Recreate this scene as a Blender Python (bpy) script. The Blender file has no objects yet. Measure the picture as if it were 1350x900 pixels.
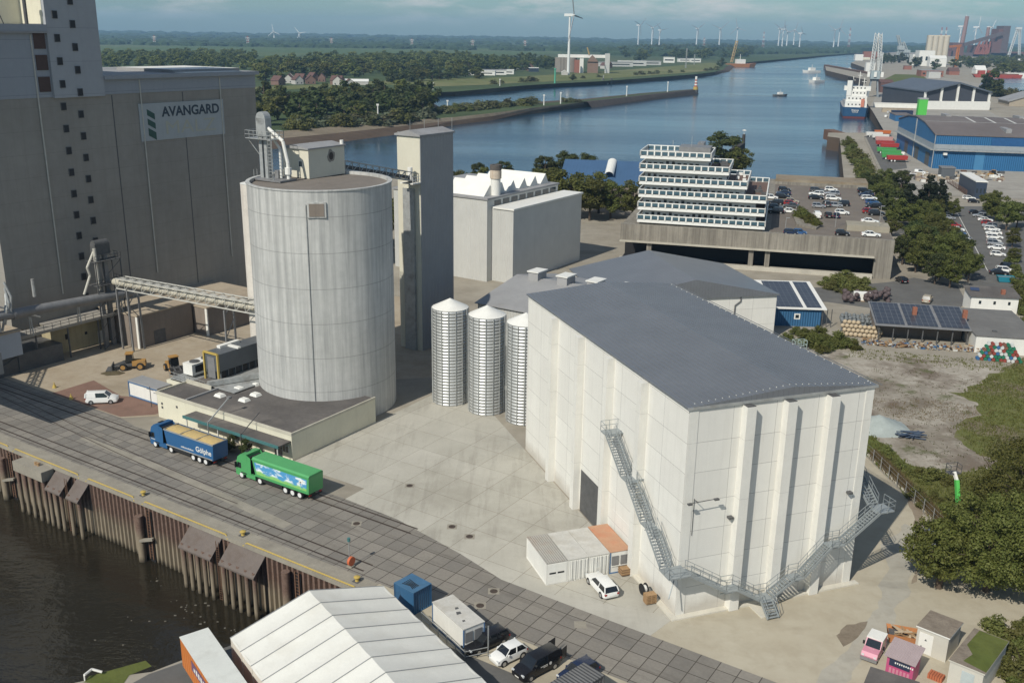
import bpy, bmesh, math, random
from mathutils import Vector, Matrix, noise
R = math.radians
rnd = random.Random(7)
S = bpy.context.scene
C = S.collection

# ------------------------------------------------------------------ survey of the place
# the drone stands at (0,0,56) m, looking along +Y, 17.4 degrees down; the survey turns a
# bearing read off the photograph (1350x900) into a point of the ground at height z
CAM_H, FOC, PITCH, ROLL = 56.0, 1290.0, R(17.4), R(0.85)
def ray(x, y):
    u, v = (x-675.)/FOC, -(y-450.)/FOC
    c, s = math.cos(ROLL), math.sin(ROLL)
    a, b = u*c-v*s, u*s+v*c
    return (a, math.cos(PITCH)+b*math.sin(PITCH), -math.sin(PITCH)+b*math.cos(PITCH))
def g(x, y, z=0.):
    d = ray(x, y); t = (z-CAM_H)/d[2]
    return (d[0]*t, d[1]*t)
def g3(x, y, z=0.):
    p = g(x, y, z); return (p[0], p[1], z)
def ht(x, y, base):
    """height at which something standing at base=(X,Y) reaches image row y"""
    d = ray(x, y); return CAM_H + d[2]*(base[1]/d[1])
class Frame:
    def __init__(self, o, deg):
        self.o, self.a = Vector((o[0], o[1])), R(deg)
        self.c, self.s = math.cos(self.a), math.sin(self.a)
    def p(self, x, y): return (self.o.x+x*self.c-y*self.s, self.o.y+x*self.s+y*self.c)
    def inv(self, P):
        dx, dy = P[0]-self.o.x, P[1]-self.o.y
        return (dx*self.c+dy*self.s, -dx*self.s+dy*self.c)
    def gx(self, x, y, z=0.): return self.inv(g(x, y, z))
Q = Frame((-16.8, 91.8), -33.0)     # along the quay / inland
W = Frame((16.9, 86.4), 19.6)       # the new warehouse
B = Frame((92.5, 234.0), -15.0)     # the bunker and its parking deck
HF = Frame(g(1228, 222), -11.0)     # the blue hall

# ------------------------------------------------------------------ mesh helper
class MB:
    def __init__(s): s.v, s.f, s.m, s.M = [], [], [], None
    def add(s, vs, fs, m=0):
        o = len(s.v)
        if s.M is not None: vs = [tuple(s.M @ Vector(p)) for p in vs]
        s.v += [tuple(p) for p in vs]
        for f in fs: s.f.append([i+o for i in f]); s.m.append(m)
        return s
    def box(s, x0, x1, y0, y1, z0, z1, m=0, mt=None):
        vs = [(x0,y0,z0),(x1,y0,z0),(x1,y1,z0),(x0,y1,z0),(x0,y0,z1),(x1,y0,z1),(x1,y1,z1),(x0,y1,z1)]
        s.add(vs, [(0,3,2,1),(0,1,5,4),(1,2,6,5),(2,3,7,6),(3,0,4,7)], m)
        s.add(vs[4:], [(0,1,2,3)], m if mt is None else mt)
        return s
    def prism(s, poly, z0, z1, m=0, mt=None, bottom=False):
        n = len(poly)
        if sum(poly[i][0]*poly[(i+1)%n][1]-poly[(i+1)%n][0]*poly[i][1] for i in range(n)) < 0: poly = poly[::-1]
        vs = [(p[0],p[1],z0) for p in poly]+[(p[0],p[1],z1) for p in poly]
        s.add(vs, [(i,(i+1)%n,n+(i+1)%n,n+i) for i in range(n)], m)
        s.add(vs[n:], [tuple(range(n))], m if mt is None else mt)
        if bottom: s.add(vs[:n], [tuple(range(n))[::-1]], m)
        return s
    def sheet(s, poly, z, m=0):
        n = len(poly)
        if sum(poly[i][0]*poly[(i+1)%n][1]-poly[(i+1)%n][0]*poly[i][1] for i in range(n)) < 0: poly = poly[::-1]
        return s.add([(p[0],p[1],z) for p in poly], [tuple(range(n))], m)
    def extr_y(s, prof, y0, y1, m=0, ends=True):
        """profile in (x,z), counter-clockwise seen from -y, pulled along y"""
        n = len(prof)
        vs = [(p[0],y0,p[1]) for p in prof]+[(p[0],y1,p[1]) for p in prof]
        s.add(vs, [(i,(i+1)%n,n+(i+1)%n,n+i)[::-1] for i in range(n)], m)
        if ends: s.add(vs, [tuple(range(n)), tuple(range(n,2*n))[::-1]], m)
        return s
    def extr_x(s, prof, x0, x1, m=0, ends=True):
        n = len(prof)
        vs = [(x0,p[0],p[1]) for p in prof]+[(x1,p[0],p[1]) for p in prof]
        s.add(vs, [(i,(i+1)%n,n+(i+1)%n,n+i) for i in range(n)], m)
        if ends: s.add(vs, [tuple(range(n))[::-1], tuple(range(n,2*n))], m)
        return s
    def cyl(s, p0, p1, r0, r1=None, n=12, m=0, caps=True):
        r1 = r0 if r1 is None else r1
        p0, p1 = Vector(p0), Vector(p1); d = (p1-p0)
        if d.length < 1e-6: return s
        d.normalize()
        a = d.cross(Vector((0,0,1)) if abs(d.z) < .95 else Vector((1,0,0))).normalized(); b = d.cross(a)
        vs = []
        for p, r in ((p0,r0),(p1,r1)):
            for i in range(n):
                t = 2*math.pi*i/n; vs.append(p+a*(r*math.cos(t))+b*(r*math.sin(t)))
        s.add(vs, [(i,n+i,n+(i+1)%n,(i+1)%n)[::-1] for i in range(n)], m)
        if caps: s.add(vs, [tuple(range(n))[::-1], tuple(range(n,2*n))], m)
        return s
    def tube(s, pts, r, n=6, m=0):
        for a, b in zip(pts, pts[1:]): s.cyl(a, b, r, n=n, m=m)
        return s
    def bar(s, p0, p1, w, h=None, m=0):
        h = w if h is None else h
        p0, p1 = Vector(p0), Vector(p1); d = (p1-p0)
        if d.length < 1e-6: return s
        d.normalize()
        a = d.cross(Vector((0,0,1)) if abs(d.z) < .97 else Vector((1,0,0))).normalized(); b = a.cross(d)
        vs = [p+a*(i*w/2)+b*(j*h/2) for p in (p0,p1) for i,j in ((-1,-1),(1,-1),(1,1),(-1,1))]
        return s.add(vs, [(0,3,2,1),(4,5,6,7),(0,1,5,4),(1,2,6,5),(2,3,7,6),(3,0,4,7)], m)
    def lathe(s, prof, c=(0,0), n=16, m=0):
        k = len(prof)
        vs = [(c[0]+r*math.cos(2*math.pi*i/n), c[1]+r*math.sin(2*math.pi*i/n), z) for r, z in prof for i in range(n)]
        fs = [(j*n+i, j*n+(i+1)%n, (j+1)*n+(i+1)%n, (j+1)*n+i) for j in range(k-1) for i in range(n)]
        return s.add(vs, fs, m)
    def rail(s, pts, h=1.1, r=.025, step=1.5, mid=1, m=0):
        """handrail with posts along a 3d polyline"""
        for a, b in zip(pts, pts[1:]):
            a, b = Vector(a), Vector(b); L = (b-a).length; n = max(1, round(L/step))
            for k in range(n+1):
                p = a.lerp(b, k/n); s.bar(p, p+Vector((0,0,h)), r*2, m=m)
            for j in range(mid+1):
                z = Vector((0,0,h*(j+1)/(mid+1))); s.bar(a+z, b+z, r*2, m=m)
        return s
    def mesh(s, name, mats):
        me = bpy.data.meshes.new(name)
        me.from_pydata(s.v, [], s.f)
        for k in (mats if isinstance(mats, (list,tuple)) else [mats]): me.materials.append(k)
        me.polygons.foreach_set('material_index', s.m); me.update()
        return me
    def build(s, name, mats, parent=None, smooth=False, loc=None, rz=0.):
        me = s.mesh(name, mats)
        if smooth: me.shade_smooth() if smooth is True else me.polygons.foreach_set('use_smooth',[True]*len(me.polygons))
        o = bpy.data.objects.new(name, me); C.objects.link(o)
        if smooth is True:
            try:
                me.set_sharp_from_angle(angle=R(40))
            except Exception: pass
        if parent: o.parent = parent
        if loc: o.location = loc if len(loc) == 3 else (loc[0], loc[1], 0)
        o.rotation_euler.z = rz
        return o

def tag(o, label=None, cat=None, group=None, kind=None):
    if label: o['label'] = label
    if cat: o['category'] = cat
    if group: o['group'] = group
    if kind: o['kind'] = kind
    return o
def thing(name, label, cat, loc=(0,0,0), rz=0., group=None):
    o = bpy.data.objects.new(name, None); C.objects.link(o)
    o.empty_display_size = .5
    o.location = loc if len(loc) == 3 else (loc[0], loc[1], 0); o.rotation_euler.z = rz
    return tag(o, label, cat, group)
def kids(o):
    return [c for c in ALLKIDS.get(o.name, [])]
ALLKIDS = {}
def _index():
    ALLKIDS.clear()
    for o in bpy.data.objects:
        if o.parent: ALLKIDS.setdefault(o.parent.name, []).append(o)
def dup(src, loc, rz=0., label=None, group=None, scale=None, mats=None, sz=None):
    """copy of a thing with its parts and sub-parts; mats = {material name: other material}"""
    def cp(o, par):
        c = o.copy(); C.objects.link(c)
        if par: c.parent = par
        if mats and c.type == 'MESH':
            for sl in c.material_slots:
                if sl.material and sl.material.name in mats:
                    mm = mats[sl.material.name]; sl.link = 'OBJECT'; sl.material = mm
        for k in kids(o): cp(k, c)
        return c
    c = cp(src, None)
    c.location = loc if len(loc) == 3 else (loc[0], loc[1], 0); c.rotation_euler.z = rz
    if scale: c.scale = scale if isinstance(scale, tuple) else (scale,)*3
    if label: c['label'] = label
    if group: c['group'] = group
    return c
def struct(name, mb, mats, z=None, **k):
    o = mb.build(name, mats, **k); o['kind'] = 'structure'; return o
def text(name, body, size, mat, parent, M, depth=.01, sx=1., bold=.012):
    """writing as a thin mesh, placed by the 4x4 M in the parent's space"""
    cu = bpy.data.curves.new(name, 'FONT'); cu.body = body; cu.size = size; cu.extrude = depth; cu.align_x = 'CENTER'; cu.align_y = 'CENTER'
    cu.offset = size*bold
    t = bpy.data.objects.new(name, cu); C.objects.link(t)
    dg = bpy.context.evaluated_depsgraph_get(); dg.update()
    me = bpy.data.meshes.new_from_object(t.evaluated_get(dg))
    bpy.data.objects.remove(t)
    me.materials.clear(); me.materials.append(mat)
    o = bpy.data.objects.new(name, me); C.objects.link(o)
    o.parent = parent; o.matrix_local = M @ Matrix.Diagonal((sx,1,1,1))
    return o
def face_m(x, y, z, nx, ny):
    """matrix whose local xy plane stands upright facing (nx,ny)"""
    n = Vector((nx,ny,0)).normalized(); r = Vector((-n.y,n.x,0)); u = Vector((0,0,1))
    return Matrix(((r.x,u.x,n.x,x),(r.y,u.y,n.y,y),(r.z,u.z,n.z,z),(0,0,0,1)))

# ------------------------------------------------------------------ materials
def srgb(r, g_, b):
    f = lambda c: c/12.92 if c <= .04045 else ((c+.055)/1.055)**2.4
    return (f(r/255), f(g_/255), f(b/255))
MATS = {}
class NT:
    def __init__(s, m):
        m.use_nodes = True; s.t = m.node_tree; s.n = s.t.nodes; s.l = s.t.links; s.n.clear()
    def node(s, typ, **k):
        n = s.n.new(typ)
        for a, b in k.items():
            if a.startswith('i_'):
                key = a[2:]; key = int(key) if key.isdigit() else key
                n.inputs[key].default_value = b
            else: setattr(n, a, b)
        return n
    def link(s, a, b): s.l.new(a, b)
    def mixc(s, fac, a, b, mode='MIX'):
        n = s.n.new('ShaderNodeMix'); n.data_type = 'RGBA'; n.blend_type = mode
        for sock, v in ((n.inputs[0],fac),(n.inputs[6],a),(n.inputs[7],b)):
            if hasattr(v, 'is_linked'): s.l.new(v, sock)
            else: sock.default_value = v if isinstance(v, (int,float)) else (*v[:3],1)
        return n.outputs[2]
    def ramp(s, src, a, b, c0=0., c1=1.):
        n = s.n.new('ShaderNodeMapRange'); n.inputs[1].default_value = a; n.inputs[2].default_value = b
        n.inputs[3].default_value = c0; n.inputs[4].default_value = c1; s.l.new(src, n.inputs[0]); return n.outputs[0]
    def noise(s, co, scale, detail=4., rough=.55, vec=None):
        if vec:
            mp = s.n.new('ShaderNodeMapping'); mp.inputs['Scale'].default_value = vec; s.l.new(co, mp.inputs[0]); co = mp.outputs[0]
        n = s.n.new('ShaderNodeTexNoise'); n.inputs['Scale'].default_value = scale; n.inputs['Detail'].default_value = detail
        n.inputs['Roughness'].default_value = rough; s.l.new(co, n.inputs['Vector']); return n.outputs['Fac']
    def math(s, op, a, b=0.):
        n = s.n.new('ShaderNodeMath'); n.operation = op
        for i, v in enumerate((a,b)):
            if hasattr(v, 'is_linked'): s.l.new(v, n.inputs[i])
            else: n.inputs[i].default_value = v
        return n.outputs[0]
    def coords(s, kind='Object'): return s.node('ShaderNodeTexCoord').outputs[kind]
    def finish(s, col, rough=.8, metal=0., bump=None, bstr=.3, bdist=.05, spec=.4, trans=0.):
        p = s.n.new('ShaderNodeBsdfPrincipled'); o = s.n.new('ShaderNodeOutputMaterial')
        for sock, v in ((p.inputs['Base Color'],col),(p.inputs['Roughness'],rough),(p.inputs['Metallic'],metal)):
            if hasattr(v, 'is_linked'): s.l.new(v, sock)
            else: sock.default_value = v if isinstance(v,(int,float)) else (*v[:3],1)
        p.inputs['Specular IOR Level'].default_value = spec
        if bump is not None:
            b = s.n.new('ShaderNodeBump'); b.inputs['Strength'].default_value = bstr; b.inputs['Distance'].default_value = bdist
            s.l.new(bump, b.inputs['Height']); s.l.new(b.outputs[0], p.inputs['Normal'])
        s.l.new(p.outputs[0], o.inputs[0]); return p
def mat(name, col, rough=.75, var=.12, scale=.6, streak=0., dirt=None, metal=0., bump=0., spec=.35, corr=None, joint=None, sw=(.5,.78)):
    """plain weathered surface: blotches (var), run-off streaks (streak), dirt colour, corrugation (corr=(axis,period)),
    panel joints (joint=(axis,period,width) list)"""
    if name in MATS: return MATS[name]
    m = bpy.data.materials.new(name); MATS[name] = m; t = NT(m)
    co = t.coords()
    f = t.noise(co, scale, 6, .62)
    f2 = t.noise(co, scale*9, 3, .6)
    fm = t.math('ADD', t.math('MULTIPLY', f, .7), t.math('MULTIPLY', f2, .3))
    lo = tuple(c*(1-var*1.6) for c in col); hi = tuple(min(.95,c*(1+var)) for c in col)
    c = t.mixc(t.ramp(fm, .3, .7), lo, hi)
    if streak:
        sn = t.noise(co, 1.0, 5, .7, vec=(1.3,1.3,.045))
        d = dirt or tuple(k*.45 for k in col)
        c = t.mixc(t.math('MULTIPLY', t.ramp(sn, sw[0], sw[1]), streak), c, d)
    elif dirt:
        dn = t.noise(co, scale*.45, 7, .68)
        c = t.mixc(t.ramp(dn, .52, .7, 0, .8), c, dirt)
    bh = f2 if bump else None; bs, bd = bump, .05
    if joint:
        sep = t.node('ShaderNodeSeparateXYZ'); t.link(co, sep.inputs[0])
        for ax, per, wd in joint:
            fr = t.math('FRACT', t.math('DIVIDE', t.math('ADD', sep.outputs['XYZ'.index(ax)], 1000*per), per))
            ln = t.math('LESS_THAN', fr, wd/per)
            c = t.mixc(t.math('MULTIPLY', ln, .55), c, tuple(k*.35 for k in col))
    if corr:
        sep = t.node('ShaderNodeSeparateXYZ'); t.link(co, sep.inputs[0])
        w = t.math('SINE', t.math('MULTIPLY', sep.outputs['XYZ'.index(corr[0])], 2*math.pi/corr[1]))
        bh, bs, bd = w, 1., corr[1]*.12
    t.finish(c, rough, metal, bh, bs if bs else .3, bd, spec)
    return m
def plain(name, col, rough=.5, metal=0., spec=.5):
    return mat(name, col, rough, .06, 1.5, metal=metal, spec=spec)
def glass(name, col=(.02,.03,.035), rough=.08):
    if name in MATS: return MATS[name]
    m = bpy.data.materials.new(name); MATS[name] = m; t = NT(m)
    t.finish(col, rough, 0., spec=.8); return m
# ------------------------------------------------------------------ camera, sun, sky, air
cam = bpy.data.cameras.new('camera'); co_ = bpy.data.objects.new('camera', cam); C.objects.link(co_)
cam.sensor_width = 36.; cam.sensor_fit = 'HORIZONTAL'; cam.lens = 36.*FOC/1350.; cam.clip_start = 1.; cam.clip_end = 60000.
co_.matrix_world = Matrix.Translation((0,0,CAM_H)) @ Matrix.Rotation(R(90)-PITCH,4,'X') @ Matrix.Rotation(ROLL,4,'Z')
S.camera = co_
SUN_EL, SUN_DIR = R(42.5), R(54.5)          # elevation; heading in which shadows fall (from +X, anticlockwise)
sl = bpy.data.lights.new('sun', 'SUN'); sl.energy = 4.2; sl.angle = R(.55); sl.color = (1., .945, .84)
so = bpy.data.objects.new('sun', sl); C.objects.link(so); so.location = (-200,-300,300)
dirv = Vector((math.cos(SUN_EL)*math.cos(SUN_DIR), math.cos(SUN_EL)*math.sin(SUN_DIR), -math.sin(SUN_EL)))
so.rotation_euler = dirv.to_track_quat('-Z', 'Y').to_euler()
wd = bpy.data.worlds.new('World'); S.world = wd; wd.use_nodes = True
wt = wd.node_tree; wt.nodes.clear()
class _W(NT):
    def __init__(s): s.t = wt; s.n = wt.nodes; s.l = wt.links
t = _W()
sky = t.node('ShaderNodeTexSky', sky_type='NISHITA', sun_disc=False, sun_elevation=SUN_EL, air_density=1.0, dust_density=.6, ozone_density=2.2, altitude=50)
# the sun stands opposite to where the shadows fall; heading clockwise from +Y
sun_az = math.atan2(-math.cos(SUN_DIR), -math.sin(SUN_DIR))
sky.sun_rotation = sun_az
tc = t.node('ShaderNodeTexCoord')
sep = t.node('ShaderNodeSeparateXYZ'); t.link(tc.outputs['Generated'], sep.inputs[0])
n1 = t.noise(tc.outputs['Generated'], 1.0, 7, .62, vec=(13,13,62))
n2 = t.noise(tc.outputs['Generated'], 1.0, 5, .6, vec=(5,5,30))
cl = t.math('MULTIPLY', t.ramp(n1, .44, .66), t.ramp(n2, .38, .56))
cl = t.math('MULTIPLY', cl, t.ramp(sep.outputs[2], .005, .026, .0, .8))
dark = t.mixc(1., sky.outputs[0], (.66,.90,1.0), 'MULTIPLY')
skyc = t.mixc(cl, dark, (9.2,8.9,8.5))
bg = t.node('ShaderNodeBackground'); bg.inputs[1].default_value = .08
t.link(skyc, bg.inputs[0]); wo = t.node('ShaderNodeOutputWorld'); t.link(bg.outputs[0], wo.inputs[0])
S.view_settings.view_transform = 'Standard'; S.view_settings.look = 'None'; S.view_settings.exposure = 0.; S.view_settings.gamma = 1.
S.view_settings.use_curve_mapping = False
S.cycles.use_denoising = True
try: S.cycles.denoiser = 'OPENIMAGEDENOISE'
except Exception: pass
S.cycles.max_bounces = 6; S.cycles.diffuse_bounces = 3; S.cycles.glossy_bounces = 3; S.cycles.transmission_bounces = 2
S.cycles.volume_bounces = 0; S.cycles.transparent_max_bounces = 8
hz = MB().box(-9000,9000,-600,12500,-30,190)
hz.f.append([3,2,1,0][::-1]); hz.f[-1] = [0,3,2,1]; hz = MB()
vs = [(-9000,-600,-30),(9000,-600,-30),(9000,12500,-30),(-9000,12500,-30),(-9000,-600,230),(9000,-600,230),(9000,12500,230),(-9000,12500,230)]
hz.add(vs, [(0,3,2,1),(0,1,5,4),(1,2,6,5),(2,3,7,6),(3,0,4,7),(4,5,6,7)])
hm = bpy.data.materials.new('air'); hm.use_nodes = True; hm.node_tree.nodes.clear()
pv = hm.node_tree.nodes.new('ShaderNodeVolumePrincipled'); pv.inputs['Color'].default_value = (.42,.70,1.,1); pv.inputs['Density'].default_value = 8.e-5
pv.inputs['Anisotropy'].default_value = .0
oo = hm.node_tree.nodes.new('ShaderNodeOutputMaterial'); hm.node_tree.links.new(pv.outputs[0], oo.inputs['Volume'])
ho = hz.build('haze', hm); ho['kind'] = 'stuff'

# ------------------------------------------------------------------ ground materials
def m_water():
    m = bpy.data.materials.new('river_water'); t = NT(m); co = t.coords()
    p = t.node('ShaderNodeSeparateXYZ'); t.link(co, p.inputs[0])
    a = t.noise(co, .55, 4, .6, vec=(1,1.6,1)); b = t.noise(co, .06, 5, .62, vec=(.55,1.5,1)); c_ = t.noise(co, .006, 5, .6, vec=(.6,2.,1))
    h = t.math('ADD', t.math('MULTIPLY', a, .35), t.math('MULTIPLY', b, 1.2))
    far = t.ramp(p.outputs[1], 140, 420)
    col = t.mixc(far, (.020,.017,.011), t.mixc(t.ramp(c_, .35, .65), (.011,.040,.074), (.015,.050,.090)))  # bluer base colour far out stands in for the sky's reflection
    w_ = t.noise(co, .0028, 4, .55, vec=(.5,2.6,1)); h = t.math('MULTIPLY', h, t.ramp(w_, .35, .65, .45, 1.5)); t.finish(col, t.ramp(w_, .35, .65, .05, .2), 0, h, .32, .9, .5)
    return m
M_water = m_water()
def m_paving():
    m = bpy.data.materials.new('paving_slabs'); t = NT(m); co = t.coords()
    br = t.node('ShaderNodeTexBrick', offset=0., squash=1.); br.inputs['Scale'].default_value = 1.
    br.inputs['Brick Width'].default_value = 2.; br.inputs['Row Height'].default_value = 2.
    br.inputs['Mortar Size'].default_value = .045; br.inputs['Mortar Smooth'].default_value = .1; br.inputs['Bias'].default_value = 0
    br.inputs['Color1'].default_value = (.268,.246,.212,1); br.inputs['Color2'].default_value = (.180,.168,.150,1); br.inputs['Mortar'].default_value = (.045,.038,.030,1)
    t.link(co, br.inputs['Vector'])
    f = t.noise(co, .35, 7, .65); f2 = t.noise(co, 3.5, 4, .6)
    c = t.mixc(t.ramp(f, .4, .75, 0, .7), br.outputs['Color'], (.262,.24,.205)); 
    c = t.mixc(t.ramp(f2, .3, .8, .0, .35), c, (.10,.09,.075))
    c = t.mixc(br.outputs['Fac'], c, (.055,.045,.036))
    dn = t.noise(co, .09, 6, .7); c = t.mixc(t.ramp(dn, .52, .7, 0, .55), c, (.115,.102,.086)); rn = t.noise(co, .5, 5, .6, vec=(.08,1.5,1)); c = t.mixc(t.ramp(rn, .55, .7, 0, .5), c, (.10,.088,.074))
    t.finish(c, .85, 0, f2, .25, .03); return m
M_paving = m_paving()
def m_conc(name, a, b, stain, tyre, slab=5.):
    m = bpy.data.materials.new(name); t = NT(m); co = t.coords()
    f = t.noise(co, .16, 8, .66); f2 = t.noise(co, 2.2, 5, .65); f3 = t.noise(co, .06, 6, .7)
    c = t.mixc(t.ramp(f, .36, .64), a, b); c = t.mixc(t.ramp(f2, .5, .8, 0, .35), c, stain); c = t.mixc(t.ramp(f3, .5, .66, 0, .75), c, stain)
    # tyre marks: long warped bands
    for k, (sx, sy, rot) in enumerate(((.55,.05,.5),(.5,.06,-.55),(.6,.05,1.2))):
        mp = t.node('ShaderNodeMapping'); mp.inputs['Rotation'].default_value = (0,0,rot); mp.inputs['Scale'].default_value = (sx,sy,1); t.link(co, mp.inputs[0])
        n = t.noise(mp.outputs[0], 1.6, 3, .5); c = t.mixc(t.math('MULTIPLY', t.ramp(n, .57, .64), t.ramp(f3, .40, .56, .05, .3)), c, tyre)
    br = t.node('ShaderNodeTexBrick', offset=0., squash=1.); br.inputs['Scale'].default_value = 1.; br.inputs['Brick Width'].default_value = slab; br.inputs['Row Height'].default_value = slab; br.inputs['Mortar Size'].default_value = .03
    br.inputs['Color1'].default_value = (1,1,1,1); br.inputs['Color2'].default_value = (.90,.90,.89,1); br.inputs['Mortar'].default_value = (.55,.52,.48,1)
    mp = t.node('ShaderNodeMapping'); mp.inputs['Rotation'].default_value = (0,0,.576); t.link(co, mp.inputs[0]); t.link(mp.outputs[0], br.inputs['Vector'])
    c = t.mixc(1., c, br.outputs['Color'], 'MULTIPLY'); t.finish(c, .88, 0, f2, .2, .03, .25); return m
M_yard = m_conc('yard_concrete', (.475,.455,.395), (.42,.40,.345), (.34,.32,.27), (.30,.28,.24))
M_light = m_conc('forecourt_concrete', (.46,.44,.385), (.43,.41,.355), (.36,.34,.29), (.33,.31,.265), 60.)
def m_dirt(name, a, b, c3, sc=.12):
    m = bpy.data.materials.new(name); t = NT(m); co = t.coords()
    f = t.noise(co, sc, 8, .66); f2 = t.noise(co, sc*5, 6, .65); f3 = t.noise(co, sc*.5, 5, .6, vec=(1,2.4,1))
    c = t.mixc(t.ramp(f, .36, .64), a, b); c = t.mixc(t.ramp(f2, .45, .75, 0, .6), c, c3); c = t.mixc(t.ramp(f3, .55, .68, 0, .6), c, tuple(k*.72 for k in a))
    t.finish(c, .95, 0, f2, .4, .08, .2); return m
M_dirt = m_dirt('packed_earth', (.345,.285,.205), (.40,.345,.265), (.27,.215,.155))
M_sand = m_dirt('pale_gravel', (.40,.355,.27), (.46,.42,.33), (.33,.285,.21), .1)
M_ground = m_dirt('bare_ground', (.285,.255,.205), (.35,.32,.265), (.20,.18,.14), .05)
def m_lot():
    m = bpy.data.materials.new('broken_concrete'); t = NT(m); co = t.coords()
    f = t.noise(co, .10, 9, .68); f2 = t.noise(co, .45, 7, .7); f3 = t.noise(co, .07, 6, .62, vec=(1,1.8,1))
    c = t.mixc(t.ramp(f2, .38, .62), (.30,.265,.215), (.42,.385,.325))
    c = t.mixc(t.ramp(f, .47, .60, 0, .9), c, (.150,.115,.088)); f4 = t.noise(co, .035, 5, .6); c = t.mixc(t.ramp(f4, .5, .62, 0, .75), c, (.175,.15,.115)); f5 = t.noise(co, 1.6, 5, .7); c = t.mixc(t.ramp(f5, .52, .72, 0, .6), c, (.19,.17,.135)); f6 = t.noise(co, .16, 6, .7); c = t.mixc(t.ramp(f6, .57, .65, 0, .8), c, (.095,.105,.04))
    w = t.node('ShaderNodeTexVoronoi', feature='DISTANCE_TO_EDGE'); w.inputs['Scale'].default_value = .11; t.link(co, w.inputs['Vector'])
    c = t.mixc(t.ramp(w.outputs['Distance'], .0, .022, .3, 0), c, (.13,.115,.08))
    t.finish(c, .95, 0, f2, .4, .1, .2); return m
M_lot = m_lot()
def m_grass(name, a, b, d, sc=.08):
    m = bpy.data.materials.new(name); t = NT(m); co = t.coords()
    f = t.noise(co, sc, 8, .65); f2 = t.noise(co, sc*8, 5, .7); f3 = t.noise(co, sc*.25, 4, .6)
    c = t.mixc(t.ramp(f, .35, .65), a, b); c = t.mixc(t.ramp(f2, .4, .75, 0, .7), c, tuple(k*.5 for k in a)); c = t.mixc(t.ramp(f3, .52, .66, 0, .7), c, d)
    t.finish(c, .95, 0, f2, .5, .15, .15); return m
M_grass = m_grass('rough_grass', (.095,.120,.030), (.135,.150,.045), (.17,.15,.07))
M_dike = m_grass('dike_meadow', (.135,.155,.055), (.185,.19,.08), (.22,.20,.105), .012)
M_field = m_grass('green_field', (.082,.128,.050), (.105,.145,.062), (.135,.145,.078), .004)
M_farland = m_grass('far_meadow', (.060,.090,.038), (.085,.112,.05), (.115,.125,.065), .0022)
M_port = m_dirt('port_gravel', (.30,.28,.245), (.36,.34,.30), (.22,.205,.18), .05)
M_mud = m_dirt('river_mud', (.085,.060,.042), (.11,.08,.058), (.055,.042,.032), .03)
M_bank = m_dirt('bank_sand', (.20,.165,.115), (.24,.20,.15), (.12,.10,.07), .05)
M_asph = mat('asphalt', (.125,.122,.115), .9, .13, .22, dirt=(.165,.158,.145), bump=.15)
M_brick = mat('brick_paving', (.215,.130,.098), .9, .15, .3, dirt=(.17,.12,.095), bump=.2)
M_qcap = mat('quay_concrete', (.30,.275,.225), .85, .15, .4, dirt=(.19,.17,.14), bump=.2)
M_white_line = mat('road_paint', (.62,.61,.56), .8, .2, 1.5)
M_rail = mat('rail_steel', (.10,.075,.06), .55, .2, 1.0, metal=.4)

# ------------------------------------------------------------------ water and land
WZ = -8.
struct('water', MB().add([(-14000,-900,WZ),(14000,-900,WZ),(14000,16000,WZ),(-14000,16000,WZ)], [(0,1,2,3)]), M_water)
GP = [Q.p(-420,0), Q.p(3,0), g(296,856), g(239,870), g(200,885), g(110,897), Q.p(-14,-34), Q.p(-60,-75), Q.p(-60,-200), (400,-300), (2600,0), (7000,3000), (9000,12000), (2600,11000)]
river_r = [(1205,66),(1160,71),(1135,77),(1122,83),(1147,92),(1150,99),(1088,87.5),(1089,93),(1143,106),(1135,122),(1146,141),(1170,171),(1152,176),(1137,175),(1092,175),(1091,180),(1107,182),(1113,240)]
GP += [g(*p) for p in river_r]
GP += [B.p(.5,104.5), B.p(-29.5,104.5), B.p(-29.5,125), (100,405), (92,432), (76,436), (62,402), (20,392), (-40,398), (-150,420), (-420,470), (-900,520), (-900,330)]
mb = MB().prism(GP, WZ-1.5, 0., m=1, mt=0)
struct('ground', mb, [M_ground, M_mud])
# far bank: edge of the grass (z=-3) and of the water, point by point
FB = [(-30,205,-30,240),(150,190,150,222),(300,178,300,204),(381,172,385,195),(440,167,450,188),(495,162,510,180),(600,154.5,600,165.5),(650,149,650,159),(704,142,704,150.5),(770,134.5,770,141.5),
      (850,126,850,131),(917,118.5,919,122.5),(917.5,117.5,920,117.5),(850,123.5,850,122.5),(770,132,770,130.5),(704,137,704,134.5),(640,141,640,138.5),(576,143,579,140.5),(561,138,568,134.5),(556,123,563,128.5),
      (600,121,600,127),(640,117.5,640,123.5),(690,113,690,118),(740,110,740,114.3),(790,107.5,790,111.5),(840,104,840,108.7),(880,101,880,105.3),(915,98.3,915,102.3),(940,95.5,944,98.6),(954,92,962,94.8),
      (957,88.5,966,90.2),(965,84.5,975,86),(1000,81,1003,82),(1050,76.6,1050,77.4),(1090,73,1090,73.8),(1122,70.6,1124,71.2),(1165,68.4,1166,68.8)]
tp = [g(a,b,-3.) for a,b,_,_ in FB]; wp = [g(a,b,WZ-.15) for _,_,a,b in FB]
far_poly = [(-3500,500)] + tp + [(2600,11500), (-9000,11500), (-9000,500)]
struct('far_bank', MB().sheet(far_poly, -3.), M_farland)
mb = MB(); n = len(tp)
md = [((a[0]*.55+b[0]*.45),(a[1]*.55+b[1]*.45)) for a,b in zip(tp,wp)]
vs = [(*p,-3.) for p in tp]+[(*p,-5.1) for p in md]+[(*p,WZ-.15) for p in wp]
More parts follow.
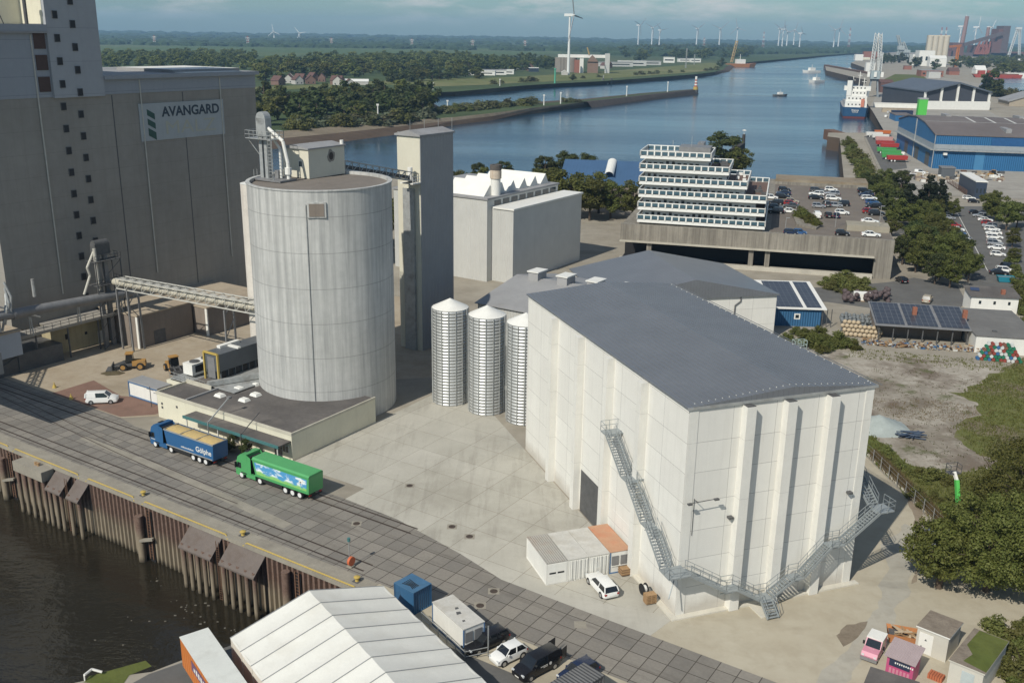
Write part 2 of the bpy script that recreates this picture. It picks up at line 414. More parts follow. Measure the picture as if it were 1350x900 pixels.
for i in range(n-1):
    mb.add([vs[i],vs[i+1],vs[n+i+1],vs[n+i]], [(0,1,2,3)[::-1]], 0 if i < 9 else 1)
    mb.add([vs[n+i],vs[n+i+1],vs[2*n+i+1],vs[2*n+i]], [(0,1,2,3)[::-1]], 1)
struct('mud_bank', mb, [M_bank, M_mud])
struct('dike_meadow', MB().sheet([g(a,b,-2.9) for a,b in [(330,121),(420,116),(500,111),(556,115),(640,112),(690,109),(740,107),(790,104.5),(840,101),(880,98),(915,95.5),(938,93),(950,88),(955,84),(935,83),(900,86),(860,89.5),(820,92.5),(760,97),(700,100.5),(640,103),(560,104),(480,108),(400,112.5),(330,115)]], -2.9), M_dike)
struct('field', MB().sheet([g(a,b,-2.85) for a,b in [(120,59),(250,60.5),(420,64),(430,70),(380,75),(250,73),(120,66)]], -2.85), M_field)
struct('far_field', MB().sheet([g(a,b,-2.8) for a,b in [(420,63.5),(620,64),(740,66),(740,71),(560,76),(440,75)]], -2.8), M_field)
# the dock beyond the blue hall
struct('dock_water', MB().sheet([g(a,b,.05) for a,b in [(1285,123),(1295,106),(1318,102.5),(1400,102),(1500,104),(1500,125)]], .05), M_water)
# near surfaces, each a few millimetres above the one below
def ragged(poly, step=1.6, amp=.9, seed=1.):
    out = []
    for i in range(len(poly)):
        a, b_ = poly[i], poly[(i+1)%len(poly)]; n = max(1, int(math.dist(a,b_)/step)); nx, ny = (b_[1]-a[1])/max(.01,math.dist(a,b_)), -(b_[0]-a[0])/max(.01,math.dist(a,b_))
        for k in range(n):
            f = k/n; x, y = a[0]+(b_[0]-a[0])*f, a[1]+(b_[1]-a[1])*f; d = amp*(noise.noise(Vector((x*.22,y*.22,seed)))*1.6+noise.noise(Vector((x*.9,y*.9,seed)))*.6); out.append((x+nx*d, y+ny*d))
    return out
def m_weedy():
    m = bpy.data.materials.new('weedy_earth'); t = NT(m); co = t.coords(); f = t.noise(co, .085, 8, .68); f2 = t.noise(co, .7, 6, .7); f3 = t.noise(co, 3., 4, .7)
    c = t.mixc(t.ramp(f, .40, .54), t.mixc(t.ramp(f2, .4, .6), (.150,.115,.085), (.21,.17,.13)), t.mixc(t.ramp(f2, .35, .65), (.10,.115,.032), (.15,.155,.055)))
    c = t.mixc(t.ramp(f3, .66, .74, 0, .7), c, (.36,.33,.28)); t.finish(c, .95, 0, f3, .5, .1, .15); return m
M_weedy = m_weedy()
def qs(poly): return [Q.p(*p) for p in poly]
def sheetQ(name, poly, z, m, F=Q):
    o = MB().sheet(poly, z).build(name, m, loc=(F.o.x,F.o.y,0), rz=F.a); o['kind'] = 'structure'; return o
sheetQ('quay_paving', [(-420,1.6),(60,1.6),(60,9.1),(22,9.5),(12.8,9.7),(6,11.6),(-5,13.9),(-14,14.4),(-55.8,14.4),(-60,15.2),(-420,15.2)], .008, M_paving)
sheetQ('quay_edge', [(-420,.02),(2.4,.02),(2.4,1.597),(-420,1.597)], .012, M_qcap)
sheetQ('service_strip', [(2.6,-3.2),(60,-3.2),(60,1.597),(2.6,1.597)], .012, M_sand)
sheetQ('tent_yard', [(2.6,-3.21),(60,-3.21),(60,-60),(-7,-60),(-4.6,-22),(-2,-15.2),(1.5,-4)], .008, M_asph)
struct('yard', MB().sheet([Q.p(-5,13.905),Q.p(6,11.605),Q.p(12.8,9.705),Q.p(16.5,9.63),W.p(-.2,0.1),W.p(-.2,60),Q.p(-12,72),Q.p(-28,60),Q.p(-27.4,18),Q.p(-14,18),Q.p(-14,14.405)], .006), M_yard)
struct('forecourt', MB().sheet([Q.p(16.505,9.63),Q.p(22,9.505),Q.p(30.6,9.32),W.p(0.05,-.1)], .006), M_light)
struct('earth_yard', MB().sheet([W.p(.06,-.12),Q.p(30.62,9.31),Q.p(60,9.105),(58,62),(66,84),(62,98),(54,101),(51.5,104.2),(50.8,115.9),(50.1,127),(44,150),W.p(21.2,20),W.p(21.2,-.1)], .006), M_sand)
sheetQ('malt_yard', [(-100,15.21),(-60,15.21),(-55.9,19),(-55.9,34),(-30,60),(-60,95),(-100,95)], .01, M_dirt)
sheetQ('red_paving', [(-78,15.4),(-60.4,15.4),(-57,19),(-57,23),(-62,23.8),(-68,21),(-78,23)], .016, M_brick)
struct('vacant_lot', MB().sheet(ragged([(53.5,136),(56.5,150),(50,172),(56,176.5),(72,173),(84,168.5),(92,160),(88,150),(80,140),(73,128),(60,121),(55.2,124)], 1.2, 1.0, 4.), .01), M_lot)
struct('weedy_ground', MB().sheet(ragged([g(*p) for p in [(1262,520),(1300,500),(1350,472),(1420,470),(1420,640),(1345,610),(1290,600),(1255,560),(1300,548),(1290,530)]], 1.2, 1.6), .02), M_weedy)
struct('grass_verge', MB().sheet(ragged([(50.3,127.2),(51,116),(51.9,104.5),(56,99),(75,112),(92,130),(110,165),(104,168),(92,160),(88,150),(80,140),(73,128),(60,121),(55.2,124),(53.5,136),(56.5,150),(50,172),(45,160)], 1.2, .8, 9.), .014), M_grass)
struct('dirt_track', MB().sheet(ragged([g(*p) for p in [(1168,720),(1192,690),(1214,700),(1205,760),(1186,812),(1150,868),(1110,900),(1075,900),(1122,850),(1155,800),(1168,760)]], 1., .7, 5.), .012), m_dirt('grey_track', (.36,.34,.29), (.41,.385,.325), (.30,.275,.225), .2))
struct('mud_patch', MB().sheet(ragged([g(*p) for p in [(1104,838),(1118,824),(1142,818),(1136,832),(1124,848),(1112,852)]], .6, .5, 2.), .018), m_dirt('damp_mud', (.19,.155,.115), (.25,.21,.16), (.14,.115,.085), .5))
struct('dry_mud_edge', MB().sheet(ragged([g(*p) for p in [(1196,640),(1216,664),(1226,700),(1216,740),(1204,770),(1212,720),(1205,680)]], .8, .6, 3.), .016), m_dirt('damp_mud2', (.24,.195,.145), (.30,.25,.19), (.18,.145,.11), .4))
# roads
struct('road', MB().sheet([g(*p) for p in [(930,392),(985,382),(1100,378),(1172,372),(1205,366),(1262,376),(1275,400),(1240,420),(1190,412),(1090,398),(1010,398)]], .02), M_asph)
struct('parking_lane', MB().sheet([g(*p) for p in [(1236,272),(1306,272),(1340,320),(1350,390),(1275,385),(1282,360)]], .028), M_asph)
struct('far_road', MB().sheet([g(*p) for p in [(1338,300),(1350,276),(1420,270),(1420,420),(1345,400),(1335,350)]], .024), M_asph)
struct('ramp_road', MB().sheet([g(*p) for p in [(1176,306),(1178,290),(1195,284),(1222,306),(1230,316)]], .024), M_asph)
l0, l1 = g(1262,281), g(1302,357)
struct('lane_marking', MB().sheet([(l0[0]-.1,l0[1]),(l0[0]+.12,l0[1]),(l1[0]+.12,l1[1]),(l1[0]-.1,l1[1])], .036), M_white_line)
# the right-hand port
struct('port_yard', MB().sheet([g(*p) for p in [(1141,175.5),(1165,172),(1147,141),(1160,118),(1200,112),(1290,140),(1420,205),(1420,262),(1330,262),(1250,258),(1200,262),(1168,228)]], .02), M_port)
struct('port_lane', MB().sheet([g(*p) for p in [(1139,180),(1172,176),(1190,195),(1196,222),(1163,226)]], .03), M_asph)
struct('rail_yard', MB().sheet([g(*p) for p in [(1172,103),(1215,98),(1300,112),(1286,124),(1215,118),(1165,115)]], .03), M_port)
k0, k1 = g(1140.5,182), g(1161,226)
struct('kerb_line', MB().bar((*k0,.15),(*k1,.15),1.2,.3), M_qcap)
# rails set in the paving
for v, a, b in ((4.6,-420,-2.2),(6.05,-420,-2.2),(12.1,-420,-2.),(13.5,-420,-2.)):
    pass
mb = MB()
for v, e in ((2.5,-.5),(3.95,-.5),(12.0,-1.6),(13.3,-1.6)):
    for dv in (0,.16): mb.box(-420, e, v+dv, v+dv+.07, .0, .022)
    mb.box(-420, e, v+.075, v+.155, .0, .014, 1)
o = mb.build('track_rails', [M_rail, mat('rail_groove',(.05,.042,.035),.9)], loc=(Q.o.x,Q.o.y,0), rz=Q.a); o['kind'] = 'structure'
mb = MB(); prev = None
for k in range(40):
    s = k/39; u = -120+s*96; v = 12.0-(3*s*s-2*s*s*s)*6.2
    for off in (0,1.43):
        if prev: mb.bar((prev[0],prev[1]+off,.012),(u,v+off,.012),.13,.022)
    prev = (u,v)
o = mb.build('crossing_rails', M_rail, loc=(Q.o.x,Q.o.y,0), rz=Q.a); o['kind'] = 'structure'
sheetQ('concrete_strip', [(-58,6.9),(-40,6.3),(-14.7,4.5),(-14.7,5.9),(-40,7.7),(-58,7.9)], .014, M_qcap)
def marks(name, parent, M, w, h, n, mt):
    """a line of writing too small in the photograph to read: letter-sized strokes"""
    m = MB(); q_ = random.Random(n); st = w/n
    for k in range(n):
        x0 = -w/2+k*st; hh = h*q_.choice((.7,.7,1.)); m.add([(x0,-h/2,.0),(x0+st*.62,-h/2,.0),(x0+st*.62,-h/2+hh,.0),(x0,-h/2+hh,.0)],[(0,1,2,3)])
    o = m.build(name, mt, parent); o.matrix_local = M; return o
# ------------------------------------------------------------------ things set out in a frame
def fthing(name, label, cat, F, x, y, z=0., group=None, rz=0.):
    p = F.p(x, y); return thing(name, label, cat, (p[0],p[1],z), F.a+rz, group)
def L(x, y, z=0.):
    m = MB(); m.M = Matrix.Translation((-x,-y,-z)); return m
def planeF(F, axis, val, x, y):
    d = ray(x, y)
    if axis == 'x': t = (val+F.o.x*F.c+F.o.y*F.s)/(d[0]*F.c+d[1]*F.s)
    else: t = (val-F.o.x*F.s+F.o.y*F.c)/(-d[0]*F.s+d[1]*F.c)
    q = F.inv((d[0]*t, d[1]*t)); return (q[1] if axis == 'x' else q[0], CAM_H+d[2]*t)

M_conc_old = mat('old_concrete', (.305,.285,.25), .9, .12, .06, streak=.32, dirt=(.205,.185,.16), bump=.1, joint=[('Z',3.9,.03)], sw=(.45,.75))
M_clad_grey = mat('grey_cladding', (.30,.32,.345), .7, .05, .15, streak=.12, joint=[('Z',3.0,.06)])
M_clad_tower = mat('tower_cladding', (.35,.365,.38), .75, .05, .15, streak=.12, joint=[('Z',5.6,.05)])
M_cream = mat('cream_render', (.66,.63,.50), .8, .06, .3, streak=.2, dirt=(.42,.38,.28))
M_creamcl = mat('cream_cladding', (.68,.65,.53), .55, .04, .3, corr=('X',.3))
M_greycl = mat('grey_ribbed_metal', (.34,.34,.34), .5, .05, .3, corr=('Y',.45))
M_white = mat('white_panel', (.74,.73,.68), .55, .05, .4, streak=.12)
M_tarroof = mat('roofing_felt', (.115,.105,.098), .9, .2, .25, dirt=(.19,.17,.15), bump=.2)
M_roofgrey = mat('grey_roof_sheet', (.30,.30,.30), .6, .1, .2, dirt=(.22,.21,.2))
M_steel = mat('galvanised_steel', (.42,.43,.42), .5, .15, 1.2, metal=.35, dirt=(.25,.24,.22))
M_dsteel = mat('dark_steel', (.10,.10,.10), .6, .2, 1.)
M_brown = plain('brown_louvre', (.085,.05,.04), .7)
M_glass = glass('window_glass')
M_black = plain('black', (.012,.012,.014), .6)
M_rust = mat('rusty_steel', (.17,.095,.06), .85, .25, .8, dirt=(.09,.06,.045), bump=.2)
M_yellow = plain('yellow_paint', (.47,.34,.085), .6)
M_teal = plain('teal_fascia', (.06,.17,.17), .6)
M_pipe = mat('grey_pipe', (.235,.235,.235), .5, .15, .8, metal=.2)

# ---- malt silo building with the sign, far left
FU = -98.
b = fthing('malt_silo_building', 'huge grey concrete grain silo building with a stair tower at the far left', 'silo building', Q, FU, 48)
m = L(FU,48)
m.box(-132,FU,44.4,80.7,0,44.55)
m.box(-132,FU,21.6,44.4,0,44.5)
m.build('concrete_body', M_conc_old, b)
m = L(FU,48); m.box(-132,FU+.12,44.5,80.75,44.56,47.2); m.build('upper_band', M_clad_grey, b)
m = L(FU,48); m.box(-132.6,FU+.9,44.5,81.3,47.2,47.9,0,1); m.box(-118,-100.5,62,79,47.9,48.5,1,2); m.box(-101,FU+.2,62.5,77,47.91,48.0,2)  # white roof pieces paint in the sunlit patch of this roof
m.build('flat_roof', [M_clad_grey, M_roofgrey, M_white], b)
m = L(FU,48); m.box(-132,FU+.1,21.5,34.55,44.5,55.4); o = m.build('upper_storeys', M_clad_grey, b)
m = L(FU,48); m.box(-132,FU+.7,21.2,34.54,55.4,56.5,0,1); m.box(-132,FU+.75,21.2,34.53,55.1,55.38,1); m.build('eaves_roof', [M_clad_grey, M_roofgrey], b)
m = L(FU,48); m.box(-110,FU+.5,34.56,44.48,44.35,78,0); m.box(-110.2,-104,34.5,34.555,56.6,78,1); m.box(-110.3,-98.2,34.49,34.54,56.6,78,1); m.build('stair_tower', [M_clad_tower, M_cream], b)  # cream facing paints the sunlit look of the tower's left face
m = L(FU,48); m.box(-128,-104.5,26,34.5,56.5,68,0); m.build('roof_house', [M_cream], b)
wm = MB().box(-.04,.12,-.5,.5,-.65,.65,0).box(.1,.14,-.42,.42,-.57,.57,1)
wme = wm.mesh('window', [M_dsteel, M_black])
def put(name, me, parent, loc, rz=0.):
    o = bpy.data.objects.new(name, me); C.objects.link(o); o.parent = parent; o.location = loc; o.rotation_euler.z = rz; return o
for k in range(-9, 9):
    for v, z in ((36.3, 42.85+3.82*k), (39.5, 41.35+3.82*k)):
        off = .52 if z > 45 else .02
        if z > 6: put('window', wme, b, (off, v-48, z))
lv = MB().box(0,.1,-1.05,1.05,-1.25,1.25)
for j in range(8): lv.box(.1,.16,-1.0,1.0,-1.15+j*.3,-1.05+j*.3)
lme = lv.mesh('louvre', [M_brown])
for z in (53.8,50.3,46.7): put('louvre', lme, b, (.11, 33.2-48, z))
for v, z1 in ((31.7,44.4),(46.1,44.4),(52.2,47),(61.9,44.4),(71.2,47.)):
    m = L(FU,48)
    if v in (31.7,52.2,71.2): m.cyl((FU+.16,v,10),(FU+.16,v,z1 if v!=31.7 else 54.8),.13,n=8)
    else: m.box(FU,FU+.03,v-.1,v+.1,6,z1,1)
    m.build('downpipe' if v in (31.7,52.2,71.2) else 'joint', [mat('pale_pipe',(.50,.48,.42),.6), M_dsteel], b)
# roof bits above the left block
m = L(FU,48); m.bar((-99,24.8,56.5),(-99,26,62),.12).bar((-99,28,56.5),(-99,26,62),.12).bar((-99,26,62),(-101,26,56.5),.1); m.build('mast', M_dsteel, b)
m = L(FU,48); m.cyl((-98.6,31.8,56.5),(-98.6,31.8,60.6),.3,n=10).cyl((-98.6,31.8,60.6),(-98.6,31.8,60.9),.45,n=10); m.build('vent_stack', M_dsteel, b)

# ---- the sign on the wall
sg = fthing('wall_sign', 'AVANGARD sign panel with green bar emblem high on the grey silo wall', 'sign', Q, FU+.1, 61.6, 39.)
M_signbg = mat('sign_panel', (.37,.395,.40), .6, .06, .4, streak=.25, dirt=(.28,.30,.30))
MB().box(-.08,.06,-10.1,10.1,-3.4,3.55).build('panel', M_signbg, sg)
M_sgreen = plain('sign_green', (.018,.07,.055)); M_sink = plain('sign_ink', (.022,.04,.06)); M_sfade = plain('sign_faded', (.40,.395,.32))
for k in range(3):
    z = 1.75-k*1.75; h = 1.15 if k < 2 else 1.45
    m = MB(); y0, y1 = -8.4, -6.7
    m.add([(.085,y0,z+.8),(.085,y0,z+.8-h),(.085,y1,z-.15-h),(.085,y1,z-.15)], [(0,1,2,3)]); m.build('emblem_bar', M_sgreen, sg)
text('lettering', 'AVANGARD', 2.55, M_sink, sg, face_m(.07,2.0,1.75,1,0), .015, 1.0, .03)
text('faded_lettering', 'MALZ', 3.6, M_sfade, sg, face_m(.07,1.6,-1.3,1,0), .01, 1.35, 0.)

# ---- sheds and plant along the foot of the wall
def shed(name, label, cat, F, x0, x1, y0, y1, h, wm_, rm_, over=.15, group=None):
    t_ = fthing(name, label, cat, F, x1, y0, group=group)
    m = L(x1,y0); m.box(x0,x1,y0,y1,0,h-.25); m.build('walls', wm_, t_)
    m = L(x1,y0); m.box(x0-over,x1+over,y0-over,y1+over,h-.25,h); m.build('roof', rm_, t_)
    return t_
M_brownwall = mat('brown_render', (.22,.185,.155), .9, .1, .3, streak=.3)
M_sandroof = mat('sandy_roof', (.40,.335,.25), .9, .12, .3, dirt=(.28,.22,.16))
t1 = shed('storage_shed', 'long brown shed with a sandy flat roof under the sloping conveyor', 'shed', Q, -97.8, -86.2, 38.2, 50.4, 6.3, M_brownwall, M_sandroof)
m = L(-86.2,38.2); m.box(-86.2,-86.12,41.5,44,0,2.6); m.build('door', M_dsteel, t1)
m = L(-86.2,38.2); m.box(-86.6,-86.05,38.1,38.35,0,6); m.build('corner_post', M_white, t1)
t1 = shed('storage_shed', 'second brown shed behind the conveyor with pale corner post', 'shed', Q, -97.8, -82.5, 50.9, 66, 5.6, M_brownwall, M_sandroof)
m = L(-82.5,50.9); m.box(-82.9,-82.35,50.75,51.,0,5.4); m.build('corner_post', M_white, t1)
M_yelwall = mat('yellowish_render', (.40,.345,.215), .9, .12, .25, streak=.5, dirt=(.2,.165,.11))
t1 = shed('loading_building', 'yellowish lean-to with small doors at the foot of the silo wall', 'building', Q, -97.9, -95, 26.6, 37.6, 5.7, M_yelwall, M_conc_old)
for v, w, h in ((29.3,.8,1.0),(33.2,.5,.5),(35.8,1.1,2.4)):
    m = L(-95,26.6); m.box(-95,-94.93,v,v+w,0 if h>2 else 2.4,h if h>2 else 2.4+h); m.build('door' if h>2 else 'window', M_white if h>2 else M_black, t1)
t1 = fthing('loading_gallery', 'dark raised loading gallery with railing in front of the yellowish lean-to', 'gallery', Q, -93, 20)
m = L(-93,20); m.box(-94.6,-91.6,14,39.5,5.6,6.1); m.build('deck', M_conc_old, t1)
m = L(-93,20); m.box(-97.9,-91.4,14,26.4,.0,3.2); m.build('dock', M_dsteel, t1)
m = L(-93,20)
for v in (16,22,28,34): m.bar((-91.8,v,0),(-91.8,v,5.6),.22)
m.rail([(-91.65,14,6.1),(-91.65,39.5,6.1)],1.0,.03,1.6); m.build('posts_and_railing', M_dsteel, t1)
# big horizontal pipe
t1 = fthing('conveyor_pipe', 'thick grey horizontal pipe running along the silo wall', 'pipe', Q, -91, 30)
m = L(-91,30); m.cyl((-91,8,10.9),(-91,41,9.4),.85,n=16).cyl((-91,18,10.4),(-91,18.4,10.4),.95,n=16); m.build('pipe', M_pipe, t1, smooth=True)
m = L(-91,30)
for v in (12,21,30,38.5): m.bar((-91.4,v,6.1),(-91.2,v,9.2),.16).bar((-90.6,v,6.1),(-90.8,v,9.2),.16)
m.cyl((-96,12,14),(-93,24,8.2),.16,n=8).cyl((-96.5,25.5,11),(-96.5,25.5,14.2),.3,n=8); m.build('brackets', M_steel, t1)
# bucket elevator at the wall
t1 = fthing('bucket_elevator', 'tall dark bucket elevator tower beside the silo wall where the conveyor starts', 'elevator', Q, -92, 36)
m = L(-92,36)
for v in (35.2,36.7): m.box(-92.6,-91.9,v,v+.75,0,18.2)
m.build('shafts', M_pipe, t1)
m = L(-92,36); m.box(-92.9,-91.5,34.9,37.9,17.3,19.2); m.cyl((-92.2,35,19.2),(-92.2,37.8,19.2),.72,n=14); m.build('head', M_dsteel, t1)
m = L(-92,36)
for z in (11.8,16.2):
    m.box(-93.4,-90.6,34.,39.3,z,z+.1); m.rail([(-90.6,34,z+.1),(-90.6,39.3,z+.1),(-93.4,39.3,z+.1)],1.05,.03,1.1)
for x_,y_ in ((-90.7,34.1),(-90.7,39.2),(-93.3,39.2)): m.bar((x_,y_,0),(x_,y_,16.2),.16)
for k in range(4): m.bar((-90.7,34.1,k*4),(-90.7,39.2,k*4+4),.08)
m.build('platforms', M_dsteel, t1)
m = L(-92,36); m.tube([(-92.2,35,17.9),(-92.2,33.4,15.3),(-92.2,33.8,13.8),(-92.2,32.2,10.6)],.22,8); m.cyl((-91.4,34.8,11),(-91.6,34.8,18.6),.3,n=10); m.build('chutes', mat('pale_pipe',(.5,.48,.42)), t1)
# sloping conveyor to the round silo
t1 = fthing('conveyor_bridge', 'pale sloping lattice conveyor bridge from the silo wall to the round silo', 'conveyor', Q, -88, 37)
SC = g(433, 497, 3.9); SCq = Q.inv(SC); SR = 10.6; ZT = ht(416, 238, SC)
A_, B_ = Vector((-90.6,37.4,12.2)), Vector((SCq[0]-SR-.2, SCq[1]-1.2, 13.4))
dv = (B_-A_).normalized(); sd = dv.cross(Vector((0,0,1))).normalized(); up = sd.cross(dv)
m = L(-88,37); m.cyl(A_+up*.0, B_+up*.0, .62, n=14); m.build('tube', mat('pale_conveyor', (.47,.44,.36), .6, .12, .5, dirt=(.33,.3,.25)), t1, smooth=True)
m = L(-88,37); N = 16
for s_ in (-1.05,1.05):
    for z_ in (-.8,1.0): m.bar(A_+dv*2+sd*s_+up*z_, B_+sd*s_+up*z_, .17)
    for k in range(N):
        a = (A_+dv*2).lerp(B_, k/N); c_ = (A_+dv*2).lerp(B_, (k+1)/N)
        m.bar(a+sd*s_-up*.8, c_+sd*s_+up*1.0, .08); m.bar(a+sd*s_-up*.8, a+sd*s_+up*1.0, .08)
for k in range(N+1):
    a = (A_+dv*2).lerp(B_, k/N)
    for z_ in (-.8,1.0): m.bar(a-sd*1.05+up*z_, a+sd*1.05+up*z_, .1)
for k in range(N-1):
    a = (A_+dv*2).lerp(B_, (k+.3)/N)+up*1.1; c_ = (A_+dv*2).lerp(B_, (k+.95)/N)+up*1.1
    m.add([a+sd*.1,c_+sd*.1,c_+sd*.9,a+sd*.9],[(0,1,2,3)])
m.build('lattice', mat('pale_lattice', (.52,.51,.46), .5, .1, 1.), t1)
m = L(-88,37)
for u_, zt in ((-88.6,11.4),(-85.6,11.8)):
    for s_ in (-1.2,1.2): m.bar((u_,37.6+s_,0),(u_,37.4+s_*.9,zt),.28)
    m.bar((u_,36.4,zt-3),(u_,38.6,zt-.3),.12); m.bar((u_,38.6,zt-6),(u_,36.4,zt-3.2),.12)
for u_, zt in ((-60,12.4),):
    for s_ in (-1.,1.): m.bar((u_,37.2+s_,0),(u_,37.2+s_,zt-.3),.26)
    for k in range(4): m.bar((u_,36.2,k*3.6),(u_,38.2,k*3.6+3.2),.1)
m.build('legs', M_pipe, t1)
# loader cabin at the left edge and the gantry that reaches over the quay
t1 = fthing('loading_cabin', 'grey box cabin raised on dark legs at the left edge', 'cabin', Q, -91.5, 14.6)
m = L(-91.5,14.6); m.box(-96.5,-90.9,10.5,18.9,3.2,7.3); m.build('box', mat('blue_grey_panel', (.40,.43,.47), .6, .05, .4, streak=.15), t1)
m = L(-91.5,14.6); m.box(-96.7,-90.75,10.3,19.1,7.3,7.6); m.build('roof', M_sandroof, t1)
m = L(-91.5,14.6)
for x_ in (-96,-91.3):
    for y_ in (11,18.3): m.bar((x_,y_,0),(x_,y_,3.2),.35)
m.bar((-91.3,11,.3),(-91.3,18.3,3),.15).bar((-91.3,18.3,.3),(-91.3,11,3),.15); m.build('legs', M_dsteel, t1)
m = L(-91.5,14.6)
for k in range(4): m.tube([(-91+k*.2,16+k*.5,8+k),(-90.4,16.4+k*.5,10.5+k),(-91.2,17.5,13+k)],.2,8)
m.box(-91.9,-90.5,14.5,15.6,8,13.5); m.build('pipes', M_steel, t1)
t1 = fthing('quay_gantry', 'lattice ship loader gantry standing over the quay edge beyond the left frame', 'gantry', Q, -92, -1)
m = L(-92,-1)
def lattice(m, a, b, w, n, r=.12):
    a, b = Vector(a), Vector(b); d = (b-a).normalized(); s_ = d.cross(Vector((0,0,1))).normalized() if abs(d.z) < .9 else Vector((1,0,0)); u_ = s_.cross(d)
    cs = [s_*i*w/2+u_*j*w/2 for i,j in ((-1,-1),(1,-1),(1,1),(-1,1))]
    for c_ in cs: m.bar(a+c_, b+c_, r*1.5)
    for k in range(n):
        p, q = a.lerp(b,k/n), a.lerp(b,(k+1)/n)
        for i in range(4): m.bar(p+cs[i], q+cs[(i+1)%4], r)
lattice(m, (-118,-2,15.5), (-68,-2.5,14.5), 1.8, 22); lattice(m, (-95,0,0), (-95,0,22), 2.2, 11); lattice(m, (-95,0,22),(-79,1,9.5),1.2,10)
m.build('boom', M_dsteel, t1)
m = L(-92,-1); m.box(-118,-67,-2.2,2.4,9.3,12.4); m.box(-96.5,-93.5,2.3,3.3,5,16); m.build('machine_house', M_pipe, t1)  # unseen solid body, enlarged to cast the broad shadow on the quay

# ---- long low cream building beside the trucks
OB = fthing('quayside_office', 'long low cream building with dark flat roof beside the two trucks', 'building', Q, -55.8, 18.8)
ox, oy = -55.8, 18.8
m = L(ox,oy); m.box(-55.8,-27.6,18.8,36,0,3.75); m.build('walls', M_cream, OB)
m = L(ox,oy); m.box(-55.7,-27.7,18.9,35.9,3.76,3.86); m.box(-49.6,-49.3,19.1,25.,3.86,4.15,1)
m.build('roof', [M_tarroof, M_roofgrey], OB)
m = L(ox,oy); m.box(-55.9,-27.5,18.7,18.95,3.75,4.12); m.box(-55.9,-55.65,18.96,24.4,3.75,4.12); m.box(-55.64,-50,24.2,24.4,3.86,4.5); m.box(-27.7,-27.5,18.96,36,3.75,4.1); m.build('parapet', [mat('parapet_cap',(.52,.49,.40),.8)], OB)
m = L(ox,oy); m.box(-47,-27.7,16.5,18.75,2.75,2.95); ca = m.build('canopy', M_tarroof, OB)
m = L(ox,oy); m.box(-47.05,-27.7,16.35,16.5,2.6,3.0); f_ = m.build('fascia', M_teal, ca)
m = L(ox,oy)
for u_ in (-46.6,-40,-34,-28.2): m.bar((u_,16.7,0),(u_,16.7,2.65),.12)
m.build('post', M_white, ca)
for u_, w, z0, z1, kind in ((-42,1.5,1.0,2.0,0),(-39.6,1.4,0,2.2,1),(-36.8,1.8,1.0,2.1,0),(-34.4,1.6,1.0,2.1,0),(-32.2,1.2,1.0,2.1,0),(-31,1.5,0,2.3,1),(-29.4,1.2,1.,2.1,0)):
    m = L(ox,oy); m.box(u_,u_+w,18.72,18.8,z0,z1,1); m.box(u_+.08,u_+w/2-.05,18.69,18.72,z0+.08,z1-.08,0); m.box(u_+w/2+.05,u_+w-.08,18.69,18.72,z0+.08,z1-.08,0)
    m.build('door' if kind else 'window', [M_glass, M_white if not kind else M_pipe], OB)
for u_, z_ in ((-54.9,1.6),(-54.9,2.2),(-51.5,2.4)):
    m = L(ox,oy); m.box(u_,u_+.35,18.74,18.8,z_,z_+.35); m.build('vent', M_dsteel, OB)
for px, py in ((290,520),(315,511),(322,526),(337,519),(337,506)):
    u_, v_ = Q.gx(px, py, 4.1); s_ = .75 if px != 337 or py > 510 else .5
    m = L(ox,oy); m.add([(u_-s_,v_-s_*.8,3.87),(u_+s_,v_-s_*.8,3.87),(u_+s_,v_+s_*.8,3.87),(u_-s_,v_+s_*.8,3.87),(u_-s_*.75,v_-s_*.55,4.25),(u_+s_*.75,v_-s_*.55,4.25),(u_+s_*.75,v_+s_*.55,4.25),(u_-s_*.75,v_+s_*.55,4.25)],
        [(0,1,5,4),(1,2,6,5),(2,3,7,6),(3,0,4,7),(4,5,6,7)]); m.build('skylight', M_white, OB)
t1 = fthing('flood_light', 'slim grey floodlight pole leaning over the canopy of the cream building', 'lamp', Q, -41.5, 17)
m = L(-41.5,17); m.bar((-41.5,16.3,0),(-41.5,16.3,3.4),.12).bar((-41.5,16.3,3.2),(-40.5,19.5,6.2),.14); m.build('arm', M_steel, t1)
m = L(-41.5,17); m.box(-40.8,-40.2,19.3,19.8,6.1,6.35); m.build('lamp_head', M_pipe, t1)
t1 = fthing('flood_light', 'second floodlight pole over the canopy above the round bushes', 'lamp', Q, -34.8, 17)
m = L(-34.8,17); m.bar((-34.8,16.3,0),(-34.8,16.3,3.2),.1).bar((-34.8,16.3,3.),(-34.0,19.2,5.6),.1); m.build('arm', M_dsteel, t1)

# ---- chiller plant on its platform
t1 = fthing('plant_platform', 'steel platform with pale wall behind the cream building carrying the cooling units', 'platform', Q, -58, 25)
m = L(-58,25); m.box(-61,-45.6,24.6,25,0,3.2,0); m.box(-61,-52.5,25.3,37.5,3.2,3.35,1); m.box(-52.5,-45.8,25.,37.5,4.0,4.12,1); m.box(-61,-60.7,25,28,0,3.19,0); m.build('deck', [M_cream, M_steel], t1)
m = L(-58,25); m.rail([(-60.9,25.2,3.35),(-52.6,25.2,3.35)],1.05,.03,1.2); m.bar((-51,24.5,4.6),(-46,35,4.6),.75,.75); m.build('railing', M_steel, t1)
M_dplant = mat('dark_plant_panel', (.105,.115,.125), .5, .08, .8)
t1 = fthing('cooling_unit', 'large dark grey cooling unit with yellow end frame behind the cream building', 'machine', Q, -53.5, 27.5, 3.4)
m = L(-53.5,27.5,3.4); m.box(-55.0,-51.9,27.5,38,5.4,8.2); m.build('casing', M_dplant, t1)
m = L(-53.5,27.5,3.4); m.box(-54.9,-52.4,27.7,37.8,3.5,5.4)
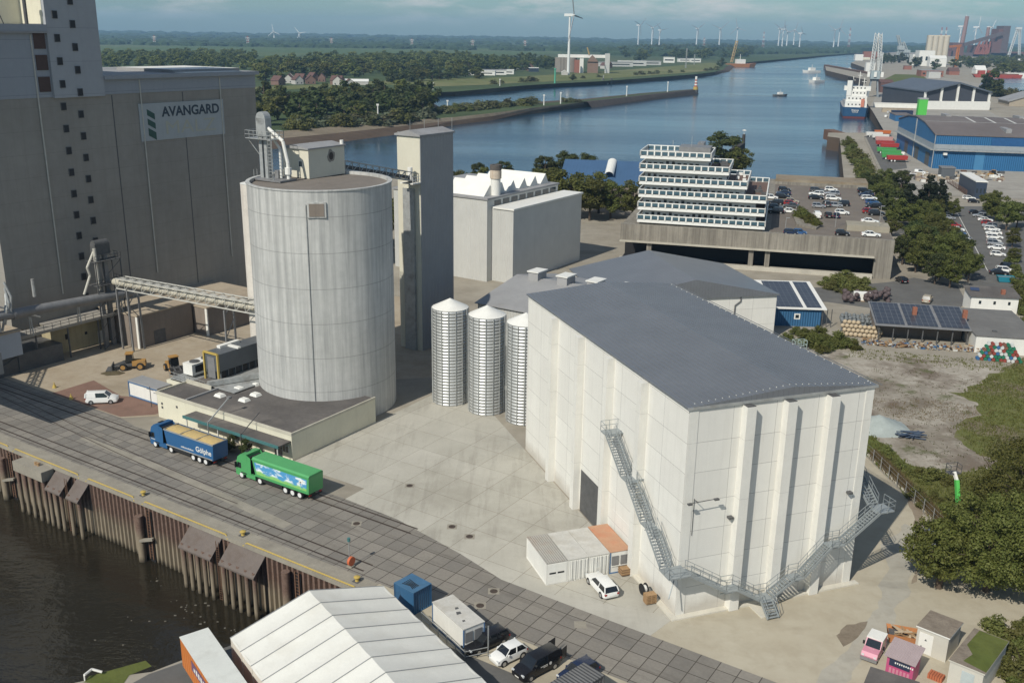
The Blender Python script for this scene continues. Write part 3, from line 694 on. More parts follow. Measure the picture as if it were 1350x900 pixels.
for k in range(7):
    y_ = 28+k*1.42; m.box(-52.39,-52.05,y_,y_+.14,3.5,5.4); m.box(-52.36,-52.2,y_+.2,y_+1.2,3.9,5.2,1)
m.build('lower_bays', [M_dplant, M_black], t1)
m = L(-53.5,27.5,3.4)
for a, c_ in (((-55,27.4,3.5),(-55,27.4,8.3)),((-51.9,27.4,3.5),(-51.9,27.4,8.3)),((-55,27.4,8.3),(-51.9,27.4,8.3)),((-55,27.4,3.6),(-51.9,27.4,3.6))): m.bar(a,c_,.28)
m.build('end_frame', M_yellow, t1)
m = L(-53.5,27.5,3.4); m.box(-54.3,-52.7,27.42,27.5,4.2,7.6); m.build('end_panel', M_pipe, t1)
m = L(-53.5,27.5,3.4); m.box(-55.1,-51.8,31.5,32.1,8.2,8.45); m.box(-55.,-54.2,30,34,8.2,8.6); m.build('roof_rails', M_white, t1)
for k, yy in enumerate((25.8,)):
    t1 = fthing('chiller', 'white chiller with two dark fan openings next to the cooling unit', 'machine', Q, -58.6, 28, 3.4)
    m = L(-58.6,28,3.4); m.box(-59.8,-57.6,27,34.5,3.8,5.6); m.build('casing', M_white, t1)
    m = L(-58.6,28,3.4); m.box(-57.62,-57.52,27.6,34,4.2,5.3); m.build('grille', M_black, t1)
    for j in range(3):
        m = L(-58.6,28,3.4); m.cyl((-58.7,28.4+j*2.3,5.6),(-58.7,28.4+j*2.3,5.75),.8,n=14); m.build('fan', M_dsteel, t1)
t1 = fthing('site_cabin', 'white site cabin with grey roof and blue trim beside the cream building', 'cabin', Q, -63, 22)
m = L(-63,22); m.box(-66.7,-59.7,21.8,24.3,.15,2.6); m.build('walls', M_white, t1)
m = L(-63,22); m.box(-66.8,-59.6,21.7,24.4,2.6,2.8); m.build('roof', M_roofgrey, t1)
M_bluetrim = plain('blue_trim', (.08,.16,.30))
m = L(-63,22); m.box(-66.8,-59.6,21.68,21.78,2.4,2.6); m.box(-66.8,-59.6,21.68,21.78,.1,.3); m.box(-66.85,-66.72,21.68,24.3,0,2.6); m.build('trim', M_bluetrim, t1)
t1 = fthing('sign_post', 'thin post with a cross arm standing at the end of the cabin', 'post', Q, -60, 20.7)
m = L(-60,20.7); m.bar((-60,20.7,0),(-60,20.7,3.4),.08).bar((-60.8,20.7,2.9),(-59.2,20.7,2.9),.06); m.build('pole', M_dsteel, t1)

# ---- round concrete silo
M_silo = mat('silo_concrete', (.50,.50,.478), .8, .12, .12, streak=.8, dirt=(.25,.255,.25), joint=[('Z',5.2,.10)], sw=(.42,.72))
RS = thing('round_silo', 'tall round concrete silo with streaked wall and a cream house on its roof', 'silo', (SC[0],SC[1],0), Q.a)
MB().lathe([(SR,0),(SR,ZT-.05),(SR+.12,ZT-.04),(SR+.12,ZT+.12),(SR-.45,ZT+.12),(SR-.45,ZT-.35)], n=72).build('shaft', M_silo, RS, smooth=True)
MB().lathe([(SR-.45,ZT-.35),(.01,ZT-.2)], n=48).build('roof', mat('silo_roof', (.20,.175,.15), .9, .15, .2, dirt=(.14,.12,.1)), RS)
a_ = R(-78); ca_, sa_ = math.cos(a_), math.sin(a_)
hp = planeF(Q,'y',SCq[1]-SR,412,260)
m = MB(); m.box(-1.3,1.3,-SR-.16,-SR+.6,ZT-3.7,ZT-1.5,0); m.box(-1.05,1.05,-SR-.2,-SR-.15,ZT-3.5,ZT-1.7,1)
m.M = None; o = m.build('hatch', [M_silo, M_brownwall], RS); o.rotation_euler.z = R(41)
m = MB(); m.bar((0,-SR-.1,4),(0,-SR-.1,ZT-1.8),.1); o = m.build('pipe', M_steel, RS); o.rotation_euler.z = R(33)
m = MB()
for k in range(20): m.box(-SR-.5,-SR-.02,-.3,.3,4+k*1.5,4.06+k*1.5)
m.bar((-SR-.7,-.4,4),(-SR-.7,-.4,ZT+1),.06).bar((-SR-.7,.4,4),(-SR-.7,.4,ZT+1),.06); o = m.build('ladder', M_steel, RS); o.rotation_euler.z = R(12)
zr = ZT-.2
hu, hv = Q.gx(408,236,zr); hl = Q.gx(372,232,zr); hr = Q.gx(457,229,zr)
t1 = fthing('roof_house', 'cream metal house with a sooty stain on top of the round silo', 'hut', Q, hu, hv, zr)
hw = hu-hl[0]; hd = hr[1]-hv; hh = 4.7
m = L(0,0); m.box(-hw,0,0,hd,0,hh-.35,0); o = m.build('walls', mat('cream_wall', (.64,.61,.50), .7, .05, .4, streak=.1), t1)
m = L(0,0); m.extr_y([(-hw-.2,hh-.35),(.2,hh-.35),(.2,hh-.15),(-hw/2,hh+.25),(-hw-.2,hh-.15)], -.25, hd+.2); m.build('roof', M_roofgrey, t1)
m = L(0,0); m.box(-2.1,-1.3,-.06,0,1.6,2.6,1); m.box(-2.0,-1.4,-.08,-.06,1.7,2.5,0); m.build('window', [M_glass, M_white], t1)
m = L(0,0)
vs = [(.02, hd*.62+.85*math.cos(i*.5236)*(1+.15*math.sin(i*2.2)), 3.0+1.0*math.sin(i*.5236)*(1+.2*math.cos(i*1.7))) for i in range(12)]
vs2 = [(.025, hd*.62+.5*math.cos(i*.5236), 3.0+.6*math.sin(i*.5236)) for i in range(12)]
m.add(vs,[tuple(range(12))],0).add(vs2,[tuple(range(12))],1); m.build('soot_stain', [mat('soot_pale',(.27,.25,.215)), mat('soot',(.06,.05,.045))], t1)
m = L(0,0); m.cyl((-.3,hd-.2,hh-.2),(-.3,hd-.2,hh+.5),.3,n=10); m.build('vent', M_white, t1)
# elevator head on the silo
eu, ev = Q.gx(350,236,zr)
t1 = fthing('silo_elevator', 'steel elevator head with railed platform on the roof edge of the round silo', 'elevator', Q, eu, ev, zr)
eh = 9.6
m = L(0,0); m.box(-.55,.1,-.4,.4,0,eh-2.2); m.box(.5,1.1,-.4,.4,0,eh-2.2); m.build('shafts', M_steel, t1)
m = L(0,0); m.box(-.7,1.3,-.6,.6,eh-3.2,eh-.6); m.cyl((.3,-.6,eh-.6),(.3,.6,eh-.6),.95,n=16); m.build('head', M_steel, t1, smooth=False)
m = L(0,0); m.box(-2.4,3.,-1.3,1.3,eh-3.6,eh-3.5); m.rail([(-2.4,-1.3,eh-3.5),(3,-1.3,eh-3.5),(3,1.3,eh-3.5),(-2.4,1.3,eh-3.5),(-2.4,-1.3,eh-3.5)],1.1,.035,.9); m.bar((-2.2,-1,eh-3.6),(-.4,0,eh-6.5),.09); m.bar((3,1.2,0),(3,1.2,eh-3.6),.1); m.bar((3,-1.2,0),(3,-1.2,eh-3.6),.1)
for k in range(12): m.box(2.3,2.9,-1.35,-1.3,.4+k*.5,.46+k*.5)
m.bar((2.3,-1.32,0),(2.3,-1.32,eh-2.6),.05).bar((2.9,-1.32,0),(2.9,-1.32,eh-2.6),.05); m.build('platform', M_steel, t1)
m = L(0,0); m.tube([(1.2,0,eh-2),(3.6,.5,eh-3.8),(4.3,.6,2.6),(4.3,.6,.3)],.26,8); m.tube([(.9,.3,eh-2.6),(2.6,.8,eh-5),(2.6,.8,.3)],.2,8); m.cyl((4.3,.6,1),(4.3,.6,2),.5,n=10); m.build('chutes', M_white, t1)
m = L(0,0); m.box(-1.5,4.8,-1.6,1.8,0,.25); m.box(1.6,2.4,.4,1.4,.25,1.4); m.build('base', M_pipe, t1)
# bridge and slim tower
TWp = Q.inv((-16.5,172)); tw_u, tw_v = TWp; tz = 39.4
t1 = fthing('conveyor_tower', 'slim tall tower with cream front and ribbed side in painted shade behind the round silo', 'tower', Q, tw_u, tw_v)
m = L(0,0); m.box(-5.1,0,0,9.6,0,tz-.5,0); o = m.build('shaft', M_creamcl, t1)
m = L(0,0); m.box(.0,.08,.05,9.6,0,tz-.5); m.build('shaded_side', M_greycl, t1)  # darker grey puts the shade of this side into its colour
m = L(0,0); m.extr_y([(-5.4,tz-.5),(.3,tz-.5),(.3,tz-.2),(-2.5,tz+.5),(-5.4,tz-.2)], -.35, 9.8); m.build('roof', M_roofgrey, t1)
m = L(0,0); m.rail([(-5,0,tz),(0,0,tz)],.05,.02,1)
for k in range(4): m.bar((-2.5+k*.8,.5+k*3,tz),(-2.5+k*.8,.5+k*3,tz+2.2),.05)
m.build('aerials', M_steel, t1)
m = L(0,0); m.box(-3.6,-1.2,-.5,0,0,tz-9.6); m.build('shaft_casing', M_steel, t1)
bv0 = hr[1]-.2; bz = tz-8.3
t1 = fthing('conveyor_footbridge', 'grey lattice footbridge carrying a conveyor between round silo and slim tower', 'footbridge', Q, hu-1, hr[1], zr)
m = MB(); P0 = Vector((-1.2,0,.6)); tl = Q.inv(Q.p(tw_u,tw_v)); P1 = Vector((tl[0]-1.2-(hu-1), tl[1]-.1-hr[1], bz-zr)); d_ = (P1-P0).normalized(); s_ = Vector((d_.y,-d_.x,0)).normalized()
for w_ in (-.8,.8):
    for z_ in (0,1.5): m.bar(P0+s_*w_+Vector((0,0,z_)), P1+s_*w_+Vector((0,0,z_)), .14)
    for k in range(12):
        a, c_ = P0.lerp(P1,k/12), P0.lerp(P1,(k+1)/12)
        m.bar(a+s_*w_, c_+s_*w_+Vector((0,0,1.5)), .08); m.bar(a+s_*w_, a+s_*w_+Vector((0,0,1.5)), .08)
m.build('lattice', M_steel, t1)
m = MB(); m.bar(P0+Vector((0,0,.1)), P1+Vector((0,0,.1)), 1.5, .12); m.build('walkway', M_pipe, t1)
m = MB(); m.bar(P0+Vector((0,0,.55)), P1+Vector((0,0,.55)), .6, .6); m.build('conveyor_casing', M_dsteel, t1)
m = MB(); m.cyl(P1+Vector((0,-1.2,.2)),P1+Vector((0,-1.2,2.6)),.45,n=10); m.box(P1.x-1.5,P1.x+1.4,P1.y-2.2,P1.y,P1.z-.2,P1.z); m.rail([(P1.x+1.4,P1.y-2.2,P1.z),(P1.x+1.4,P1.y,P1.z)],1.1,.035,.8); m.build('end_platform', M_white, t1)
# smaller things behind the silo
p = g(505,300,0)
def simple_tank(name, label, cat, loc, r, h, mats, cone=.6, parts=True):
    t_ = thing(name, label, cat, loc)
    MB().lathe([(r,0),(r,h)], n=28).build('shell', mats, t_, smooth=True)
    MB().lathe([(r+.05,h),(.01,h+cone)], n=28).build('lid', M_white, t_, smooth=True); return t_
tq = Q.p(-52,49)
t1 = simple_tank('steel_tank', 'white steel tank with curved vent pipe behind the cream house on the silo', 'tank', (tq[0],tq[1],0), 2.6, ZT+1.8, M_white, .5)
m = MB(); m.tube([(1,0,ZT+2.3),(1,0,ZT+3.4),(.5,0,ZT+3.8),(.0,0,ZT+3.3)],.22,8); m.build('vent_pipe', M_white, t1)
tq = Q.p(-56.5,41.5)
t1 = simple_tank('steel_tank', 'stained pale steel tank standing left of the round silo top', 'tank', (tq[0],tq[1],0), 2.4, ZT-2.2, mat('stained_panel',(.62,.58,.52),.6,.1,.3,streak=.5,dirt=(.4,.3,.24)), .3)
# ------------------------------------------------------------------ the new white warehouse
def m_precast():
    m = bpy.data.materials.new('precast_concrete'); t = NT(m); co = t.coords(); sp = t.node('ShaderNodeSeparateXYZ'); t.link(co, sp.inputs[0])
    cb = t.node('ShaderNodeCombineXYZ'); t.link(t.math('ADD', sp.outputs[0], sp.outputs[1]), cb.inputs[0]); t.link(sp.outputs[2], cb.inputs[1])
    br = t.node('ShaderNodeTexBrick', offset=0., squash=1.); br.inputs['Scale'].default_value = 1.; br.inputs['Brick Width'].default_value = 4.86; br.inputs['Row Height'].default_value = 3.15; br.inputs['Mortar Size'].default_value = .022
    br.inputs['Color1'].default_value = (.74,.725,.67,1); br.inputs['Color2'].default_value = (.685,.67,.62,1); br.inputs['Mortar'].default_value = (.33,.32,.30,1); t.link(cb.outputs[0], br.inputs['Vector'])
    f = t.noise(co, .5, 7, .65); f2 = t.noise(co, 5, 4, .6); c = t.mixc(t.ramp(f, .4, .75, 0, .35), br.outputs['Color'], (.60,.585,.535))
    sn = t.noise(co, 1., 6, .7, vec=(1.6,1.6,.06)); c = t.mixc(t.math('MULTIPLY', t.ramp(sn, .5, .75), .25), c, (.46,.445,.40))
    d = t.math('ADD', sp.outputs[2], t.math('MULTIPLY', f, -2.2)); c = t.mixc(t.ramp(d, -.6, .9, .6, 0), c, (.40,.36,.30))
    t.finish(c, .8, 0, f2, .12, .02, .3); return m
M_wh = m_precast()
M_whp = mat('pilaster_concrete', (.70,.685,.63), .8, .07, .25, streak=.3, dirt=(.46,.44,.39), joint=[('Z',6.3,.03)])
M_seam = mat('dark_seam_roof', (.175,.185,.20), .38, .08, .2, metal=.15, corr=None, joint=[('X',.6,.03)])
M_apron = mat('kerb_concrete', (.58,.55,.47), .85, .1, .5)
WH = 22.6
wt_ = fthing('concrete_warehouse', 'tall new white concrete warehouse with pilasters and an outside steel stair', 'warehouse', W, 0, 0)
m = L(0,0); m.box(0,21.2,0,44,0,WH-.1); m.build('walls', M_wh, wt_)
for x0 in (0.02,5.75,10.4,15.4,20.2):
    m = L(0,0)
    if x0 in (.02,20.2): m.box(x0,x0+.98,-.06,0,0,WH-.1)
    else: m.box(x0,x0+1.05,-.95,0,0,WH-.3); m.box(x0+.05,x0+1.,-.9,-.02,WH-.3,WH-.25,1)
    m.build('pilaster', [M_whp, M_dsteel], wt_)
for y0 in (8.3,16.5,24.7,33):
    m = L(0,0); m.box(-.9,0,y0,y0+1.,0,WH-.3); m.build('pilaster', M_whp, wt_)
m = L(0,0)
rz = WH+.95
prof = [(-.25,WH-.1),(21.45,WH-.1),(21.45,WH+.05),(11.4,rz),(-.25,WH+.05)]
m.extr_y(prof, -.12, 44.2); rf = m.build('roof', M_seam, wt_)
m = L(0,0)
for k in range(37):
    x_ = .4+k*.6; z_ = WH+.05+(rz-WH-.05)*(1-abs(x_-11.4)/(11.65 if x_<11.4 else 10.05)); m.box(x_-.02,x_+.02,-.1,44.1,z_-.02,z_+.05)
m.build('roof_seams', M_seam, rf)
m = L(0,0)
for k in range(28):
    x_ = .8+k*.75; z_ = WH+.05+(rz-WH-.05)*(1-abs(x_-11.4)/(11.65 if x_<11.4 else 10.05)); m.box(x_-.03,x_+.03,.5,.56,z_,z_+.08)
for k in range(30):
    z_ = WH+.1; m.box(21.1,21.2,1+k*1.45,1.07+k*1.45,z_,z_+.09)
sg_ = m.build('snow_guards', M_white, rf); sg_['kind'] = 'stuff'
m = L(0,0); m.box(-.3,21.5,-.2,-.13,WH-.2,WH+.08); m.box(21.46,21.53,-.2,44.2,WH-.2,WH+.08); m.build('gutter', M_steel, rf)
m = L(0,0); m.box(-.7,21.9,-.75,-.02,0,.16); m.box(-.7,-.02,-.02,15.5,0,.16); m.box(8.2,10.3,-3.1,-.76,0,.14); m.build('apron_kerb', M_apron, wt_)
m = L(0,0); m.box(-.02,.0,9.2,15.2,0,4.6,0); m.box(-.05,-.02,16.8,24.4,0,5.5,1); m.build('gate', [M_wh, M_dsteel], wt_)
m = L(0,0); m.bar((1.2,-.05,12.9),(1.2,-.9,13.),.05); m.bar((.2,-.9,13.),(3.2,-.9,13.1),.05); m.bar((1.2,-.06,9),(1.2,-.06,13),.04); m.box(.0,.45,-1.1,-.8,12.9,13.05); m.box(2.9,3.4,-1.1,-.8,13.,13.15); m.build('wall_lamp_arm', M_dsteel, wt_)
for x_, z_ in ((5.1,10.3),(19.3,10.9)):
    m = L(0,0); m.box(x_,x_+.5,-.5,0,z_,z_+.22); m.build('wall_lamp', M_dsteel, wt_)
# steel stair round two sides
M_grat = mat('stair_steel', (.34,.37,.375), .5, .12, 1.5, metal=.3)
st_ = fthing('steel_staircase', 'galvanised steel staircase climbing along the front and sides of the white warehouse', 'staircase', W, 9, -1.2)
def flight(p0, p1, w, wd):
    p0, p1, wd = Vector(p0), Vector(p1), Vector(wd); m = L(9,-1.2); n = max(3, round(abs(p1.z-p0.z)/.2))
    for s_ in (-w/2, w/2):
        m.bar(p0+wd*s_, p1+wd*s_, .06, .28); m.rail([p0+wd*s_, p1+wd*s_], 1.1, .022, 1.3)
    d = Vector((p1.x-p0.x,p1.y-p0.y,0)).normalized()*.13
    for k in range(n):
        c_ = p0.lerp(p1,(k+.5)/n); m.add([c_-d-wd*w/2,c_+d-wd*w/2,c_+d+wd*w/2,c_-d+wd*w/2,c_-d-wd*w/2-Vector((0,0,.04)),c_+d-wd*w/2-Vector((0,0,.04)),c_+d+wd*w/2-Vector((0,0,.04)),c_-d+wd*w/2-Vector((0,0,.04))],[(0,1,2,3),(4,7,6,5),(0,4,5,1),(3,2,6,7)])
    return m.build('flight', M_grat, st_)
def landing(x0,x1,y0,y1,z, rails):
    m = L(9,-1.2); m.box(x0,x1,y0,y1,z-.14,z)
    for a, b in rails: m.rail([(*a,z),(*b,z)], 1.1, .022, 1.)
    m.bar(((x0+x1)/2,y1,z-1.0),((x0+x1)/2,y0,z-.14),.1)
    return m.build('landing', M_grat, st_)
fy = -1.55; wy = (0,1,0); wx = (1,0,0)
landing(-2.2,.2,-2.2,-.1,5.9, [((-2.2,-2.2),(.2,-2.2)),((-2.2,-2.2),(-2.2,-.1))])
flight((.2,fy,5.85),(4.4,fy,3.25),1.2,wy); landing(4.4,5.8,fy-.6,fy+.6,3.2,[((4.4,fy-.6),(5.8,fy-.6)),((4.4,fy+.6),(5.8,fy+.6))])
flight((5.8,fy,3.15),(8.4,fy,1.5),1.2,wy); landing(8.4,10.,fy-.6,fy+.6,1.45,[((8.4,fy+.6),(10,fy+.6))])
flight((9.2,fy-.6,1.4),(9.2,fy-2.1,.16),1.3,wx)
flight((10.,fy,1.5),(12.4,fy,3.05),1.2,wy); landing(12.4,13.6,fy-.6,fy+.6,3.1,[((12.4,fy-.6),(13.6,fy-.6)),((12.4,fy+.6),(13.6,fy+.6))])
flight((13.6,fy,3.15),(16.6,fy,6.1),1.2,wy); landing(16.6,18.3,fy-.6,fy+.6,6.15,[((16.6,fy-.6),(18.3,fy-.6)),((16.6,fy+.6),(18.3,fy+.6))])
flight((18.3,fy,6.2),(22.2,fy,9.1),1.2,wy); landing(22.2,24.0,fy-.6,fy+1.2,9.15,[((22.2,fy-.6),(24,fy-.6)),((24,fy-.6),(24,fy+1.2))])
flight((22.7,fy+1.2,9.2),(22.7,4.2,12.6),1.2,wx); landing(21.3,23.3,4.2,5.6,12.65,[((23.3,4.2),(23.3,5.6)),((21.3,5.6),(23.3,5.6))])
flight((-1.5,-.1,5.95),(-1.5,3.3,8.6),1.2,wx); landing(-2.1,-.9,3.3,4.6,8.65,[((-2.1,3.3),(-2.1,4.6))])
flight((-1.5,4.6,8.7),(-1.5,8.2,11.5),1.2,wx); landing(-2.1,-.0,8.2,9.6,11.55,[((-2.1,8.2),(-2.1,9.6)),((-2.1,9.6),(-.9,9.6))])
flight((-1.5,9.6,11.6),(-1.5,13.6,14.6),1.2,wx); landing(-2.1,-.0,13.6,15,14.65,[((-2.1,13.6),(-2.1,15)),((-2.1,15),(0,15))])
m = L(9,-1.2)
for p_ in ((-2.,-2.,0,5.8),(5.1,fy-.4,0,3.1),(13,fy-.4,0,3.),(17.5,fy-.4,0,6.05),(23.8,fy-.4,0,9.05)):
    if p_[0] in (-2.,): m.bar((p_[0],p_[1],3.6),(p_[0]+1.9,p_[1]+1.9,5.8),.1)
    else: m.bar((p_[0],-.1,p_[3]-1.4),(p_[0],p_[1],p_[3]),.1)
m.build('brackets', M_grat, st_)

# ------------------------------------------------------------------ containers by the warehouse
M_wcont = mat('white_container', (.70,.69,.64), .6, .06, .6, streak=.25, dirt=(.5,.46,.38), corr=('X',.28))
M_wside = mat('white_container_side', (.72,.71,.66), .6, .05, .6, streak=.15)
M_ribroof = mat('ribbed_roof', (.42,.40,.36), .6, .1, .6, dirt=(.35,.28,.22), corr=('X',.25))
M_dirtyroof = mat('dirty_white_roof', (.55,.535,.49), .7, .12, .7, dirt=(.42,.39,.33))
M_orroof = mat('orange_roof', (.50,.285,.175), .7, .1, .7, dirt=(.50,.20,.11))
def container(name, label, F, x0, y0, w, d, h, wall, roof, front=None, group=None, z=0., fr=None, cat='container'):
    t_ = fthing(name, label, cat, F, x0, y0, z, group)
    m = MB().box(.06,w-.06,.06,d-.06,.06,h-.08); m.build('walls', wall, t_)
    m = MB().box(.0,w,.0,d,h-.08,h); m.build('roof', roof, t_)
    m = MB()
    for x_ in (0,w-.1):
        for y_ in (0,d-.1): m.box(x_,x_+.1,y_,y_+.1,0,h-.081)
    m.box(.1,w-.1,0,.08,0,.14); m.box(.1,w-.1,d-.08,d,0,.14); m.box(0,.08,.1,d-.1,0,.14); m.box(w-.08,w,.1,d-.1,0,.14); m.build('frame', fr or wall, t_)
    if front: front(t_, w, d, h)
    return t_
def f_garage(t_, w, d, h):
    m = MB().box(.12,w-.12,-.03,.055,.1,h-.2); dr = m.build('garage_door', M_white, t_)
    for x_ in (.35,1.3): MB().box(x_,x_+.75,-.04,-.031,1.25,1.45).build('slot_window', M_black, dr)
def f_doors(t_, w, d, h):
    for x_ in (.12,w/2+.01):
        m = MB().box(x_,x_+w/2-.14,-.02,.055,.15,h-.2)
        for k in range(5): m.box(x_+.08+k*.21,x_+.16+k*.21,-.05,-.021,.2,h-.25)
        m.build('door_leaf', M_wside, t_)
    m = MB()
    for x_ in (.5,.9,1.5,1.95): m.bar((x_,-.07,.15),(x_,-.07,h-.2),.04)
    m.build('lock_rods', M_steel, t_)
def f_office(t_, w, d, h):
    m = MB().box(.25,1.05,-.02,.055,1.0,2.1); m.build('window', M_pipe, t_)
    m = MB().box(1.3,2.1,-.02,.055,1.0,2.1); m.build('window', M_pipe, t_)
    MB().box(.2,w-.2,-.025,.05,.85,.95).build('sill', M_white, t_)
for k, (lab, wl, rf_, fn, fr) in enumerate((
    ('white container with ribbed grey roof and a garage door with two slots', M_wside, M_ribroof, f_garage, None),
    ('white container with dirty white roof next to the garage door one', M_wcont, M_dirtyroof, f_doors, None),
    ('white container with dirty white roof next to the orange roofed one', M_wcont, M_dirtyroof, f_doors, None),
    ('container cabin with faded orange roof and blue corner posts beside the warehouse', M_wside, M_orroof, f_office, M_bluetrim))):
    container('shipping_container', lab, W, -10.3+k*2.47, 9.5, 2.44, 6.1, 2.62+.06*(k==3), wl, rf_, fn, 'containers beside the warehouse', fr=fr)
# things by the corner: crate, pallets, bin
M_wood = mat('raw_wood', (.36,.23,.12), .8, .2, 2., dirt=(.25,.16,.09))
t1 = fthing('wooden_crate', 'brown wooden crate on the kerb beside the warehouse wall', 'crate', W, -1.4, 8.9)
m = MB().box(-.5,.5,-.45,.45,.16,.85); m.build('box', M_wood, t1)
m = MB()
for z_ in (.2,.5,.8): m.box(-.53,.53,-.48,-.451,z_,z_+.1); m.box(-.53,-.501,-.48,.48,z_,z_+.1)
m.build('slats', mat('dark_wood', (.22,.13,.07)), t1)
t1 = fthing('pallet_stack', 'stack of brown wooden pallets at the corner of the white warehouse', 'pallets', W, -1.3, 3.0)
for k in range(5):
    m = MB().box(-.6,.6,-.4,.4,.16+k*.2,.20+k*.2); m.box(-.6,.6,-.4,.4,.29+k*.2,.33+k*.2)
    for x_ in (-.55,-.05,.45): m.box(x_,x_+.1,-.4,.4,.201+k*.2,.289+k*.2)
    m.build('pallet', M_wood, t1)
t1 = fthing('cable_drum', 'black and white cable reel standing behind the pallet stack', 'reel', W, -1.2, 4.6)
m = MB().cyl((-.3,0,.75),(-.2,0,.75),.6,n=18).cyl((.2,0,.75),(.3,0,.75),.6,n=18); m.build('flanges', M_black, t1)
MB().cyl((-.2,0,.75),(.2,0,.75),.4,n=14).build('coil', M_white, t1)
# ------------------------------------------------------------------ malting buildings behind, hidden parts completed plainly
M_lgrey = mat('light_grey_cladding', (.55,.55,.52), .55, .05, .3, streak=.12, corr=('X',.6))
b2 = fthing('gabled_warehouse', 'white warehouse with dark shallow gable roof behind the pilastered one', 'warehouse', Frame((51.,183.),12), 0, 0)
eh = ht(1020,388,(51.,183.)); m = MB().box(-34,0,0,26,0,eh-.1); m.build('walls', M_wh, b2)
m = MB().extr_y([(-34.4,eh-.1),(.4,eh-.1),(.4,eh+.12),(-17,eh+3.6),(-34.4,eh+.12)], -.4, 26.4); m.build('roof', M_seam, b2)
m = MB().tube([(-7.5,-.15,eh),(-7.5,-.15,eh-1),(-8.6,-.15,eh-1.8),(-8.6,-.15,0)], .11, 8); m.build('downpipe', M_dsteel, b2)
b3 = fthing('malting_hall', 'long pale grey malting hall with roof vents between the silo and the warehouse', 'hall', Q, -22, 66)
m = L(-22,66); m.box(-30,-4,66,92,0,11.6); m.build('walls', M_lgrey, b3)
m = L(-22,66); m.extr_x([(65.6,11.6),(92.4,11.6),(92.4,11.75),(79,14.2),(65.6,11.75)], -30.4, -3.6); m.build('roof', M_roofgrey, b3)
for k in range(4):
    m = L(-22,66); m.box(-27+k*6,-25+k*6,77.5,80.5,13.6,15.4); m.box(-27.2+k*6,-24.8+k*6,77.3,80.7,15.4,15.6,1); m.build('roof_vent', [M_greycl, M_white], b3)
for k in range(2):
    m = L(-22,66); m.box(-27+k*12,-22.4+k*12,65.9,66,0,5); m.build('gate', M_dsteel, b3)
for k in range(5):
    m = L(-22,66); m.box(-28.6+k*4.8,-26+k*4.8,65.92,66,7.6,9.0); m.build('window', M_glass, b3)
for k, (u_, v_) in enumerate(((-24,50),(-17,50),(-10,50))):
    lab = ('first','middle','last')[k]
    p = Q.p(u_, v_)
    t1 = simple_tank('steel_silo', ('ribbed steel hopper silo nearest the round concrete silo','middle one of three ribbed steel hopper silos','ribbed steel hopper silo nearest the white warehouse')[k], 'silo', (p[0],p[1],0), 2.8, 15.5, mat('ribbed_zinc', (.52,.53,.52), .4, .08, .5, metal=.4, corr=('Z',.5)), 1.4)
    t1['group'] = 'steel hopper silos in the malting yard'
    m = MB()
    for j in range(16): m.bar((2.9*math.cos(j*.39),2.9*math.sin(j*.39),0),(2.9*math.cos(j*.39),2.9*math.sin(j*.39),15.5),.1)
    m.build('ribs', M_steel, t1)
b4 = fthing('process_building', 'tall white process building with rows of sloped white rooflights', 'building', Q, -64, 120)
m = L(-64,120); m.box(-92,-64,118,150,0,19.4); m.box(-63.9,-58,120,152,0,17.3); m.build('walls', M_lgrey, b4)
m = L(-64,120); m.box(-92.3,-63.7,117.7,150.3,19.4,19.8); m.box(-63.6,-57.7,119.7,152.3,17.3,17.7,1); m.build('roof', [M_roofgrey, M_white], b4)
for k in range(6):
    y0 = 119.5+k*5
    m = L(-64,120); m.add([(-80,y0,19.8),(-66,y0,19.8),(-66,y0+4,19.8),(-80,y0+4,19.8),(-80,y0+2.6,22.3),(-66,y0+2.6,22.3)],[(0,1,5,4),(1,2,5),(2,3,4,5),(3,0,4)]); m.build('rooflight', M_white, b4)
for k in range(8):
    m = L(-64,120); m.box(-63.99,-63.9,121+k*3.6,123.6+k*3.6,17.8,18.9); m.build('window', M_glass, b4)
cp_ = (-4.4,231.)
t1 = thing('chimney', 'round pale chimney with a dark rusty top in front of the rooflights', 'chimney', (cp_[0],cp_[1],0))
zc = ht(653,217,cp_)
MB().lathe([(1.15,17),(1.15,zc-2.8)], n=24).build('shaft', M_white, t1, smooth=True)
MB().lathe([(1.36,zc-3.2),(1.36,zc-1.4),(1.3,zc-1.39),(1.3,zc)], n=24).build('rusty_band', mat('rust_stained_white', (.55,.47,.38), .7, .15, .6, streak=.7, dirt=(.3,.17,.08)), t1, smooth=True)
MB().lathe([(1.38,zc-1.2),(1.38,zc),(.9,zc),(.9,zc-.5)], n=24).build('dark_rim', M_tarroof, t1, smooth=True)
# blue-roofed shed by the river
M_broof = mat('blue_roof', (.055,.115,.215), .55, .08, .15, joint=[('X',1.2,.05)])
b5 = thing('blue_roofed_shed', 'long shed with a plain dark blue roof and a white rooflight by the river', 'shed', (20,336,0), R(-10))
m = MB().box(-4,32,0,34,0,7.5); m.build('walls', M_brownwall, b5)
m = MB().extr_x([(-.5,7.5),(34.5,7.5),(34.5,7.7),(17,13.8),(-.5,7.7)], -5,33); m.build('roof', M_broof, b5)
m = MB()
for j in range(9):
    a = R(20*j); c_ = R(20*(j+1))
    if j < 9: m.add([(12+1.6*math.cos(a),3,10.2+1.5*math.sin(a)),(12+1.6*math.cos(c_),3,10.2+1.5*math.sin(c_)),(12+1.6*math.cos(c_),16,13.6+1.2*math.sin(c_)),(12+1.6*math.cos(a),16,13.6+1.2*math.sin(a))],[(0,1,2,3)])
m.build('rooflight', M_white, b5)
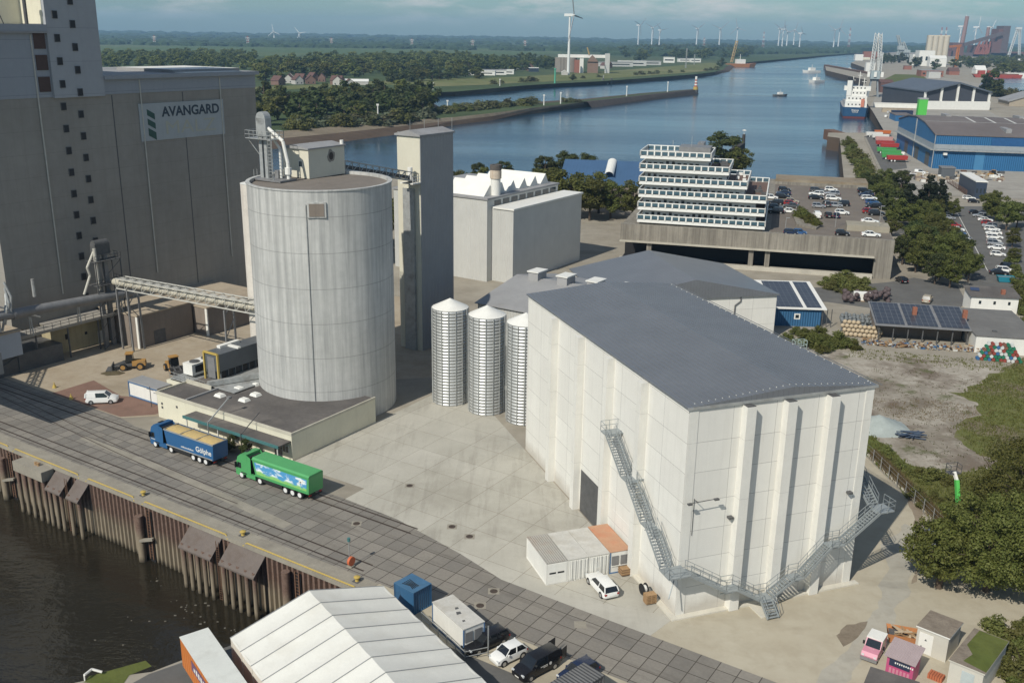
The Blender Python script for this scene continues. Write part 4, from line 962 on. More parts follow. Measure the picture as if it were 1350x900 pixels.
# ------------------------------------------------------------------ vehicles
M_tyre = plain('tyre_rubber', (.018,.018,.018), .85)
M_rim = plain('alloy_rim', (.5,.5,.5), .35, .6)
M_rimw = plain('white_rim', (.7,.7,.68), .5)
M_glassc = glass('car_glass', (.012,.015,.018), .06)
M_lamp = plain('headlamp', (.6,.62,.62), .2)
M_red = plain('tail_lamp', (.30,.012,.01), .3)
M_under = plain('underbody', (.02,.02,.02), .8)
def paint(n, c, r=.28, metal=0.):
    m = mat('paint_'+n, c, r, .03, .8, metal=metal, spec=.55); return m
PAINT = {'white':paint('white',(.76,.76,.73)), 'black':paint('black',(.012,.012,.014),.22), 'grey':paint('grey',(.10,.105,.11),.3,.3), 'silver':paint('silver',(.42,.43,.44),.3,.5),
         'blue':paint('blue',(.03,.09,.22),.28), 'red':paint('red',(.30,.02,.018),.3), 'darkblue':paint('darkblue',(.015,.025,.06),.25), 'beige':paint('beige',(.38,.33,.25),.35)}
KINDS = { # L, W, H, belt, hood, deck, ws, rf, rr, rg   (positions as share of the length from the rear)
 'hatchback':(4.05,1.75,1.48,.92,.86,.90,.72,.56,.12,.03), 'small car':(3.57,1.63,1.49,.95,.88,.93,.74,.58,.16,.03), 'estate car':(4.75,1.82,1.47,.93,.86,.90,.70,.55,.08,.02),
 'saloon':(4.65,1.8,1.44,.93,.85,.98,.70,.55,.28,.15), 'off-roader':(4.5,1.86,1.68,1.05,1.0,1.02,.72,.58,.10,.03), 'van':(4.75,1.85,1.83,1.1,1.02,1.1,.78,.62,.03,.01)}
def wheel_mesh(r, w, rim=None):
    m = MB(); m.cyl((0,-w/2,0),(0,w/2,0),r,n=16,m=0); m.cyl((0,w/2-.01,0),(0,w/2+.012,0),r*.64,n=12,m=1); m.cyl((0,-w/2-.012,0),(0,-w/2+.01,0),r*.64,n=12,m=1)
    return m.mesh('wheel', [M_tyre, rim or M_rim])
WM = wheel_mesh(.32,.21)
def car(kind, col, label, loc, rz, cat='car', group=None, lights=True, name=None, closed=False, logo=None):
    L_,W_,H,belt,hood,deck,ws,rf_,rr,rg = KINDS[kind]; P = PAINT[col] if isinstance(col,str) else col
    t_ = thing(name or {'van':'delivery_van'}.get(kind,'parked_car'), label, cat, loc, rz, group)
    w = W_/2; X = lambda f: (f-.5)*L_
    st = [(0,.42,deck*.72,.80),(.012,.30,deck*.93,.90),(.06,.2,deck,.97),(max(rg,.08)+.03,.19,(deck+belt)/2,1.),(.4,.19,belt,1.),(ws-.02,.19,belt,1.),(ws+.06,.19,(belt+hood)/2+.01,.99),(.93,.2,hood*.93,.95),(.985,.25,hood*.78,.86),(1.,.34,hood*.66,.76)]
    m = MB(); vs = []
    for f, zl, zt, k in st:
        x = X(f); zm = zl+(zt-zl)*.62
        vs += [(x,-w*k*.84,zl),(x,-w*k*.98,zl+.1),(x,-w*k,zm),(x,-w*k*.93,zt-.03),(x,-w*k*.6,zt+.02),(x,0,zt+.035),(x,w*k*.6,zt+.02),(x,w*k*.93,zt-.03),(x,w*k,zm),(x,w*k*.98,zl+.1),(x,w*k*.84,zl)]
    n = 11; fs = []
    for i in range(len(st)-1):
        for j in range(n): fs.append((i*n+j, i*n+(j+1)%n, (i+1)*n+(j+1)%n, (i+1)*n+j))
    fs += [tuple(range(n))[::-1], tuple(range((len(st)-1)*n, len(st)*n))]
    m.add(vs, fs, 0)
    zr_ = H-.05; a0, a1, b0, b1 = X(rg), X(ws), X(rr), X(rf_); tw, bw = w*.76, w*.92
    m.add([(b0-.02,-tw,zr_),(b1+.02,-tw,zr_),(b1+.02,tw,zr_),(b0-.02,tw,zr_),(b0+.08,-tw*.86,H),(b1-.1,-tw*.86,H),(b1-.1,tw*.86,H),(b0+.08,tw*.86,H)],[(0,1,5,4),(1,2,6,5),(2,3,7,6),(3,0,4,7),(4,5,6,7),(0,3,2,1)],0)
    mid = (b0+b1)/2+.1
    for s_ in (-1,1):
        m.bar((a1,s_*bw,belt),(b1,s_*tw,zr_),.07); m.bar((a0,s_*bw*.97,(deck+belt)/2),(b0,s_*tw,zr_),.10 if kind!='van' else .2); m.bar((mid-.05,s_*bw,belt),(mid-.12,s_*tw,zr_),.09)
    if kind == 'van':
        for s_ in (-1,1): m.add([(a0,s_*bw*1.01,belt),(mid,s_*bw*1.01,belt),(mid-.06,s_*tw*1.015,zr_),(b0,s_*tw*1.015,zr_)],[(0,1,2,3)])
        m.add([(a0-.01,-bw,belt),(a0-.01,bw,belt),(b0-.02,tw,zr_),(b0-.02,-tw,zr_)],[(0,1,2,3)])
    for f in (.185,.80):
        for s_ in (-1,1): m.cyl((X(f),s_*(w-.12),.33),(X(f),s_*(w+.004),.33),.385,n=14,m=1)
    bo = m.build('body', [P, M_under], t_)
    bo.data.polygons.foreach_set('use_smooth',[True]*len(bo.data.polygons)); bo.data.set_sharp_from_angle(angle=R(35))
    m = MB(); zb = belt-.02
    m.add([(a0,-bw*.985,(deck+belt)/2-.02),(a1,-bw*.985,zb),(a1,bw*.985,zb),(a0,bw*.985,(deck+belt)/2-.02),(b0,-tw*.985,zr_),(b1,-tw*.985,zr_),(b1,tw*.985,zr_),(b0,tw*.985,zr_)],[(0,1,5,4),(1,2,6,5),(2,3,7,6),(3,0,4,7)])
    m.build('windows', M_glassc, t_)
    for f in (.185,.80):
        for s_ in (-1,1): put('wheel', WM, t_, (X(f), s_*(w-.1), .32))
    if lights:
        for s_ in (-1,1):
            m = MB(); m.box(X(.955),X(.986),s_*w*.72-.17,s_*w*.72+.17,hood*.70,hood*.86); m.build('headlight', M_lamp, t_)
            m = MB(); m.box(X(.0)-.01,X(.03),s_*w*.78-.12,s_*w*.78+.12,deck*.70,deck*.9); m.build('tail_light', M_red, t_)
            m = MB(); m.box(a1-.35,a1-.2,s_*(w+.02)-.09,s_*(w+.02)+.09,belt-.02,belt+.14); m.build('mirror', P, t_)
        m = MB(); m.box(X(1.)-.02,X(1.)+.012,-.26,.26,.44,.55); m.build('number_plate', M_white, t_)
        m = MB(); m.box(X(0)-.012,X(0)+.03,-.26,.26,.5,.61); m.build('number_plate', M_white, t_)
    return t_
def heading(p, q): return math.atan2(q[1]-p[1], q[0]-p[0])
# near cars
p = g(793,776); car('estate car','white','white estate car parked on the pale forecourt in front of the containers',(p[0],p[1],0.01),heading(g(800,785),g(782,765)))
p = Q.p(-67.9,17.6); car('van','white','white delivery van parked on red brick paving near the cabin',(p[0],p[1],.02),Q.a+R(42),cat='van')
hd = heading(g(632,862),g(690,836))+math.pi
p = g(670,868); car('small car','white','small white hatchback between two black vehicles beside the tent',(p[0],p[1],.02),hd)
p = g(640,851); car('estate car','black','black estate car in the shade behind the white cabin container',(p[0],p[1],.02),hd)
# black van with open rear doors
p = g(707,884); t1 = car('van','black','black van with open rear doors and small white markings beside the tent',(p[0],p[1],.02),hd+R(2),cat='van',name='black_van')
for s_ in (-1,1):
    m = MB(); a = R(100 if s_ < 0 else 75); m.bar((-2.36,s_*.84,.5+.62),(-2.36-math.sin(a)*.85,s_*(.84-math.cos(a)*.8),.5+.62),.05,1.2); m.build('rear_door', PAINT['black'], t1)
for s_ in (-1,1):
    m = MB(); m.cyl((-.9,s_*.945,.98),(-.9,s_*.955,.98),.16,n=14); m.build('roundel', M_white, t1)
    m = MB()
    for k in range(8): m.box(-.55+k*.11,-.47+k*.11,min(s_*.945,s_*.955),max(s_*.945,s_*.955),.98,1.06)
    for k in range(5): m.box(-.55+k*.11,-.47+k*.11,min(s_*.945,s_*.955),max(s_*.945,s_*.955),.84,.91)
    m.build('white_marking', M_white, t1)
p = g(762,893); car('hatchback','darkblue','dark blue hatchback half hidden behind the grey ribbed container',(p[0],p[1],.02),hd)

# ---- the two trucks
WT = wheel_mesh(.5,.32,M_rimw)
def truck(name, label, col, u0, tarp, grain):
    t_ = fthing(name, label, 'truck', Q, u0, 12.3, .02)     # local x: from the front bumper (0) to the rear
    P = paint(*col)
    m = MB()  # cab as a shaped profile pulled across
    prof = [(.0,.55),(.05,1.35),(.22,2.35),(.5,3.05),(1.1,3.5),(2.15,3.6),(2.15,.75),(1.45,.7),(1.3,.45),(.1,.4)]
    prof = [(x,z) for x,z in prof][::-1]
    m.extr_y([(x,z) for x,z in prof[::-1]][::-1], -1.22, 1.22); m.build('cab', P, t_)
    m = MB(); m.add([(.02+.03,-1.08,1.42),(.03+.02,1.08,1.42),(.2,1.05,2.3),(.2,-1.05,2.3)],[(0,3,2,1)]); m.v = [(x-.03,y,z) for x,y,z in m.v]; m.build('windscreen', M_glassc, t_)
    for s_ in (-1,1):
        m = MB(); y = s_*1.232; m.add([(.25,y,1.45),(1.05,y,1.45),(1.05,y,2.25),(.42,y,2.25)],[(0,1,2,3)]); m.build('side_window', M_glassc, t_)
        m = MB(); m.bar((2.15,s_*1.15,1.0),(2.85,s_*1.02,1.0),.05,.05); m.add([(2.15,s_*1.22,1.),(2.75,s_*1.15,1.),(2.75,s_*1.1,3.2),(2.15,s_*1.2,3.55)],[(0,1,2,3)]); m.build('side_deflector', P, t_)
        m = MB(); m.box(.18,.3,s_*1.42-.13,s_*1.42+.13,1.5,2.25); m.bar((.3,s_*1.22,2.),(.26,s_*1.42,2.),.05); m.build('mirror', M_black, t_)
        m = MB(); m.box(-.02,.08,s_*.85-.22,s_*.85+.22,.6,.8); m.build('headlight', M_lamp, t_)
        m = MB(); m.box(1.9,3.6,s_*1.05-.16,s_*1.05+.16,.42,.98); m.build('side_skirt', P, t_)
    m = MB(); m.box(-.03,.02,-.75,.75,.85,1.25); m.build('grille', M_black, t_)
    m = MB(); m.box(.9,1.5,-.4,.4,3.47,3.53); m.build('roof_hatch', M_black, t_)
    m = MB(); m.box(1.2,12.6,-.45,.45,.6,1.0); m.box(2.2,2.5,-1.,1.,1.0,3.2); m.box(4.6,8.3,-1.1,-.75,.45,.95); m.build('chassis', M_under, t_)
    for x in (1.0,4.4,9.0,10.25,11.5):
        for s_ in (-1,1): put('wheel', WT, t_, (x, s_*1.05, .5))
    # trailer body: leaning front wall, straight sides
    m = MB(); z0, z1, xf, xr, hw = 1.05, 3.35, 3.25, 13.3, 1.26
    V = [(xf+.5,-hw,z0),(xr-.15,-hw,z0),(xr,-hw,z1),(xf,-hw,z1),(xf+.5,hw,z0),(xr-.15,hw,z0),(xr,hw,z1),(xf,hw,z1)]
    m.add(V,[(0,1,2,3),(5,4,7,6),(4,0,3,7),(1,5,6,2),(4,5,1,0)],0)
    i_ = .1
    if grain: m.add([(xf+.08,-hw+i_,z1),(xr-.08,-hw+i_,z1),(xr-.08,hw-i_,z1),(xf+.08,hw-i_,z1),(xf,-hw,z1),(xr,-hw,z1),(xr,hw,z1),(xf,hw,z1)],[(4,5,1,0),(5,6,2,1),(6,7,3,2),(7,4,0,3)],1)
    m.build('trailer_body', [P, M_steel], t_)
    m = MB(); m.box(xf+.3,xr-.3,-hw-.05,-hw-.005,z0+.02,z0+.16); m.box(xf-.02,xr+.02,-hw-.06,-hw-.003,z1-.12,z1+.02); m.build('trailer_rail', M_steel if grain else P, t_)
    for s_ in (-1,1):
        m = MB(); m.box(13.0,13.1,s_*.9-.2,s_*.9+.2,.7,.85); m.build('tail_light', M_red, t_)
    m = MB(); m.box(12.9,13.05,-1.2,1.2,.45,.6); m.build('rear_bumper', M_under, t_)
    m = MB(); m.box(1.05,2.,-1.3,-1.26,.85,1.0); m.build('mudguard', M_under, t_)
    return t_, P, (z0,z1,xf,xr,hw)
t1, P, (z0,z1,xf,xr,hw) = truck('tipper_truck', 'blue articulated tipper truck loaded with yellow grain on the quay', ('truck_blue',(.022,.105,.25)), -47.6, False, True)
gl = fthing('grain_load', 'heap of yellow grain filling the open blue trailer', 'grain', Q, -47.6+xf, 12.3, .02)
m = MB(); nx, ny = 30, 8
for i in range(nx+1):
    for j in range(ny+1):
        x = .1+(xr-xf-.2)*i/nx; y = -hw+.11+(2*hw-.22)*j/ny
        m.v.append((x,y,z1-.12+.22*math.sin(math.pi*j/ny)*(.6+.4*abs(math.sin(3*math.pi*i/nx)))+rnd.uniform(-.015,.015)))
for i in range(nx):
    for j in range(ny): m.f.append([i*(ny+1)+j,(i+1)*(ny+1)+j,(i+1)*(ny+1)+j+1,i*(ny+1)+j+1]); m.m.append(0)
gm = m.build('heap', mat('grain', (.52,.385,.17), .95, .12, 3., dirt=(.44,.32,.14), bump=.3), gl, smooth=False)
m = MB()
for k in range(4): m.bar((xf+.05+(xr-xf)*k/3*.99,-hw,z1+.04),(xf+.05+(xr-xf)*k/3*.99,hw,z1+.04),.09)
m.build('cross_bar', M_steel, t1)
text('lettering', 'Gölphe', 1.05, M_white, t1, face_m(xr-2.0,-hw-.012,2.0,0,-1), .008)
marks('small_lettering', t1, face_m(xr-5.3,-hw-.012,1.62,0,-1), 2.6, .24, 15, M_white)
marks('cab_lettering', t1, face_m(.75,-1.24,1.28,0,-1), .8, .2, 6, M_white)
t1, P, (z0,z1,xf,xr,hw) = truck('covered_tipper_truck', 'bright green articulated tipper truck with a meadow picture on its side', ('truck_green',(.075,.33,.115)), -30.1, True, False)
m = MB(); m.extr_x([(-hw-.02,z1+.02),(hw+.02,z1+.02),(hw-.15,z1+.22),(-hw+.15,z1+.22)], xf, xr); m.build('tarpaulin', mat('green_tarp',(.085,.34,.125),.6,.06,.5), t1)
m = MB(); m.add([(xf+.75,-hw-.008,z0+.35),(xr-.5,-hw-.008,z0+.35),(xr-.35,-hw-.008,z1-.35),(xf+.35,-hw-.008,z1-.35)],[(0,1,2,3)])
def m_meadow():
    m_ = bpy.data.materials.new('meadow_picture'); t = NT(m_); co = t.coords(); sp = t.node('ShaderNodeSeparateXYZ'); t.link(co, sp.inputs[0])
    f = t.noise(co, .9, 4, .6, vec=(.8,1,2)); f2 = t.noise(co, 3., 4, .6)
    skyc_ = t.mixc(t.ramp(f, .5, .6), (.08,.30,.55), (.75,.82,.82)); gr = t.mixc(f2, (.16,.45,.10), (.30,.58,.20))
    h = t.math('ADD', sp.outputs[2], t.math('MULTIPLY', f, -.9))
    c = t.mixc(t.ramp(h, 1.22, 1.42), gr, skyc_); t.finish(c, .5); return m_
m.build('meadow_picture', m_meadow(), t1)
m = MB(); x_, z_ = xr-1.7, 2.0
for (a,b_,c_,d_) in ((0,.55,.25,.6),(.5,.75,.5,.85),(.02,.12,-.05,.25),(.42,.52,-.05,.25)): m.box(x_+a,x_+b_,-hw-.02,-hw-.009,z_+c_,z_+d_)
m.box(x_+.15,x_+.35,-hw-.024,-hw-.0201,z_+.32,z_+.5,1); m.build('cow_picture', [M_white, M_black], t1)
# ------------------------------------------------------------------ quay wall and what stands at it
def FP(p0, p1): return Frame(p0, math.degrees(math.atan2(p1[1]-p0[1], p1[0]-p0[0])))
def m_pile():
    m = bpy.data.materials.new('sheet_pile_steel'); t = NT(m); co = t.coords(); sp = t.node('ShaderNodeSeparateXYZ'); t.link(co, sp.inputs[0])
    f = t.noise(co, .8, 6, .65, vec=(1,1,.25)); f2 = t.noise(co, 4, 4, .6)
    z = t.math('ADD', sp.outputs[2], t.math('MULTIPLY', f, 2.2))
    up = t.mixc(t.ramp(f2, .35, .7), (.125,.078,.058), (.20,.135,.105)); lo = t.mixc(t.ramp(f, .35, .7), (.27,.225,.16), (.17,.14,.10))
    c = t.mixc(t.ramp(z, -4.2, -2.2), lo, up); c = t.mixc(t.ramp(z, -7.0, -6.2, 1., 0.), c, (.05,.042,.028))
    t.finish(c, .85, 0, f2, .4, .04); return m
M_pile = m_pile()
qw = fthing('sheet_pile_quay_wall', 'long rusty corrugated sheet pile quay wall above the dark dock water', 'quay wall', Q, -35, 0)
m = L(-35,0); prof = []; u = -200.
while u < 2.6:
    prof += [(u,-.12),(u+.28,-.12),(u+.40,-.48),(u+.68,-.48)]; u += .8
vs = [(a,b_,-9.5) for a,b_ in prof]+[(a,b_,-.5) for a,b_ in prof]; n = len(prof)
m.add(vs, [(i,i+1,n+i+1,n+i) for i in range(n-1)]); m.build('sheet_piles', M_pile, qw)
m = L(-35,0); m.box(-200,2.7,-.62,.019,-.52,-.004); m.build('coping', M_qcap, qw)
m = L(-35,0); pz = []
ep = [(-200,Q.gx(17,587.5)[0]),(Q.gx(22,590)[0],Q.gx(110,625)[0]),(Q.gx(118,629)[0],Q.gx(182,655)[0]),(Q.gx(192,659)[0],Q.gx(305,705)[0]),(Q.gx(325,713)[0],1.4)]
for a, b_ in ep:
    e = fthing('edge_rail', 'yellow painted edge rail along the quay coping', 'edge rail', Q, (max(a,-80)+b_)/2, -.45, group='yellow edge rails on the quay')
    m = MB(); c_ = (max(a,-80)+b_)/2
    m.tube([(a-c_,-.15,-.35),(a-c_+.5,0,.1),(b_-c_-.5,0,.1),(b_-c_,-.15,-.35)], .085, 8); m.build('rail', M_yellow, e)
def bollard(u, v, label, z=0):
    e = fthing('bollard', label, 'bollard', Q, u, v, z, group='mooring bollards on the quay')
    MB().lathe([(.24,0),(.2,.12),(.19,.34),(.34,.42),(.36,.52),(.24,.6),(.01,.62)], n=14).build('post', M_yellow, e, smooth=True)
    MB().box(-.4,.4,-.4,.4,0,.04).build('base_plate', M_dsteel, e)
bollard(-35.4,.65,'yellow mooring bollard between the two fender groups',.012); bollard(-17.3,.65,'yellow mooring bollard above the paired slanted fender plates',.012); bollard(.3,.65,'yellow mooring bollard nearest the white tent',.012)
M_fplate = mat('fender_plate', (.15,.125,.11), .8, .14, .5, dirt=(.10,.075,.06), bump=.2)
def fender(label, u0, u1, npile, ladder=False, block=False):
    e = fthing('fender_frame', label, 'fender', Q, (u0+u1)/2, -1.5, group='fender frames on the quay wall')
    c_ = (u0+u1)/2; h = (u1-u0)/2; m = MB()
    if block:
        m.box(-h,h,-.95,.85,-1.75,-.35); m.build('concrete_cap', M_qcap, e)
        for x_ in (.4,.75+.2): MB().lathe([(.2,-.35),(.18,.0),(.24,.05),(.01,.1)], c=(x_,.2), n=10).build('knob', M_wood, e)
    else:
        m.add([(-h,.95,-.55),(h,.95,-.55),(h,-1.0,-2.5),(-h,-1.0,-2.5),(-h,.95,-.75),(h,.95,-.75),(h,-1.0,-2.7),(-h,-1.0,-2.7)],[(3,2,1,0),(0,1,5,4),(2,3,7,6),(1,2,6,5),(3,0,4,7),(4,5,6,7)]); m.build('slanted_plate', M_fplate, e)
    for k in range(npile):
        x_ = -h+.35+(2*h-.7)*k/max(1,npile-1)
        MB().cyl((x_,-.55,-9.3),(x_,-.55,-1.75 if block else -2.1),.26,n=12).build('pile', M_pile, e, smooth=True)
    if ladder:
        m = MB(); x_ = h+.5
        for s_ in (-.22,.22): m.bar((x_+s_,-.2,-9),(x_+s_,-.2,-.3),.06)
        for k in range(28): m.bar((x_-.22,-.2,-8.8+k*.3),(x_+.22,-.2,-8.8+k*.3),.04)
        m.build('ladder', M_rust, e)
fender('concrete capped fender frame on five piles', -59.3,-52.6, 5, block=True)
fender('narrow slanted steel fender plate next to the concrete cap', -52.2,-48.9, 3, ladder=True)
fender('narrow slanted steel fender plate right of the ladder', -47.6,-45.0, 2)
fender('wide slanted fender plate left of its ladder', -25.2,-19.6, 5, ladder=True)
fender('wide slanted fender plate nearest the white tent', -18.2,-12.4, 5)
for u_, lab in ((-64.4,'single tubular mooring pile at the left end of the quay wall'),(-34.2,'single tubular mooring pile midway along the quay wall'),(-8.6,'short tubular mooring pile close to the white tent')):
    e = fthing('mooring_pile', lab, 'pile', Q, u_, -1.2)
    MB().cyl((0,0,-9.3),(0,0,-1.7 if u_ < -20 else -.9),.48,n=18).build('tube', M_pile, e, smooth=True)
    m = MB()
    for x_ in (.9,1.5): m.bar((x_,.55,-7.6),(x_,.55,-.9),.16)
    for k in range(16): m.bar((.9,.55,-7.2+k*.4),(1.5,.55,-7.2+k*.4),.05)
    m.build('ladder', M_rust, e)
    m = MB(); m.bar((.3,-.3,-4.9),(2.,.35,-4.5),.5,.28); m.build('rubbing_timber', M_qcap, e)
    m = MB(); m.box(.75,1.7,.62,.68,-9,-1.); m.build('recess', M_black, e)
# orange life-saving post
p = Q.inv(g(463,747)); e = fthing('lifebuoy_post', 'orange lifebuoy housing with a thin green lamp post on the quay', 'lifebuoy', Q, p[0], p[1])
MB().cyl((-.12,0,.75),(.18,0,.75),.52,n=18).build('buoy_housing', plain('safety_orange',(.55,.13,.05)), e)
MB().bar((-.2,0,0),(-.2,0,3.1),.07).build('post', M_steel, e); MB().cyl((-.2,0,3.1),(-.2,0,3.5),.18,n=10).build('lamp', M_teal, e)
MB().box(-.4,.3,-.3,.3,.0,.2).build('foot', M_qcap, e)

# ------------------------------------------------------------------ tent hall and the things beside it
M_tent = mat('tent_fabric', (.72,.71,.65), .6, .05, .35, spec=.3, bump=.25, dirt=(.62,.60,.53))
M_tseam = mat('tent_seam', (.28,.29,.29), .7)
T = Frame(Q.p(7.2,-3.2), -33.-21.3); TWd, TL, te = 15.3, 30., 3.7
mid = T.p(0,-TWd/2); tr = ht(407,778,mid)
tt = thing('tent_hall', 'large white fabric tent hall with dark roof seams beside the dock', 'tent', (*T.p(0,0),0), T.a)
def sag(x, y):  # fabric hangs slightly between the frames
    b_ = (x % 2.5)/2.5; return -.20*math.sin(math.pi*b_)
for side, nm in ((0,'roof_slope'),(1,'roof_slope')):
    m = MB(); nx, ny = 72, 8
    for i in range(nx+1):
        for j in range(ny+1):
            s_ = j/ny; x = TL*i/nx
            y = -TWd/2*s_ if side == 0 else -TWd+TWd/2*s_
            z = te+(tr-te)*s_ + sag(x,0)*(1-abs(2*s_-1)*.6); y += (.15 if side == 0 else -.15)*(1-s_)
            m.v.append((x,y,z))
    for i in range(nx):
        for j in range(ny):
            q_ = [i*(ny+1)+j,(i+1)*(ny+1)+j,(i+1)*(ny+1)+j+1,i*(ny+1)+j+1]; m.f.append(q_ if side else q_[::-1]); m.m.append(0)
    ro = m.build(nm, M_tent, tt, smooth=True)
    m = MB()
    for k in range(13):
        x = k*2.5; a = (x,(.16 if side == 0 else -TWd-.16),te+.02); b_ = (x,-TWd/2,tr+.03); m.bar(a,b_,.07,.05)
    m.build('seam', M_tseam, ro)
m = MB(); m.box(0,TL,-.06,0,0,te); m.box(0,TL,-TWd,-TWd+.06,0,te); m.add([(.0,.0,0),(.0,-TWd,0),(.0,-TWd,te),(.0,-TWd/2,tr-.05),(.0,0,te)],[(0,4,3,2,1)]); m.build('side_walls', M_tent, tt)
m = MB()
for k in range(13):
    for y_ in (.03,-TWd-.03): m.bar((k*2.5,y_,0),(k*2.5,y_,te),.12)
m.build('frame_posts', M_white, tt)
M_bluec = mat('blue_container', (.035,.115,.23), .5, .08, .6, dirt=(.03,.07,.13), corr=('X',.28)); M_bluecr = mat('blue_container_roof', (.06,.15,.26), .55, .12, .8, dirt=(.13,.17,.19))
F1 = FP(g(545,781,2.6), g(569,768,2.6))
d_ = math.dist(g(545,781,2.6), g(569,768,2.6)); l_ = math.dist(g(545,781,2.6), g(521,766,2.6))
t1 = container('small_container', 'small blue steel container behind the tent with cables on its roof', F1, 0, 0, max(d_,2.3), max(l_,2.8), 2.55, M_bluec, M_bluecr)
m = MB()
for k in range(5): m.tube([(.5+.2*k,.6,2.58),(.7+.15*k,1.2,2.62),(.5+.25*k,2.2,2.58)],.04,5)
m.build('cable', M_black, t1)
A0, A1, A2 = g(611,829.5,2.6), g(638,819,2.6), g(569,793,2.6)
F2 = FP(A0, A1); t1 = container('site_office_container', 'white office container with dirty roof and blue frame beside the tent', F2, 0, 0, 2.44, math.dist(A0,A2), 2.6, M_wside, M_dirtyroof, f_office, fr=M_bluetrim, cat='container')
m = MB()
for x_,y_,s_ in ((1.1,2.6,.3),(1.4,3.4,.22),(.8,1.2,.18)): m.add([(x_-s_,y_-s_*.6,2.604),(x_+s_*.7,y_-s_*.8,2.604),(x_+s_,y_+s_*.5,2.604),(x_-.3*s_,y_+s_,2.604)],[(0,1,2,3)])
m.build('roof_patch', M_dsteel, t1)
e = thing('railing', 'low grey steel railing with a tall post at the corner of the white office container', 'railing', (*F2.p(-.6,-1.2),0), F2.a)
m = MB(); m.rail([(0,8,.0),(0,0,0),(2.2,-.6,0)],1.1,.03,1.6); m.bar((2.2,-.6,0),(2.2,-.6,3.4),.09); m.build('bars', M_steel, e)
C0, C1 = g(770.5,872.5,2.6), g(797,889,2.6)
F3 = FP(C1, C0); M_grc = mat('grey_ribbed_container', (.135,.135,.135), .6, .1, .6, corr=('Y',.35))
container('grey_container', 'dark grey ribbed container at the bottom edge beside the black van', F3, 0, 0, 2.44, 6.06, 2.6, M_grc, M_grc)
# orange lorry trailer
O0, O1, O2 = g(237,840,3.95), g(274,827,3.95), g(322,895,3.95)
F4 = FP(O1, O2); ow = 2.55
M_orange = mat('orange_trailer', (.56,.19,.05), .5, .05, .4)
t1 = thing('box_trailer', 'orange box trailer with dirty white roof parked beside the tent', 'trailer', (*F4.p(0,0),0), F4.a)
MB().box(0,13.4,-ow,0,.95,3.88).build('box_body', M_orange, t1)
MB().box(-.04,13.44,-ow-.04,.04,3.88,3.96).build('roof', mat('trailer_roof', (.66,.67,.62), .6, .06, .5, streak=0, dirt=(.52,.52,.47)), t1)
m = MB()
for k in range(22): m.box(.3+k*.6,.36+k*.6,-ow-.025,-ow-.002,.95,3.8)
m.build('side_ribs', M_orange, t1)
m = MB(); m.box(3.,12.8,-ow-.03,-ow-.0255,2.3,3.3); bn = m.build('side_banner', mat('banner_purple',(.16,.09,.16)), t1)
marks('lettering', t1, face_m(7.8,-ow-.036,2.75,0,-1), 8.4, .55, 14, M_white)
for x_ in (9.4,10.7,12.):
    for y_ in (-.35,-2.2): put('wheel', WT, t1, (x_,y_,.5))
m = MB(); m.box(.2,13,-1.7,-.85,.6,.95); m.bar((2,-.5,0),(2,-.5,.9),.12).bar((2,-2.05,0),(2,-2.05,.9),.12); m.build('chassis', M_under, t1)
# stone edge at the lower left bank
e = fthing('bank_fence', 'short white guard rail on the grassy bank corner at the lower left', 'guard rail', Q, -9, -22)
P_ = [g(112,897),g(122,889),g(135,889)]
e.location = (*P_[0],0); e.rotation_euler.z = 0
m = MB(); m.tube([(0,0,.6),(P_[1][0]-P_[0][0],P_[1][1]-P_[0][1],.6),(P_[2][0]-P_[0][0],P_[2][1]-P_[0][1],.3)],.12,6); m.bar((0,0,0),(0,0,.6),.1); m.build('rail', M_white, e)
struct('bank_grass', MB().sheet([g(110,899),g(118,891),g(192,870.5),g(200,878),g(170,890),g(160,905)], .03), M_grass)

# ------------------------------------------------------------------ lower right: huts, pink vehicle, kiosk, skip
M_hut = mat('hut_render', (.52,.50,.44), .8, .06, .5, streak=.1)
M_pebble = m_dirt('gravel_roof', (.20,.165,.13), (.26,.22,.175), (.12,.10,.08), 1.2)
K0, K1 = W.p(19.3,-12.3), W.p(20.7,-14.9); KF = FP(K0,K1)
t1 = thing('transformer_hut', 'small pale hut with a white warning door and gravel roof under the big tree', 'hut', (*K0,0), KF.a)
MB().box(0,2.9,0,3.4,0,2.6).build('walls', M_hut, t1)
MB().box(-.12,3.02,-.12,3.52,2.6,2.74,1,0).build('roof', [M_pebble, M_white], t1)
dr = MB().box(.25,1.55,-.04,0,.1,2.2).build('door', M_white, t1)
m = MB(); m.add([(.78,-.045,1.45),(1.02,-.045,1.45),(.9,-.045,1.68)],[(0,1,2)]).add([(.5,-.045,.7),(.62,-.045,.7),(.62,-.045,.82),(.5,-.045,.82)],[(0,1,2,3)]); m.build('warning_sign', M_dsteel, dr)
J0 = W.p(18.3,-17.6); 
t1 = thing('transformer_hut', 'longer pale hut with mossy green roof and grey door at the lower right', 'hut', (*J0,0), KF.a)
MB().box(0,2.9,0,6.6,0,2.6).build('walls', M_hut, t1)
MB().box(-.12,3.02,-.12,6.7,2.6,2.74,1,0).build('roof', [M_pebble, M_hut], t1)
MB().box(1.1,2.2,-.04,0,.05,2.15).build('door', mat('grey_door',(.42,.47,.47)), t1)
m = MB(); m.add([(.9,.6,2.75),(3.,.2,2.75),(3.,6.6,2.75),(.4,6.6,2.75),(.3,3.4,2.75),(1.2,2.2,2.75)],[(0,1,2,3,4,5)]); m.build('moss', M_grass, t1)
M_pink = mat('pink_paint', (.56,.24,.31), .35, .04, .6); M_magenta = mat('magenta_paint', (.48,.09,.20), .5, .06, .6)
